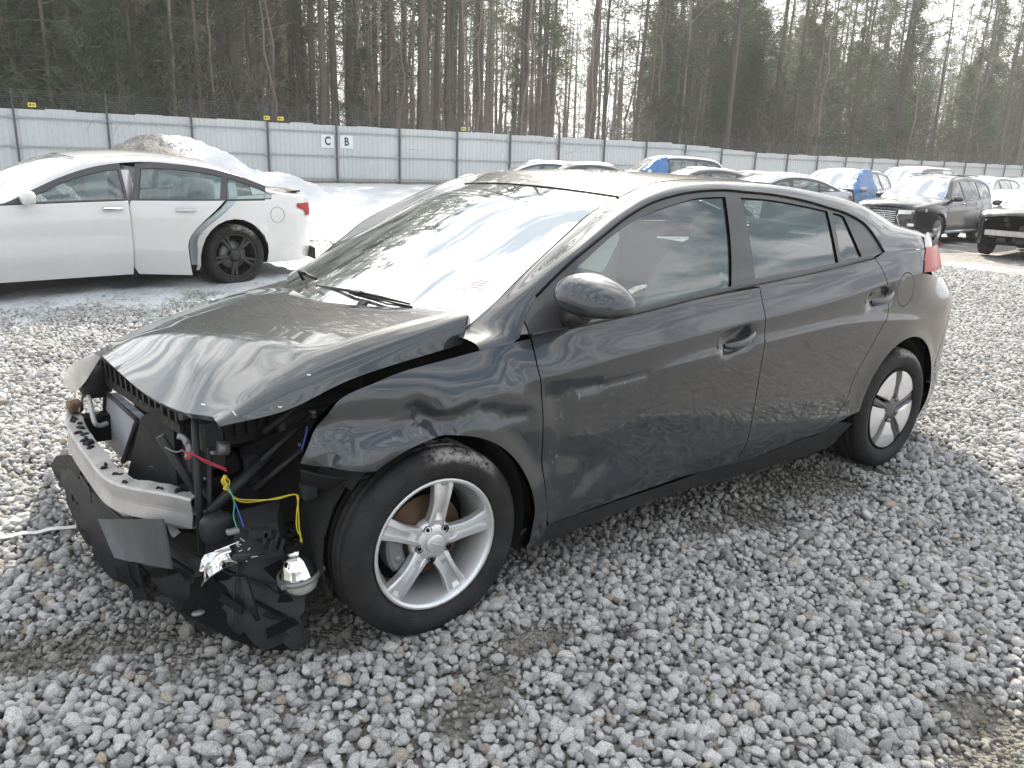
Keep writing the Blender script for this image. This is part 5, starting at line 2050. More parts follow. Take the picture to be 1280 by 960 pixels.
# upper cross member with slots, under the front edge of the hood
P0, P1 = np.array([-.655, .56, .66]), np.array([-.600, -.42, .715])
dr = (P1 - P0)
mb = MB()
L = np.linalg.norm(dr); e1 = dr / L; e3 = np.array([0, 0, 1.0]); e2 = np.cross(e3, e1)
M3 = np.stack([e1, e2, np.cross(e1, e2)], 1)
mb.box((P0 + P1) / 2 + np.array([.02, 0, .028]), (L, .07, .014), rot=M3)
mb.box((P0 + P1) / 2 + np.array([-.01, 0, -.055]), (L, .012, .03), rot=M3)
for q in range(15):
    t = (q + .5) / 15
    c = P0 + dr * t + np.array([-.008, 0, -.015])
    mb.box(c, (.020, .016, .085), rot=M3)
    if q % 3 == 1:
        mb.box(c + np.array([.02, .01, .0]), (.035, .02, .03), rot=M3)
mb.build('radiator_support', M_PLASTIC, hero)
# air guide panel with its little yellow sticker
A, B, C, D = px_(176, 522, -.665), px_(214, 500, -.60), px_(222, 612, -.615), px_(157, 604, -.70)
mb = MB()
mb.add([A, B, C, D] + [p + np.array([.02, .004, 0]) for p in (A, B, C, D)], [(0, 1, 2, 3), (7, 6, 5, 4), (0, 4, 5, 1), (1, 5, 6, 2), (2, 6, 7, 3), (3, 7, 4, 0)])
ag = mb.build('air_guide', M_PLASTIC, hero)
c = (A * .15 + B * .15 + C * .35 + D * .35); u_ = (C - D) / np.linalg.norm(C - D); v_ = (B - C) / np.linalg.norm(B - C)
n_ = np.cross(u_, v_); n_ = n_ if n_[0] < 0 else -n_
c = c + n_ * .004
mb = MB().add([c - u_ * .016 - v_ * .009, c + u_ * .016 - v_ * .009, c + u_ * .016 + v_ * .009, c - u_ * .016 + v_ * .009], [(0, 1, 2, 3)])
mb.build('sticker', mat('pale_yellow_sticker', (.70, .62, .35), .6), ag)
# plate sloping from hood to headlamp bracket
A, B, C = px_(199, 527, -.60), px_(237, 533, -.55), px_(222, 515, -.52)
MB().add([A, B, C, A + np.array([.0, 0, -.01]), B + np.array([0, 0, -.01]), C + np.array([0, 0, -.01])], [(0, 1, 2), (5, 4, 3), (0, 3, 4, 1), (1, 4, 5, 2), (2, 5, 3, 0)]).build('sight_shield', M_PLASTIC2, hero)
# far headlamp that survived
mb = MB()
fr_ = [px_(*q) for q in ((82, 470, -.77), (84, 462, -.775), (95, 452, -.76), (121, 440, -.70))]
lo_ = [px_(*q) for q in ((84, 488, -.76), (90, 489, -.765), (103, 482, -.74), (126, 446, -.69))]
fr_ = resample(cat_rom(fr_, 5), n=12); lo_ = resample(cat_rom(lo_, 5), n=12)
mb.grid([[fr_[i] * (1 - q) + lo_[i] * q + np.array([-.012, .004, 0]) * math.sin(PI * q) for i in range(12)] for q in np.linspace(0, 1, 7)])
mb.grid([[fr_[i] + np.array([.05, -.02, .004]) * q for i in range(12)] for q in np.linspace(0, 1, 3)])
hl = mb.build('headlamp', M_CLEAR, hero)
hl['label'] = 'intact far headlamp with hazy lens'
MB().grid(blob((-.685, .53, .60), (.055, .11, .065), .5, 8)).build('lamp_housing', M_PLASTIC, hl)
# bent aluminium refrigerant pipe
MB().tube(cat_rom([px_(104, 496, -.70), px_(110, 494, -.72), px_(114, 510, -.73), px_(118, 527, -.735), px_(124, 532, -.72), px_(134, 529, -.69)], 5), .0085, 8).build('coolant_pipe', M_ALU, hero)
MB().tube([px_(96, 492, -.72), px_(95, 530, -.76)], .005, 6).tube([px_(104, 492, -.72), px_(99, 515, -.75)], .004, 6).build('support_rod', M_STEEL, hero)

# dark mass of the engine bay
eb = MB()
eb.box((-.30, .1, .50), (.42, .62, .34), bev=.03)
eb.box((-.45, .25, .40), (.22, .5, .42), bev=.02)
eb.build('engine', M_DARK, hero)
MB().box((-.22, -.42, .60), (.26, .22, .20), bev=.015).box((-.22, -.42, .71), (.27, .23, .03), bev=.01).build('battery', M_PLASTIC2, hero)
mb = MB().box((-.42, -.36, .64), (.20, .20, .12), bev=.02).box((-.42, -.36, .72), (.16, .17, .03), bev=.01)
for q in range(5):
    mb.box((-.50 + q * .035, -.475, .66), (.014, .02, .06))
mb.build('fuse_box', M_PLASTIC, hero)
MB().lathe([(.02, .0), (.085, .0), (.10, -.04), (.11, -.18), (.12, -.30)], axis='z', n=24, c=(.02, -.56, .84)).build('strut_tower', M_DARK, hero)
mb = MB().tube(cat_rom([(-.50, -.25, .62), (-.56, -.30, .55), (-.54, -.32, .42), (-.45, -.34, .34)], 4), .030, 10)
for q in range(9):
    mb.lathe([(.032, -.003), (.035, 0), (.032, .003)], axis='z', n=12, c=(-.555, -.31, .44 + q * .012))
mb.build('intake_hose', M_PLASTIC, hero)
MB().tube([pp(270, 560, -.50), pp(285, 560, -.50)], .022, 12).build('hose_clamp', M_STEEL, hero)
# rails, braces and the inner wing seen through the missing lamp
mb = MB()
for (a, b_, yy0, yy1, r_) in (((262, 640), (345, 560), -.56, -.52, .016), ((300, 600), (388, 520), -.52, -.56, .010), ((318, 612), (398, 545), -.54, -.60, .010), ((255, 612), (292, 668), -.50, -.62, .012),
                              ((200, 545), (262, 640), -.45, -.50, .014), ((330, 540), (372, 508), -.50, -.55, .012), ((243, 520), (252, 690), -.52, -.55, .011), ((262, 560), (262, 680), -.52, -.55, .008),
                              ((225, 520), (300, 505), -.50, -.45, .014), ((300, 505), (400, 482), -.50, -.50, .012)):
    mb.tube([pp(*a, yy0), pp(*b_, yy1)], r_, 6)
mb.build('brace', M_PLASTIC2, hero)
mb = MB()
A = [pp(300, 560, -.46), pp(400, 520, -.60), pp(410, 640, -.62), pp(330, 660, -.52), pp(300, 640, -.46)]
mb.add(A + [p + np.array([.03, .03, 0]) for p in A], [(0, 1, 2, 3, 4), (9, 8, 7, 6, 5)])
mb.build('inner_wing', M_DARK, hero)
for (u, v, w_, h_) in ((345, 610, .13, .10), (310, 590, .09, .10), (295, 620, .08, .08), (350, 560, .10, .07), (252, 560, .07, .16), (330, 640, .16, .06), (385, 560, .06, .05), (275, 585, .05, .07), (236, 590, .06, .10)):
    MB().box(pp(u, v, -.50) + np.array([.04, .03, 0]), (w_, .05, h_), bev=.01, rot=Matrix.Rotation(rnd.uniform(-.5, .5), 3, 'Y')).build('bay_component', rnd.choice([M_PLASTIC, M_PLASTIC2, M_DARK]), hero)
# small bright bits: clips, bolts and plugs
mb = MB()
for u, v, s in ((392, 520, .010), (388, 514, .006), (396, 531, .008), (375, 555, .012), (392, 515, .010), (289, 512, .010), (300, 515, .010), (296, 522, .012), (233, 553, .012), (240, 565, .010), (266, 566, .010), (285, 608, .007), (256, 598, .006)):
    mb.box(pp(u, v, -.56), (s * 1.5, s, s), rz=u, bev=s * .2)
mb.build('metal_clips', M_STEEL, hero)
MB().tube(cat_rom([pp(222, 545, -.54), pp(230, 548, -.55), pp(236, 560, -.56), pp(234, 572, -.56)], 4), .009, 8).build('steel_bracket', M_STEEL, hero)
# liner remnant and bracket below the fender tip
rows = []
for q in range(3):
    rows.append([pp(u, v + q * 8, -.80 + .04 * q) for u, v in ((376, 586), (396, 592), (420, 596), (445, 597), (462, 594))])
loft('fender_bracket', rows, M_PLASTIC2, hero, thick=.006)
MB().box(pp(386, 612, -.70), (.05, .04, .06), bev=.008).build('liner_scrap', M_PLASTIC2, hero)
rows = []
for q in range(6):
    a = R(120 + q * 16)
    rows.append([(.345 * math.cos(a), y, .31 + .345 * math.sin(a) + .01 * math.sin(y * 30)) for y in (-.62, -.68, -.74, -.80)])
loft('wing_liner', rows, M_LINER, hero, thick=.004)

# lower bumper: torn black cover and undertray dragging on the stones
bottom = [px for px in [(-.80, .90), (-.81, .72), (-.80, .40), (-.785, .12), (-.735, -.17), (-.64, -.43), (-.56, -.60), (-.45, -.72), (-.40, -.74)]]
top = [(-.70, .78), (-.72, .60), (-.72, .36), (-.715, .10), (-.68, -.14), (-.60, -.36), (-.50, -.52), (-.38, -.62), (-.30, -.66)]
btm = cat_rom(bottom, 5); tpp = cat_rom(top, 5)
zt = np.interp(np.linspace(0, 1, len(btm)), [0, .12, .5, .62, .75, 1], [.20, .30, .36, .36, .30, .24])
zb = np.interp(np.linspace(0, 1, len(btm)), [0, .1, .25, .6, 1], [.10, .04, .012, .006, -.004])
rows = []
for q in np.linspace(0, 1, 9):
    row = []
    for i in range(len(btm)):
        p = btm[i] * (1 - q) + tpp[i] * q
        bul = .035 * math.sin(PI * q) + .008 * math.sin(q * 22) * math.sin(i * .5)
        row.append((p[0] - bul, p[1] - bul * .3, zb[i] + (zt[i] - zb[i]) * q))
    rows.append(row)
rows = np.array(rows)
for i in range(rows.shape[1]):          # ragged lower edge and cracks running up from it
    tear = .05 * abs(nz(i * .9, 2.0, .8, 3, 4)) + (.05 if i % 9 == 4 else 0)
    for k in range(4):
        rows[k, i, 2] += tear * (1 - k / 4)
        rows[k, i, 0] += .03 * nz(i * .7, k * 1.3, .9, 2, 6) * (1 - k / 4)
    rows[:, i, 0] += .006 * np.sin(np.arange(9) * .9 + i * .35) * np.linspace(1, 0, 9)
a_, b__ = rows[:, :22], rows[:, 21:].copy()
b__[..., 0] += .012; b__[0:3, 0, 0] += .03
loft('lower_bumper', b__, M_PLASTIC2, hero, thick=.004)['label'] = 'torn end of the lower bumper below the smashed headlamp'
loft('lower_bumper', a_, M_PLASTIC, hero, thick=.004)['label'] = 'torn black lower bumper dragging on the stones'
# stiffening ribs and the flat panel still clipped to it
mb = MB()
for q in (20, 31):
    col = rows[:, min(q, rows.shape[1] - 1)]
    mb.tube([p + np.array([-.008, -.004, 0]) for p in col[1:8]], .004, 5)
for k in (6,):
    mb.tube([p + np.array([-.008, -.004, 0]) for p in rows[k, 8:]], .003, 5)
mb.build('stiffening_ribs', M_PLASTIC2, hero)
for q in range(22):             # broken slats, clips and flaps of the lower grille
    i = rnd.randrange(4, rows.shape[1] - 3); k = rnd.randrange(2, 8)
    p = rows[k, i] + np.array([rnd.uniform(-.02, .01), rnd.uniform(-.02, .01), 0])
    t_ = rows[k, i + 1] - rows[k, i - 1]; yaw_ = math.atan2(t_[1], t_[0])
    Mr = Matrix.Rotation(yaw_ + rnd.uniform(-.25, .25), 3, 'Z') @ Matrix.Rotation(rnd.uniform(-.5, .5), 3, 'Y')
    MB().box(p, (rnd.uniform(.05, .16), .006, rnd.uniform(.008, .035)), rot=Mr, taper=rnd.uniform(.4, 1)).build('broken_slat', rnd.choice([M_PLASTIC, M_PLASTIC2, M_DARK]), hero)
A, B, C, D = px_(134, 652, -.775), px_(214, 651, -.70), px_(220, 712, -.715), px_(150, 700, -.80)
N_ = np.cross(B - A, D - A); N_ /= np.linalg.norm(N_); N_ = N_ if N_[0] < 0 else -N_
G = []
for q in np.linspace(0, 1, 9):
    row = []
    for s in np.linspace(0, 1, 9):
        p = (A * (1 - s) + B * s) * (1 - q) + (D * (1 - s) + C * s) * q
        row.append(p + N_ * (.02 + .006 * (1 if int(s * 8) % 3 == 0 else 0) - .012 * q))
    G.append(row)
loft('undertray_panel', G, mat('slate_plastic', (.022, .027, .034), .5, 0, .25, 10), hero, thick=.006)
# flap on the far side and the piece hanging below the wheel arch
rows = []
for q in np.linspace(0, 1, 5):
    rows.append([px_(u + q * du, v + q * dv, -.80 + .02 * q) for u, v, du, dv in ((84, 568, 20, 10), (70, 570, 28, 28), (63, 582, 30, 34), (68, 594, 28, 36), (82, 603, 22, 30), (92, 618, 12, 26), (97, 628, 6, 20))])
loft('bumper_flap', rows, M_PLASTIC, hero, thick=.005)
rows = []
for q in np.linspace(0, 1, 7):
    rows.append([pp(u0 * (1 - q) + u1 * q, v0 * (1 - q) + v1 * q, y0 * (1 - q) + y1 * q) for u0, v0, y0, u1, v1, y1 in ((225, 765, -.48, 262, 700, -.50), (262, 784, -.56, 290, 715, -.55), (300, 803, -.62, 318, 715, -.58), (335, 812, -.68, 340, 705, -.62), (362, 813, -.72, 350, 700, -.64))])
rows = np.array(rows); rows[..., 2] = np.maximum(rows[..., 2], -.005)
loft('splash_shield', rows, M_DARK, hero, thick=.004)
mb = MB().tube([pp(305, 720, -.66), pp(312, 750, -.68), pp(322, 775, -.69)], [.010, .016, .008], 6)
mb.box(pp(255, 735 + 40, -.52), (.05, .01, .014), rot=Matrix.Rotation(.3, 3, 'Y'))
mb.build('bracket_scrap', M_PLASTIC2, hero)
MB().grid(blob(pp(254, 760, -.56) + np.array([-.02, -.02, 0]), (.020, .012, .007), .9, 6)).build('stone_on_shield', M_STEEL, hero)

# smashed headlamp hanging by its wires
hv = lambda u, v, y=-.72: pp(u, v, y)
A, B, C, D = hv(292, 668), hv(346, 652), hv(356, 694), hv(296, 704)
bk = np.array([.05, .10, .02])
mb = MB()
mb.add([A, B, C, D, A + bk, B + bk, C + bk, D + bk], [(0, 1, 2, 3), (7, 6, 5, 4), (0, 4, 5, 1), (1, 5, 6, 2), (2, 6, 7, 3), (3, 7, 4, 0)])
mb.box(hv(322, 664), (.06, .05, .022), rot=Matrix.Rotation(.25, 3, 'Y')).box(hv(338, 676), (.03, .03, .05), rot=Matrix.Rotation(.2, 3, 'Y'), bev=.004)
for q in range(4):
    mb.box(hv(330 + q * 7, 672 + (q % 2) * 8, -.735), (.010, .02, .035), rot=Matrix.Rotation(.3, 3, 'Y'))
lamp = mb.build('broken_headlamp', M_PLASTIC2, hero)
lamp['label'] = 'smashed near headlamp hanging by its wires'
rows = []
edge0 = [hv(249, 714, -.74), hv(252, 700, -.745), hv(258, 692, -.74), hv(270, 688, -.73), hv(300, 676, -.72)]
edge1 = [hv(252, 733, -.75), hv(262, 722, -.765), hv(285, 708, -.76), hv(310, 700, -.74), hv(330, 694, -.73)]
e0 = resample(cat_rom(edge0, 5), n=14); e1_ = resample(cat_rom(edge1, 5), n=14)
for q in np.linspace(0, 1, 8):
    rows.append([e0[i] * (1 - q) + e1_[i] * q + np.array([.02, .03, -.004]) * math.sin(PI * q) for i in range(14)])
loft('chrome_bezel', rows, M_CHROME, lamp, thick=.002)
mb = MB()
for q in range(9):
    p = hv(rnd.uniform(295, 330), rnd.uniform(668, 700), -.735)
    mb.box(p, (.022 * rnd.uniform(.4, 1), .003, .002), rot=Matrix.Rotation(rnd.uniform(-1, 1), 3, 'Y'))
mb.build('lens_splinters', M_CLEAR, lamp)
MB().grid(blob(hv(272, 660, -.60), (.05, .03, .045), .6, 8)).build('lamp_motor', M_PLASTIC2, lamp)
# dangling projector with chrome shield
c = pp(374, 716, -.735)
tilt = Matrix.Rotation(R(-10), 3, 'Y')
def rotv(mbx):
    mbx.V = [tuple(np.array(tilt) @ (np.array(v)) + c) for v in mbx.V]
    return mbx
pr_ = rotv(MB().lathe([(.012, .082), (.020, .080), (.022, .066), (.020, .062), (.034, .050), (.046, .030), (.052, .008), (.056, .002), (.056, -.006)], axis='z', n=32)).build('projector', M_CHROME, hero)
rotv(MB().lathe([(.058, .004), (.066, .002), (.067, -.008), (.060, -.012)], axis='z', n=32).box((.06, -.015, -.002), (.02, .03, .014)).box((-.055, -.02, .0), (.03, .03, .016))).build('flange', M_STEEL, pr_)
rotv(MB().lathe([(.054, -.008), (.052, -.030), (.046, -.046), (.036, -.056), (.0001, -.060)], axis='z', n=32)).build('lens', mat('clouded_lens', (.50, .49, .46), .25, .1, .15, 20, coat=.8), pr_)
rotv(MB().box((0, 0, .092), (.05, .03, .02), bev=.004).box((-.015, -.01, .10), (.015, .015, .02))).build('plug', M_DARK, pr_)


def wire(name, m_, pts, r=.0022):
    P_ = cat_rom([pp(*q) for q in pts], 6)
    MB().tube(P_, r, 6).build(name, m_, hero)


wire('yellow_wire', M_WIRE_Y, [(279, 596, -.60), (277, 602, -.61), (284, 612, -.61), (296, 623, -.61), (315, 625, -.62), (345, 624, -.66), (363, 619, -.70), (371, 620, -.73), (373, 640, -.735), (374, 660, -.74), (376, 672, -.74), (374, 684, -.74)], .0019)
wire('yellow_wire', M_WIRE_Y, [(282, 596, -.605), (287, 602, -.61), (286, 612, -.61), (298, 626, -.61), (320, 627, -.62), (348, 622, -.66), (366, 618, -.70), (373, 621, -.73), (371, 640, -.735), (371, 660, -.74), (377, 674, -.74), (376, 684, -.74)], .0019)
wire('yellow_wire', M_WIRE_Y, [(282, 594, -.605), (280, 600, -.605), (283, 606, -.605), (281, 612, -.605)], .006)
wire('red_wire', M_WIRE_R, [(228, 563, -.56), (234, 568, -.57), (232, 574, -.57), (238, 572, -.57), (240, 566, -.57), (255, 577, -.58), (270, 583, -.59), (284, 589, -.60)], .0019)
wire('red_wire', M_WIRE_R, [(234, 565, -.57), (252, 573, -.58), (268, 580, -.59), (283, 586, -.60)], .0022)
wire('green_wire', M_WIRE_G, [(284, 606, -.61), (290, 618, -.62), (293, 630, -.64), (292, 645, -.67), (296, 660, -.71)], .0019)
wire('blue_wire', M_WIRE_B, [(285, 606, -.61), (291, 622, -.62), (299, 642, -.66), (306, 663, -.71)], .0019)
wire('blue_wire', M_WIRE_B, [(384, 533, -.66), (382, 545, -.66), (377, 562, -.67)], .0028)
wire('grey_wire', M_STEEL, [(206, 559, -.53), (214, 563, -.54), (222, 565, -.55), (228, 562, -.56)], .002)
MB().box(pp(291, 664, -.72), (.035, .02, .014), bev=.003).build('wire_plug', M_STEEL, hero)

# ice glazed strip of plastic lying on the stones left of the car
rows = []
sp_pts = [on_plane(u, v, 2, .035) for u, v in ((-20, 674), (20, 668), (60, 662), (108, 655))]
cc_ = cat_rom(sp_pts, 6)
tt_ = (cc_[-1] - cc_[0]); tt_ /= np.linalg.norm(tt_); nn_ = np.array([-tt_[1], tt_[0], 0])
for q in (-.014, -.005, .005, .014):
    rows.append([p + nn_ * q + np.array([0, 0, .003 * math.sin(i * 1.1) + (.003 if abs(q) < .01 else 0)]) for i, p in enumerate(cc_)])
st_ = loft('plastic_strip', rows, mat('frosted_plastic', (.60, .60, .58), .35, 0, .15, 25), None, thick=.003)
tag(st_, 'long thin whitish plastic strip lying on the gravel left of the wrecked bumper', 'debris')

# ------------------------------------------------------------------ the other cars
M_PAINTS = {}


def get_paint(name, col, dust=.25, metallic=.2):
    if name not in M_PAINTS:
        M_PAINTS[name] = paint_mat(name, col, dust, metallic, .38)
    return M_PAINTS[name]


M_WSCREEN2 = glass_mat('frosty_windscreen', tint=(.5, .6, .58), dirt=.32, rough=.05, dirtcol=(.70, .72, .72), refl=1.6, streak=True)
M_GLASS2 = glass_mat('dusty_side_glass', tint=(.58, .68, .66), dirt=.22, refl=1.5)
M_BARGLASS = glass_mat('privacy_side_glass', tint=(.12, .14, .14), dirt=.12)
M_WHEELBLACK = mat('black_alloy', (.018, .018, .018), .35, .4, .2, coat=.3)
M_SNOWCAR = mat('car_top_snow', (.80, .82, .86), .6, 0, .08, 5, .4, 18)

BODY = {
    'sedan': dict(wb=2.78, W=.92, r=.335, front=-.95, rear=3.82, zlow=.20,
                  L1=[(-.93, .60), (-.80, .68), (-.45, .77), (0, .84), (.4, .89), (.66, .92), (.9, 1.03), (1.2, 1.16), (1.5, 1.25), (1.85, 1.295), (2.2, 1.29), (2.6, 1.235), (2.95, 1.13), (3.22, 1.02), (3.42, .975), (3.65, .955), (3.80, .93)],
                  cuts=(5, 8, 11, 13), belt=[(.55, .90), (1.5, .93), (2.6, .96), (3.3, .99)], seams=(.38, 1.72, 2.40), pill=(1.74, 2.60), dy=(.16, .10, .13, .14), dz=(.03, .055, .055, .02), wend=3.06),
    'suv': dict(wb=2.74, W=.94, r=.37, front=-.93, rear=3.75, zlow=.27,
                L1=[(-.90, .86), (-.80, .93), (-.45, 1.0), (0, 1.04), (.35, 1.07), (.55, 1.09), (.8, 1.25), (1.05, 1.42), (1.3, 1.55), (1.7, 1.615), (2.2, 1.62), (2.8, 1.60), (3.25, 1.54), (3.45, 1.42), (3.6, 1.24), (3.68, 1.12), (3.72, 1.02)],
                cuts=(5, 8, 12, 15), belt=[(.5, 1.07), (1.5, 1.09), (2.6, 1.13), (3.5, 1.19)], seams=(.45, 1.52, 2.45), pill=(1.54, 2.55), dy=(.16, .10, .13, .10), dz=(.03, .05, .055, .02), wend=3.38),
    'van': dict(wb=3.2, W=.96, r=.36, front=-.85, rear=4.1, zlow=.27,
                L1=[(-.82, .80), (-.76, .93), (-.55, 1.03), (-.2, 1.12), (.1, 1.19), (.3, 1.26), (.6, 1.50), (.85, 1.70), (1.1, 1.83), (1.5, 1.88), (2.4, 1.90), (3.4, 1.89), (3.9, 1.86), (4.0, 1.75), (4.05, 1.5), (4.08, 1.3), (4.08, 1.1)],
                cuts=(5, 8, 12, 15), belt=[(.2, 1.20), (1.5, 1.22), (2.6, 1.22), (4.0, 1.22)], seams=(.35, 1.5, 2.7), pill=(1.5, 2.7), dy=(.14, .10, .12, .08), dz=(.03, .05, .05, .02), wend=3.8),
}


def clip_x(poly, xc, keep_gt):
    out = []
    n = len(poly)
    for i in range(n):
        a, b_ = poly[i], poly[(i + 1) % n]
        ia = (a[0] > xc) == keep_gt; ib = (b_[0] > xc) == keep_gt
        if ia:
            out.append(a)
        if ia != ib and abs(b_[0] - a[0]) > 1e-9:
            t = (xc - a[0]) / (b_[0] - a[0])
            out.append((xc, a[1] + t * (b_[1] - a[1])))
    return np.array(out)


def lean(z):
    return .42 * sstep(.50, 1.08, z)


def lean_open(z):
    return .10 + .50 * sstep(.50, 1.0, z)


def clip_rear(poly, xc, keep_gt, lean=lean):
    """the seam behind the rear door leans back over the wheel opening"""
    P_ = np.array(poly, float); q = P_.copy(); q[:, 0] -= lean(q[:, 1])
    q = densify(q, .05)
    q = clip_x(q, xc, keep_gt)
    q = densify(q, .05)
    q[:, 0] += lean(q[:, 1])
    return q


def densify(poly, step):
    out = []
    n = len(poly)
    for i in range(n):
        a, b_ = np.array(poly[i]), np.array(poly[(i + 1) % n])
        k = max(1, int(np.linalg.norm(b_ - a) / step))
        if np.linalg.norm(b_ - a) < 1e-6:
            continue
        out += [tuple(a + (b_ - a) * q / k) for q in range(k)]
    return np.array(out)


def make_car(kind, paint, loc, rz, label, group=None, name=None, lod=1, wheel_mat=None, wscreen=None, sideglass=None, open_door=False, snow=False, bare_front=False, cat='car', roof_rails=False):
    S_ = BODY[kind]
    nm = name or {'sedan': 'parked_sedan', 'suv': 'parked_suv', 'van': 'parked_van'}[kind]
    root = thing(nm, loc, rz, label, cat, group)
    W, wb, r = S_['W'], S_['wb'], S_['r']
    fx, rx = S_['front'], S_['rear']
    L = rx - fx
    hb = S_['L1'][5][1]
    wplan = natural_spline([fx, fx + .12, fx + .35, fx + .8, wb * .5, wb, rx - .45, rx - .12, rx], [W * .72, W * .84, W * .94, W * .985, W, W * .99, W * .95, W * .85, W * .72])
    bx = natural_spline(*zip(*[(a, b_) for a, b_ in S_['belt']]))
    wscreen = wscreen or M_WSCREEN2; sideglass = sideglass or M_GLASS2
    step = .07 if lod else .16

    def ins(x, z):
        zb = bx(np.clip(x, S_['belt'][0][0], S_['belt'][-1][0]))
        s = .05 * (z - .6) ** 2 + .14 * sp(z - (hb * .80 + .03 * x / wb), .02) + .30 * sp(z - zb - .01, .02) + .30 * sp(.42 - z, .05)
        fr = 1 - sstep(.2, .7, x); s = s + fr * .35 * sp(z - hb * .86, .06)
        for wx in (0, wb):
            q = np.hypot(x - wx, z - r)
            s = s - .015 * np.exp(-((q - r - .05) / .06) ** 2) * (z > .25)
        return s

    def f(x, z, off=0.0, sg=1):
        x = np.asarray(x, float); z = np.asarray(z, float)
        return np.stack([x, -sg * (wplan(x) - ins(x, z) - off), z], -1)

    L1c = cat_rom(S_['L1'], 4)
    if lod == 0:
        L1c = cat_rom(S_['L1'], 2)
    k4 = 4 if lod else 2
    cuts = [c * k4 for c in S_['cuts']]
    L1z = lambda x: np.interp(x, L1c[:, 0], L1c[:, 1])
    zl = S_['zlow']
    ar = r + .055
    # lower body outline, belt down to the sill, with both wheel openings
    low = []
    low += [(rx - .02, float(min(L1z(rx - .02), 1.0))), (rx, .65), (rx - .04, zl + .06), (rx - .10, zl + .02)]
    low += [(wb + ar, zl + .02)] + arc(wb, r, ar, -12, 192, 14) + [(wb - ar, zl)]
    low += [(ar, zl)] + arc(0, r, ar, -12, 192, 14) + [(-ar, zl + .02)]
    low += [(fx + .08, zl + .03), (fx, .45), (fx, .6)]
    topb = []
    for x, z in L1c:
        topb.append((x, min(z, float(bx(np.clip(x, S_['belt'][0][0], S_['belt'][-1][0])))) if x > S_['belt'][0][0] else z))
    low = densify(low + topb, step)
    s1, s2, s3 = S_['seams']
    res = .10 if lod else .22
    parts = [('front_fender', clip_x(low, s1, False)), ('front_door', clip_x(clip_x(low, s1, True), s2, False)), ('rear_door', clip_rear(clip_x(low, s2, True), s3 - .15, False)), ('quarter_panel', clip_rear(low, s3 - .15, True))]
    open_quarter = clip_rear(low, s3 - .15, True, lean_open)
    for sg in (1, -1):
        for pn, poly in parts:
            if pn == 'rear_door' and open_door and sg == 1:
                continue
            g = .005
            P_ = densify(open_quarter if (open_door and sg == 1 and pn == 'quarter_panel') else poly, step)
            panel(pn, inset(P_, g), lambda x, z: f(x, z, 0, sg), paint, root, res, .02, flip=sg < 0)
    # windows
    wins = []
    x0 = None
    xs = np.linspace(S_['belt'][0][0], S_['wend'], 60)
    ok = [x for x in xs if L1z(x) - .055 - bx(x) > .02]
    xa = ok[0]
    p1, p2 = S_['pill']
    for a, b_ in ((xa, p1 - .05), (p1 + .05, p2 - .03), (p2 + .03, S_['wend'])):
        xx = [x for x in np.linspace(a, b_, 9) if L1z(x) - .055 - bx(x) > .012]
        if len(xx) < 3:
            continue
        poly = [(x, float(bx(x)) + .012) for x in xx] + [(x, float(L1z(x)) - .055) for x in reversed(xx)]
        wins.append(densify(poly, step * .7))
    sur = [(x, float(bx(x))) for x in np.linspace(S_['belt'][0][0] + .05, S_['belt'][-1][0] - .02, 20) if L1z(x) > bx(x) + .002]
    sur = sur + [(x, float(L1z(x))) for x in np.linspace(sur[-1][0], sur[0][0], 30)]
    sur = densify(sur, step)
    fr_mat = M_FRAME
    for sg in (1, -1):
        if open_door and sg == 1:
            # the frame round the front door window and the rear-most pillar only
            a_ = clip_x(sur, s2, False); b_2 = clip_x(sur, 3.02, True)
            panel('window_surround', inset(densify(a_, step), .001), lambda x, z: f(x, z, .003, sg), fr_mat, root, res, .02, holes=wins[:1])
            panel('window_surround', inset(densify(b_2, step), .001), lambda x, z: f(x, z, .003, sg), paint, root, res, .02)
            panel('side_window', wins[0], lambda x, z: f(x, z, .012, sg), sideglass, root, .2, .003)
            continue
        panel('window_surround', inset(sur, .001), lambda x, z: f(x, z, .003, sg), fr_mat, root, res, .02, holes=wins, flip=sg < 0)
        for w_ in wins:
            panel('side_window', w_, lambda x, z: f(x, z, .012, sg), sideglass, root, .2, .003, flip=sg < 0)
    # shoulder loft and the top
    A = f(L1c[:, 0], L1c[:, 1])
    seg = np.zeros(len(L1c), int)
    dyv = np.interp(np.arange(len(L1c)), [0, cuts[0], cuts[0] + k4, cuts[1], cuts[1] + k4, cuts[2], cuts[3], len(L1c) - 1], [S_['dy'][0], S_['dy'][0], S_['dy'][1], S_['dy'][1], S_['dy'][2], S_['dy'][2], S_['dy'][3], S_['dy'][3]])
    dzv = np.interp(np.arange(len(L1c)), [0, cuts[0], cuts[0] + k4, cuts[1], cuts[1] + k4, cuts[2], cuts[3], len(L1c) - 1], [S_['dz'][0], S_['dz'][0], S_['dz'][1] * .6, S_['dz'][1], S_['dz'][2], S_['dz'][2], S_['dz'][3], S_['dz'][3]])
    xs_ = L1c[:, 0].copy()
    # windscreen edge lies ahead of the door frame
    fwd = np.interp(np.arange(len(L1c)), [0, cuts[0] - 1, cuts[0] + k4, cuts[1], cuts[1] + k4, cuts[2], cuts[3], len(L1c) - 1], [.0, .0, -.06, -.10, -.02, .05, .04, .02])
    B_ = np.stack([xs_ + fwd, A[:, 1] + dyv, L1c[:, 1] + dzv], 1)
    for sg in (1, -1):
        rows = []
        for q in np.linspace(0, 1, 6 if lod else 3):
            aa = math.sin(q * PI / 2); bb_ = 1 - math.cos(q * PI / 2)
            P_ = A + (B_ - A) * np.array([q, bb_ * .8 + q * .2, aa * .8 + q * .2])
            P_[:, 1] *= sg
            rows.append(P_)
        loft('roof_rail', rows, paint, root)
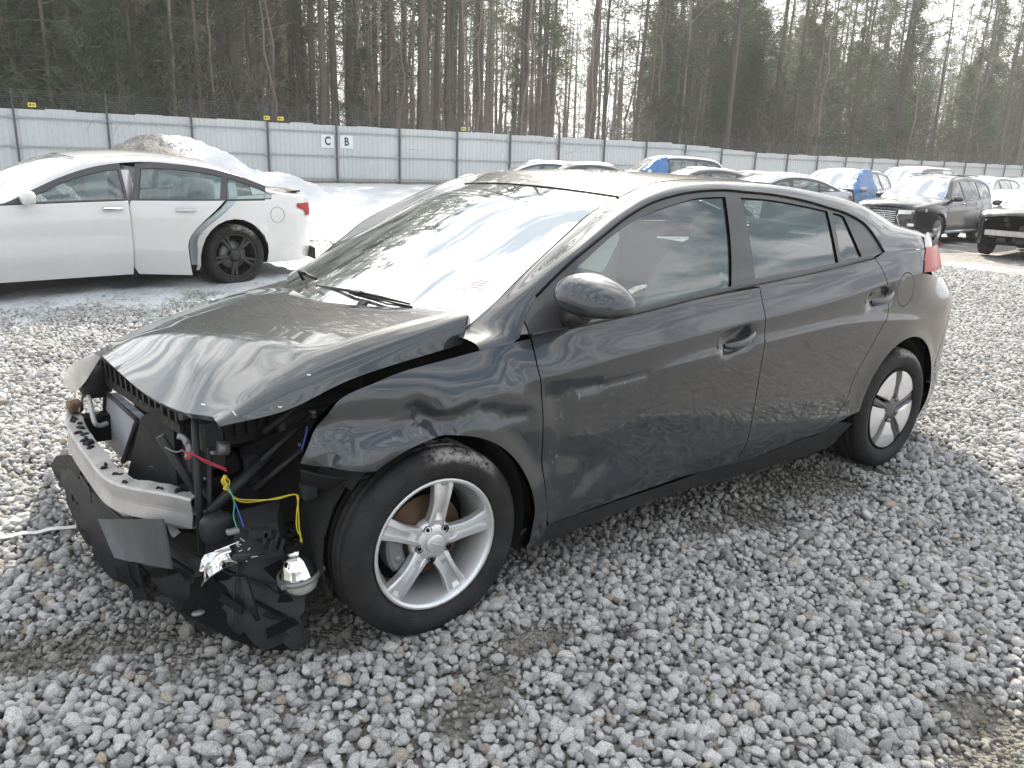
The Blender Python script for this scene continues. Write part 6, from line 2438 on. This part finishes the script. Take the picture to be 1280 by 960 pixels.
    names = ['hood', 'windscreen', 'roof', 'rear_window', 'boot_lid']
    idx = [0] + cuts + [len(L1c) - 1]
    mats_ = [paint, wscreen, paint, wscreen if kind == 'sedan' else M_BARGLASS, paint]
    crown = [.05, .02, .045, .03, .03]
    bulge = [.06, .16, .08, -.06, -.10]
    tops = {}
    for i in range(5):
        a, b_ = idx[i], idx[i + 1]
        rows = []
        for j in range(a, b_ + 1):
            t = (j - a) / max(1, b_ - a)
            bu = {0: .12 * (1 - t) + .16 * t, 1: .16 * (1 - t) + .09 * t, 2: .09 * (1 - t) - .05 * t, 3: -.05, 4: -.05 * (1 - t) - .10 * t}[i]
            cr = crown[i] if i not in (1,) else .01 + .03 * t
            rows.append([(B_[j, 0] - bu * (1 - s * s), -B_[j, 1] * s, B_[j, 2] + .002 + cr * (1 - abs(s) ** 2.2)) for s in np.linspace(-1, 1, 13 if lod else 7)])
        tops[names[i]] = rows
        if i == 0 and bare_front:
            pass
        loft(names[i], rows, mats_[i], root)
    # fascias
    for end, x_, bul, pn in ((0, fx, -.14, 'front_bumper'), (1, rx, .10, 'rear_bumper')):
        z1 = B_[0 if end == 0 else -1, 2] + .01
        rows = []
        ylim = abs(B_[0 if end == 0 else -1, 1])
        zz_ = np.linspace(zl + .02, z1, 8)
        for z in zz_:
            q = (z - zl) / (z1 - zl)
            yw = float(wplan(x_)) - float(ins(x_, min(z, z1 - .05))) + .002
            yw = yw * (1 - .0) if z < z1 - .03 else ylim
            xo = x_ + (.06 * (1 - math.sin(PI * min(1, q * .9 + .05)))) * (1 if end == 0 else -1)
            rows.append([(xo + bul * (1 - abs(s) ** 2.4), yw * s, z) for s in np.linspace(-1, 1, 13)])
        if bare_front and end == 0:
            continue
        loft(pn, rows, paint, root)
    # lamps, grille, mirrors
    zf = S_['L1'][0][1]
    for sg in (1, -1):
        if not bare_front:
            rows = []
            for q in np.linspace(0, 1, 5):
                rows.append([(fx - .135 * (1 - abs(t) ** 2.4) - .012 + (.10 * sstep(.75, 1.05, t) if t > .7 else 0), -sg * (W * .74) * t * 1.0, zf - .01 - .11 * q * (1 - .15 * t) + .02 * t) for t in np.linspace(.52, 1.0, 9)])
            rows = [r_ + [(fx + .28, float(f(fx + .28, zf - .02 - .07 * q, -.008, sg)[1]), zf + .05 - .08 * q)] for r_, q in zip(rows, np.linspace(0, 1, 5))]
            loft('headlight', rows, M_CLEAR, root)
        rows = []
        zt = S_['L1'][-1][1]
        h0, h1 = (.0, .14) if kind == 'sedan' else (-.02, .30)
        for q in np.linspace(0, 1, 4):
            row = []
            for t in np.linspace(0, 1, 5):
                x = rx - .26 * (1 - t) * (1 if q < .6 else .5) - .0
                z = zt - .05 - h0 - (h1 - h0) * q
                row.append(f(min(x, rx - .02), z, -.010, sg))
            row.append((rx + .05, -sg * W * .48, zt - .05 - h0 - (h1 - h0) * q))
            rows.append(row)
        loft('tail_light', rows, M_REDGLASS, root)
        mx = S_['belt'][0][0] + .28; mz = float(bx(mx)) + .06
        my = float(f(mx, mz)[1])
        mb = MB().grid([[(p[0], p[1] * sg, p[2]) for p in r_] for r_ in blob((mx, my - .12, mz), (.06, .11, .065), .7, 8)])
        mb.box((mx, (my - .02) * sg, mz - .03), (.06, .10, .03))
        mb.build('mirror', paint, root)
        for hx in (s2 - .16, s3 - .16):
            if open_door and sg == 1 and hx > s2:
                continue
            zz_ = hb * .93 if kind != 'van' else 1.08
            p = f(hx, zz_, -.018, sg)
            MB().box(p, (.19, .03, .028), bev=.009).build('door_handle', M_CHROME if lod else paint, root)
    if not bare_front:
        mb = MB()
        gz0, gz1 = (zf - .30, zf - .02)
        for q in range(6):
            z = gz0 + (gz1 - gz0) * (q + .5) / 6
            mb.tube([(fx - .135 * (1 - abs(t) ** 2.4) - .012, W * .74 * t, z) for t in np.linspace(-.46, .46, 7)], .010, 5)
        mb.build('grille_bars', M_CHROME if kind == 'suv' else M_PLASTIC, root)
        loft('grille', [[(fx - .135 * (1 - abs(t) ** 2.4) - .006, W * .74 * t, z) for t in np.linspace(-.48, .48, 9)] for z in (gz0 - .02, (gz0 + gz1) / 2, gz1 + .02)], M_DARK, root)
        loft('lower_grille', [[(fx - .13 * (1 - abs(t) ** 2.4) + .008, W * .74 * t, z) for t in np.linspace(-.75, .75, 9)] for z in (zl + .06, zl + .12, zl + .18)], M_DARK, root)
    # interior and floor
    mb = MB().box(((fx + rx) / 2, 0, zl + .06), (L - .5, W * 1.6, .08))
    mb.box((.25, 0, hb * .55), (.05, W * 1.5, hb * .7))
    mb.build('floor_pan', M_DARK, root)
    mb = MB()
    for sy in (-.38, .38):
        mb.grid(blob((1.35, sy, hb * .52), (.26, .25, .09), .6, 6)).grid(blob((1.66, sy, hb * .90), (.08, .24, .34), .6, 6, .3)).grid(blob((1.80, sy, hb * 1.28), (.05, .13, .09), .6, 6))
    mb.grid(blob((2.35, 0, hb * .55), (.25, .6, .1), .6, 6)).grid(blob((2.68, 0, hb * .9), (.08, .6, .30), .6, 6, .3))
    mb.build('seats', M_SEAT, root)
    loft('dashboard', [[(x, s * W * .75, z) for s in np.linspace(-1, 1, 5)] for x, z in ((.45, hb * .98), (.75, hb * 1.02), (.9, hb * .9), (.88, hb * .6))], M_DASH, root)
    for wx in (0, wb):
        for sg in (1, -1):
            w_ = alloy_wheel(root, (wx, -sg * (W - .125), r), phase=R(90 + wx * 11), Ro=r, Rr=r * .70, W=.22, side=sg, m_rim=wheel_mat, style='ten' if kind != 'van' else 'five', spokes=5, seg=32)
            MB().lathe([(.05, -.0), (r * .45, -.004), (r * .45, .008), (.05, .008)], n=20).build('brake_disc', M_STEEL, w_)
            MB().lathe([(r * .68, .02), (r * .68, .06), (.02, .06)], n=20).build('wheel_back', M_DARK, w_)
            a0, a1 = R(-10), R(190)
            MB().lathe([(.2, -sg * (W * .55)), (ar + .005, -sg * (W * .55)), (ar + .007, -sg * (W * .93))], n=16, c=(wx, 0, r), a0=a0, a1=a1).build('wheel_liner', M_DARK, root)
    if roof_rails:
        for sg in (1, -1):
            j = [q for q in range(cuts[1] + 2, cuts[2], 2)]
            MB().tube([(B_[q, 0], B_[q, 1] * sg, B_[q, 2] + .05) for q in j], .018, 6).build('roof_bar', M_GALV, root)
    if snow:
        for nm_ in ('hood', 'roof', 'boot_lid'):
            rows = tops[nm_]
            G = np.array(rows)
            G2 = G.copy()
            for i in range(G.shape[0]):
                for j in range(G.shape[1]):
                    G2[i, j, 2] += .012 + .05 * nz(G[i, j, 0] * 2 + loc[0], G[i, j, 1] * 2, 1.1, 3, 4) * snow
            loft('snow_layer', G2, M_SNOWCAR, root)
    return root, f, S_, parts, wins, paint, bx, L1z


def place_at(u, dist, frac_x, rz, ly=0.0):
    """origin so that the local point (frac_x, ly) falls at that column and distance"""
    p = far_point(u, dist)
    c, s = math.cos(rz), math.sin(rz)
    ox = p[0] - (c * frac_x - s * ly); oy = p[1] - (s * frac_x + c * ly)
    return (ox, oy, float(gz(p[0], p[1])))


# --- white sedan on the left with its rear door standing open
P_WHITE = get_paint('pearl_white_paint', (.60, .60, .59), .2, .05)
rz = R(6.0)
c, s = math.cos(rz), math.sin(rz)
lx, ly = 2.78, -.86
wx_, wy_ = 1.67, 6.02
root, f, S_, parts, wins, paint, bx, L1z = make_car('sedan', P_WHITE, (wx_ - (c * lx - s * ly), wy_ - (s * lx + c * ly), 0.0), rz,
    'white sedan parked on the snow at the left, rear door ajar, side window shattered', None, 'white_sedan', 1, M_WHEELBLACK, open_door=True)
# open rear door, hinged on the middle pillar
hx = S_['seams'][1] + .01
hinge = np.array([hx, float(f(hx, .6)[1]), 0])
ang = R(-38)
ca, sa = math.cos(ang), math.sin(ang)


def swing(P):
    Q = P - hinge
    return np.stack([Q[..., 0] * ca - Q[..., 1] * sa, Q[..., 0] * sa + Q[..., 1] * ca, Q[..., 2]], -1) + hinge


dpoly = densify(parts[2][1], .05)
# the rear edge of the skin follows the wheel opening, upright above it
dp = inset(dpoly, .004)
db = panel('rear_door', dp, lambda x, z: swing(f(x, z)), paint, root, .08, .03)
db['label'] = 'open rear door swung out from the body'
dr2 = densify([(x, float(bx(x)) - .002) for x in np.linspace(S_['seams'][1] + .01, 3.00, 12)] + [(x, float(L1z(x)) - .004) for x in np.linspace(3.00, S_['seams'][1] + .01, 16)], .05)
panel('door_frame', dr2, lambda x, z: swing(f(x, z, .003)), M_FRAME, root, .08, .03, holes=wins[1:])
for w_ in wins[1:]:
    panel('side_window', w_, lambda x, z: swing(f(x, z, .012)), glass_mat('pale_green_glass', (.5, .62, .58), .30, dirtcol=(.42, .55, .54)), root, .2, .003)
zz_ = S_['L1'][5][1] * .93
p = swing(f(S_['seams'][2] - .16, zz_, -.018))
MB().box(p, (.19, .03, .028), rz=ang, bev=.009).build('door_handle', M_CHROME, root)
# inner side of the door and the pale jamb of the opening
xr = S_['seams'][2]
prof = []
M_JAMB = get_paint('jamb_paint', (.46, .52, .55), .2, .05)
rows = []
zs = np.linspace(.26, 1.0, 9)
edge = [(xr + .0, z) for z in zs]
jl = lambda z: S_['seams'][2] - .15 + lean_open(z)
for q, (off, dx) in enumerate(((-.001, .004), (.018, -.012), (.045, -.03), (.055, -.14), (.11, -.20))):
    rows.append([f(jl(z) + dx, z, off) for z in np.linspace(.26, 1.10, 14)])
loft('door_jamb', rows, M_JAMB, root)
rows = [[f(jl(z) - .075, z, .045) + np.array([0, -.006, 0]) for z in np.linspace(.26, 1.10, 14)], [f(jl(z) - .115, z, .045) + np.array([0, -.012, 0]) for z in np.linspace(.26, 1.10, 14)]]
loft('rubber_seal', rows, M_DARK, root, thick=.018)
rows = [[swing(f(S_['seams'][1] + .03 + t * (S_['seams'][2] - .20 + lean(z) - S_['seams'][1] - .03), z, .06)) for z in (.25, .45, .6, .75, .9)] for t in np.linspace(0, 1, 5)]
loft('door_lining', rows, M_DASH, root)
# quarter panel between door and wheel: extend forward over the door line
qx = densify([(jl(z) + .10, z) for z in np.linspace(.30, 1.04, 12)] + [(3.05, 1.035), (3.05, .80), (2.99, .74)], .06)
# shattered front window: white crazed sheet sagging in the frame
m, nt, b = new_mat('crazed_glass')
co = nt.coord()
vo = nt.node('ShaderNodeTexVoronoi', Vector=nt.mapping(co, (1, 1, 1)), Scale=55.0, feature='DISTANCE_TO_EDGE')
cr = nt.ramp(vo.outputs['Distance'], [(.0, 1.0), (.10, .25)])
nn_2 = nt.noise(co, 4, 4)
tr = nt.n.new('ShaderNodeBsdfTransparent'); tr.inputs[0].default_value = (.75, .85, .82, 1)
b.inputs['Base Color'].default_value = (.62, .68, .66, 1); b.inputs['Roughness'].default_value = .25
ms = nt.n.new('ShaderNodeMixShader')
nt.set(ms.inputs[0], nt.math('MULTIPLY', cr, nt.ramp(nn_2, [(.30, .35), (.60, 1.0)])))
outn = [q for q in nt.n if q.type == 'OUTPUT_MATERIAL'][0]
nt.l.new(tr.outputs[0], ms.inputs[1]); nt.l.new(b.outputs[0], ms.inputs[2]); nt.l.new(ms.outputs[0], outn.inputs[0])
xx = np.linspace(.85, 1.30, 8)
poly = [(x, float(bx(x)) + .015) for x in xx] + [(1.37, 1.0), (1.33, 1.12)] + [(x, float(L1z(x)) - .06) for x in reversed(xx)]
panel('crazed_glass', densify(poly, .06), lambda x, z: f(x, z, .016 + .012 * np.sin(x * 21 + z * 17)), m, root, .07, .003)
MB().grid(blob((1.30, -.42, 1.10), (.06, .10, .18), .8, 8, .2)).build('torn_airbag', M_AIRBAG, root)
rows = [[(x, -.70, z) for z in (.98, 1.15, 1.28)] for x in (1.38, 1.5, 1.6)]
loft('curtain_airbag', rows, M_AIRBAG, root, thick=.01)
MB().add([tuple(f(x, z, .03)) for x, z in ((1.66, .28), (1.80, .28), (1.82, .93), (1.80, 1.22), (1.72, 1.22), (1.70, .93))], [(0, 1, 2, 3, 4, 5)]).build('middle_pillar', P_WHITE, root)
# fuel door, boot spoiler
pc = np.array(arc(3.30, .76, .085, 0, 345, 20)); P_ = f(pc[:, 0], pc[:, 1], -.001)
MB().tube(list(P_) + [P_[0]], .0025, 5).build('fuel_door', M_STEEL, root)
loft('spoiler', [[(3.62 + dx + .10 * (1 - s * s), .66 * s, 1.0 + dz) for s in np.linspace(-1, 1, 11)] for dx, dz in ((-.12, -.012), (0, .012), (.08, .016), (.085, .0), (-.02, -.012))], M_TRIM, root)
loft('rear_valance', [[(3.80 + .11 * (1 - abs(s) ** 2.4), .80 * s, z) for s in np.linspace(-1, 1, 11)] for z in (.22, .29, .36)], M_PLASTIC, root)

# --- black suv, tarp-wrapped suv and the rows behind
P_BLACK = get_paint('black_suv_paint', (.008, .008, .009), .10, .1)
P_SILVER = get_paint('silver_paint', (.42, .43, .44), .3, .5)
P_GREY = get_paint('light_grey_paint', (.30, .31, .32), .35, .4)
P_BLUE = get_paint('navy_paint', (.02, .035, .09), .25, .3)
P_BEIGE = get_paint('champagne_paint', (.42, .40, .36), .3, .3)
P_DARK = get_paint('charcoal_paint', (.035, .036, .038), .35, .3)
P_W2 = get_paint('white_van_paint', (.66, .67, .68), .3, .0)

rz = R(4.0)
bs, fB, SB, *_ = make_car('suv', P_BLACK, place_at(1180, 22.6, 0.0, rz, -.84), rz, 'black suv with chrome grille bars facing the camera at the right', None, 'black_suv', 1, M_ALLOY, roof_rails=True, wscreen=M_WSCREEN2, sideglass=M_BARGLASS)
zf = SB['L1'][0][1]; fx = SB['front']
for sg in (1, -1):       # silver blades either side of the grille
    MB().tube([(fx - .10, sg * .40, zf - .02), (fx - .115, sg * .34, zf - .16), (fx - .09, sg * .44, zf - .40)], .014, 6).build('chrome_blade', M_CHROME, bs)
    MB().box((fx - .02, sg * .66, .52), (.05, .16, .07), bev=.01).build('fog_lamp', M_CLEAR, bs)
em = MB().tube([(fx - .165, .075 * math.cos(a), zf - .13 + .052 * math.sin(a)) for a in np.linspace(0, 2 * PI, 21)], .007, 6)
em.tube([(fx - .165, -.028, zf - .10), (fx - .165, -.012, zf - .155), (fx - .165, .045, zf - .150)], .007, 6)
em.build('badge', M_CHROME, bs)
MB().tube([(.45, -.93, .33), (2.3, -.93, .33)], .03, 8).build('side_step', M_ALLOY, bs)

rz = R(9)
t1, fT, ST, *_ = make_car('suv', P_GREY, place_at(1050, 24.5, .2, rz, -.5), rz, 'grey suv with blue plastic sheeting taped over its doors, left of the black suv', None, 'wrapped_suv', 1, M_ALLOY)
m, nt, b = new_mat('blue_plastic_sheet')
co = nt.coord(); n = nt.noise(co, 3, 5, .7, .6)
nt.set(b.inputs['Base Color'], nt.mix(n, (.02, .10, .30), (.10, .30, .60)))
b.inputs['Roughness'].default_value = .28
nt.set(b.inputs['Normal'], nt.bump(nt.noise(co, 7, 5, .7, 1.0), 1.0, .08))
M_TARP = m


def tarp(root, f, x0, x1, z0, z1, L1, label, seed, over=.35):
    zs_ = list(np.linspace(z0, z1, 14))
    G = []
    for i, x in enumerate(np.linspace(x0, x1, 18)):
        row = []
        for j, z in enumerate(zs_):
            zt = float(np.interp(x, [p[0] for p in L1], [p[1] for p in L1]))
            zz = min(z, zt + .04)
            p = np.array(f(x + .03 * math.sin(j * 1.3 + seed), zz - (.06 * math.sin(i * 1.7 + seed) if j == 0 else 0), -.03 - .02 * abs(nz(x * 2, z * 2, 1.3, 3, seed))))
            if z > zt:
                p[1] += (z - zt) * 1.2
                p[2] = zt + .07 + .01 * math.sin(i * 2)
            row.append(p)
        G.append(row)
    G = np.array(G)
    c, s = math.cos(root.rotation_euler.z), math.sin(root.rotation_euler.z)
    W_ = np.stack([G[..., 0] * c - G[..., 1] * s + root.location.x, G[..., 0] * s + G[..., 1] * c + root.location.y, G[..., 2] + root.location.z], -1)
    o = loft('plastic_sheet', W_, M_TARP, None, thick=.004)
    return tag(o, label, 'tarp')


tarp(t1, fT, .35, 2.0, .55, 1.95, ST['L1'], 'blue plastic sheet wrapped over the side of the grey suv', 1.0)
rz = R(6)
bd, *_ = make_car('suv', P_BLACK, place_at(1242, 20.6, -.85, rz, .70), rz, 'dark wreck with no front bumper, cut by the right edge of the photo', None, 'stripped_wreck', 1, M_WHEELBLACK, bare_front=True)
mb = MB().box((-.86, 0, .55), (.08, 1.3, .12), bev=.01)
mb.build('bumper_beam', M_ALU, bd)
mb = MB()
for q in range(14):
    mb.box((-.80 + rnd.uniform(0, .2), rnd.uniform(-.65, .65), rnd.uniform(.4, .85)), (.15, rnd.uniform(.06, .2), rnd.uniform(.04, .14)), rz=rnd.uniform(-.4, .4), bev=.01)
mb.build('bare_front_structure', M_PLASTIC2, bd)
MB().grid(blob((-.82, -.55, .80), (.08, .14, .08), .7, 8)).build('headlight', M_CLEAR, bd)

LOT = [  # kind, paint, column, distance, local x there, turn, label, extras
    ('van', P_W2, 1130, 33, .9, 4, 'white van behind the black suv', dict(cat='van')),
    ('sedan', P_W2, 1258, 27, .9, 5, 'white sedan between the black suv and the stripped wreck', dict()),
    ('sedan', P_BEIGE, 1105, 28.5, .6, 4, 'pale sedan squeezed between the wrapped suv and the black suv', dict(lod=1)),
    ('suv', P_W2, 1222, 36, 1.2, 2, 'white suv behind the roof of the black suv', dict()),
    ('suv', P_DARK, 1265, 40, .9, 2, 'dark suv farthest right by the fence', dict()),
    ('suv', P_BLUE, 1078, 40, 1.0, 3, 'navy suv in the last row left of the white van', dict()),
    ('sedan', P_SILVER, 962, 22.5, 1.6, -18, 'silver sedan right behind the wrecked hatchback roof', dict(snow=.3)),
    ('sedan', P_W2, 982, 30, 1.2, -12, 'white sedan behind the silver sedan', dict()),
    ('sedan', P_SILVER, 1022, 33, 1.2, -4, 'silver sedan between the white sedan and the wrapped suv', dict()),
    ('sedan', P_BEIGE, 1005, 38, 1.2, 0, 'beige sedan in the last row by the fence', dict()),
    ('sedan', P_DARK, 878, 26, 1.8, -25, 'grey sedan with a snowy roof behind the hatchback', dict(snow=.5)),
    ('sedan', P_GREY, 934, 36, 1.6, -10, 'light grey sedan with snow in the row by the fence', dict(snow=.5)),
    ('suv', P_W2, 826, 30, 1.5, -28, 'white suv with a dark roof bar and blue sheet over its windscreen', dict(roof_rails=True, name='white_suv')),
    ('sedan', P_W2, 672, 27.5, 1.6, -38, 'white sedan snowed over, leftmost behind the hatchback roof', dict(snow=1.0)),
    ('sedan', P_DARK, 735, 27, 1.9, -36, 'charcoal sedan with snow on its glass, beside the leftmost white one', dict(snow=1.0)),
]
for kind, pt, u, dist, fxx, rzd, lab, kw in LOT:
    kw.setdefault('lod', 0)
    ret = make_car(kind, pt, place_at(u, dist, fxx, R(rzd)), R(rzd), lab, 'cars parked in rows behind the hatchback', sideglass=M_GLASS2, **kw)
    if kw.get('name') == 'white_suv':
        tarp(ret[0], ret[1], .55, 1.5, 1.0, 1.95, ret[2]['L1'], 'light blue sheet hanging over the front of the white suv', 2.0)

# ------------------------------------------------------------------ thin winter haze over the lot
HAZE = True
if HAZE:
    m = bpy.data.materials.new('winter_haze'); m.use_nodes = True
    nt = NT(m.node_tree)
    for nd in list(nt.n):
        nt.n.remove(nd)
    pv = nt.n.new('ShaderNodeVolumePrincipled')
    pv.inputs['Color'].default_value = (.92, .93, .95, 1)
    pv.inputs['Density'].default_value = .0009
    pv.inputs['Anisotropy'].default_value = .35
    oo = nt.n.new('ShaderNodeOutputMaterial'); nt.l.new(pv.outputs[0], oo.inputs['Volume'])
    hz = MB().box((20, 30, 16.5), (520, 520, 37)).build('haze', m)
    tag(hz, 'thin pale winter haze over the lot and the wood', kind='stuff')
    SC.cycles.volume_bounces = 0
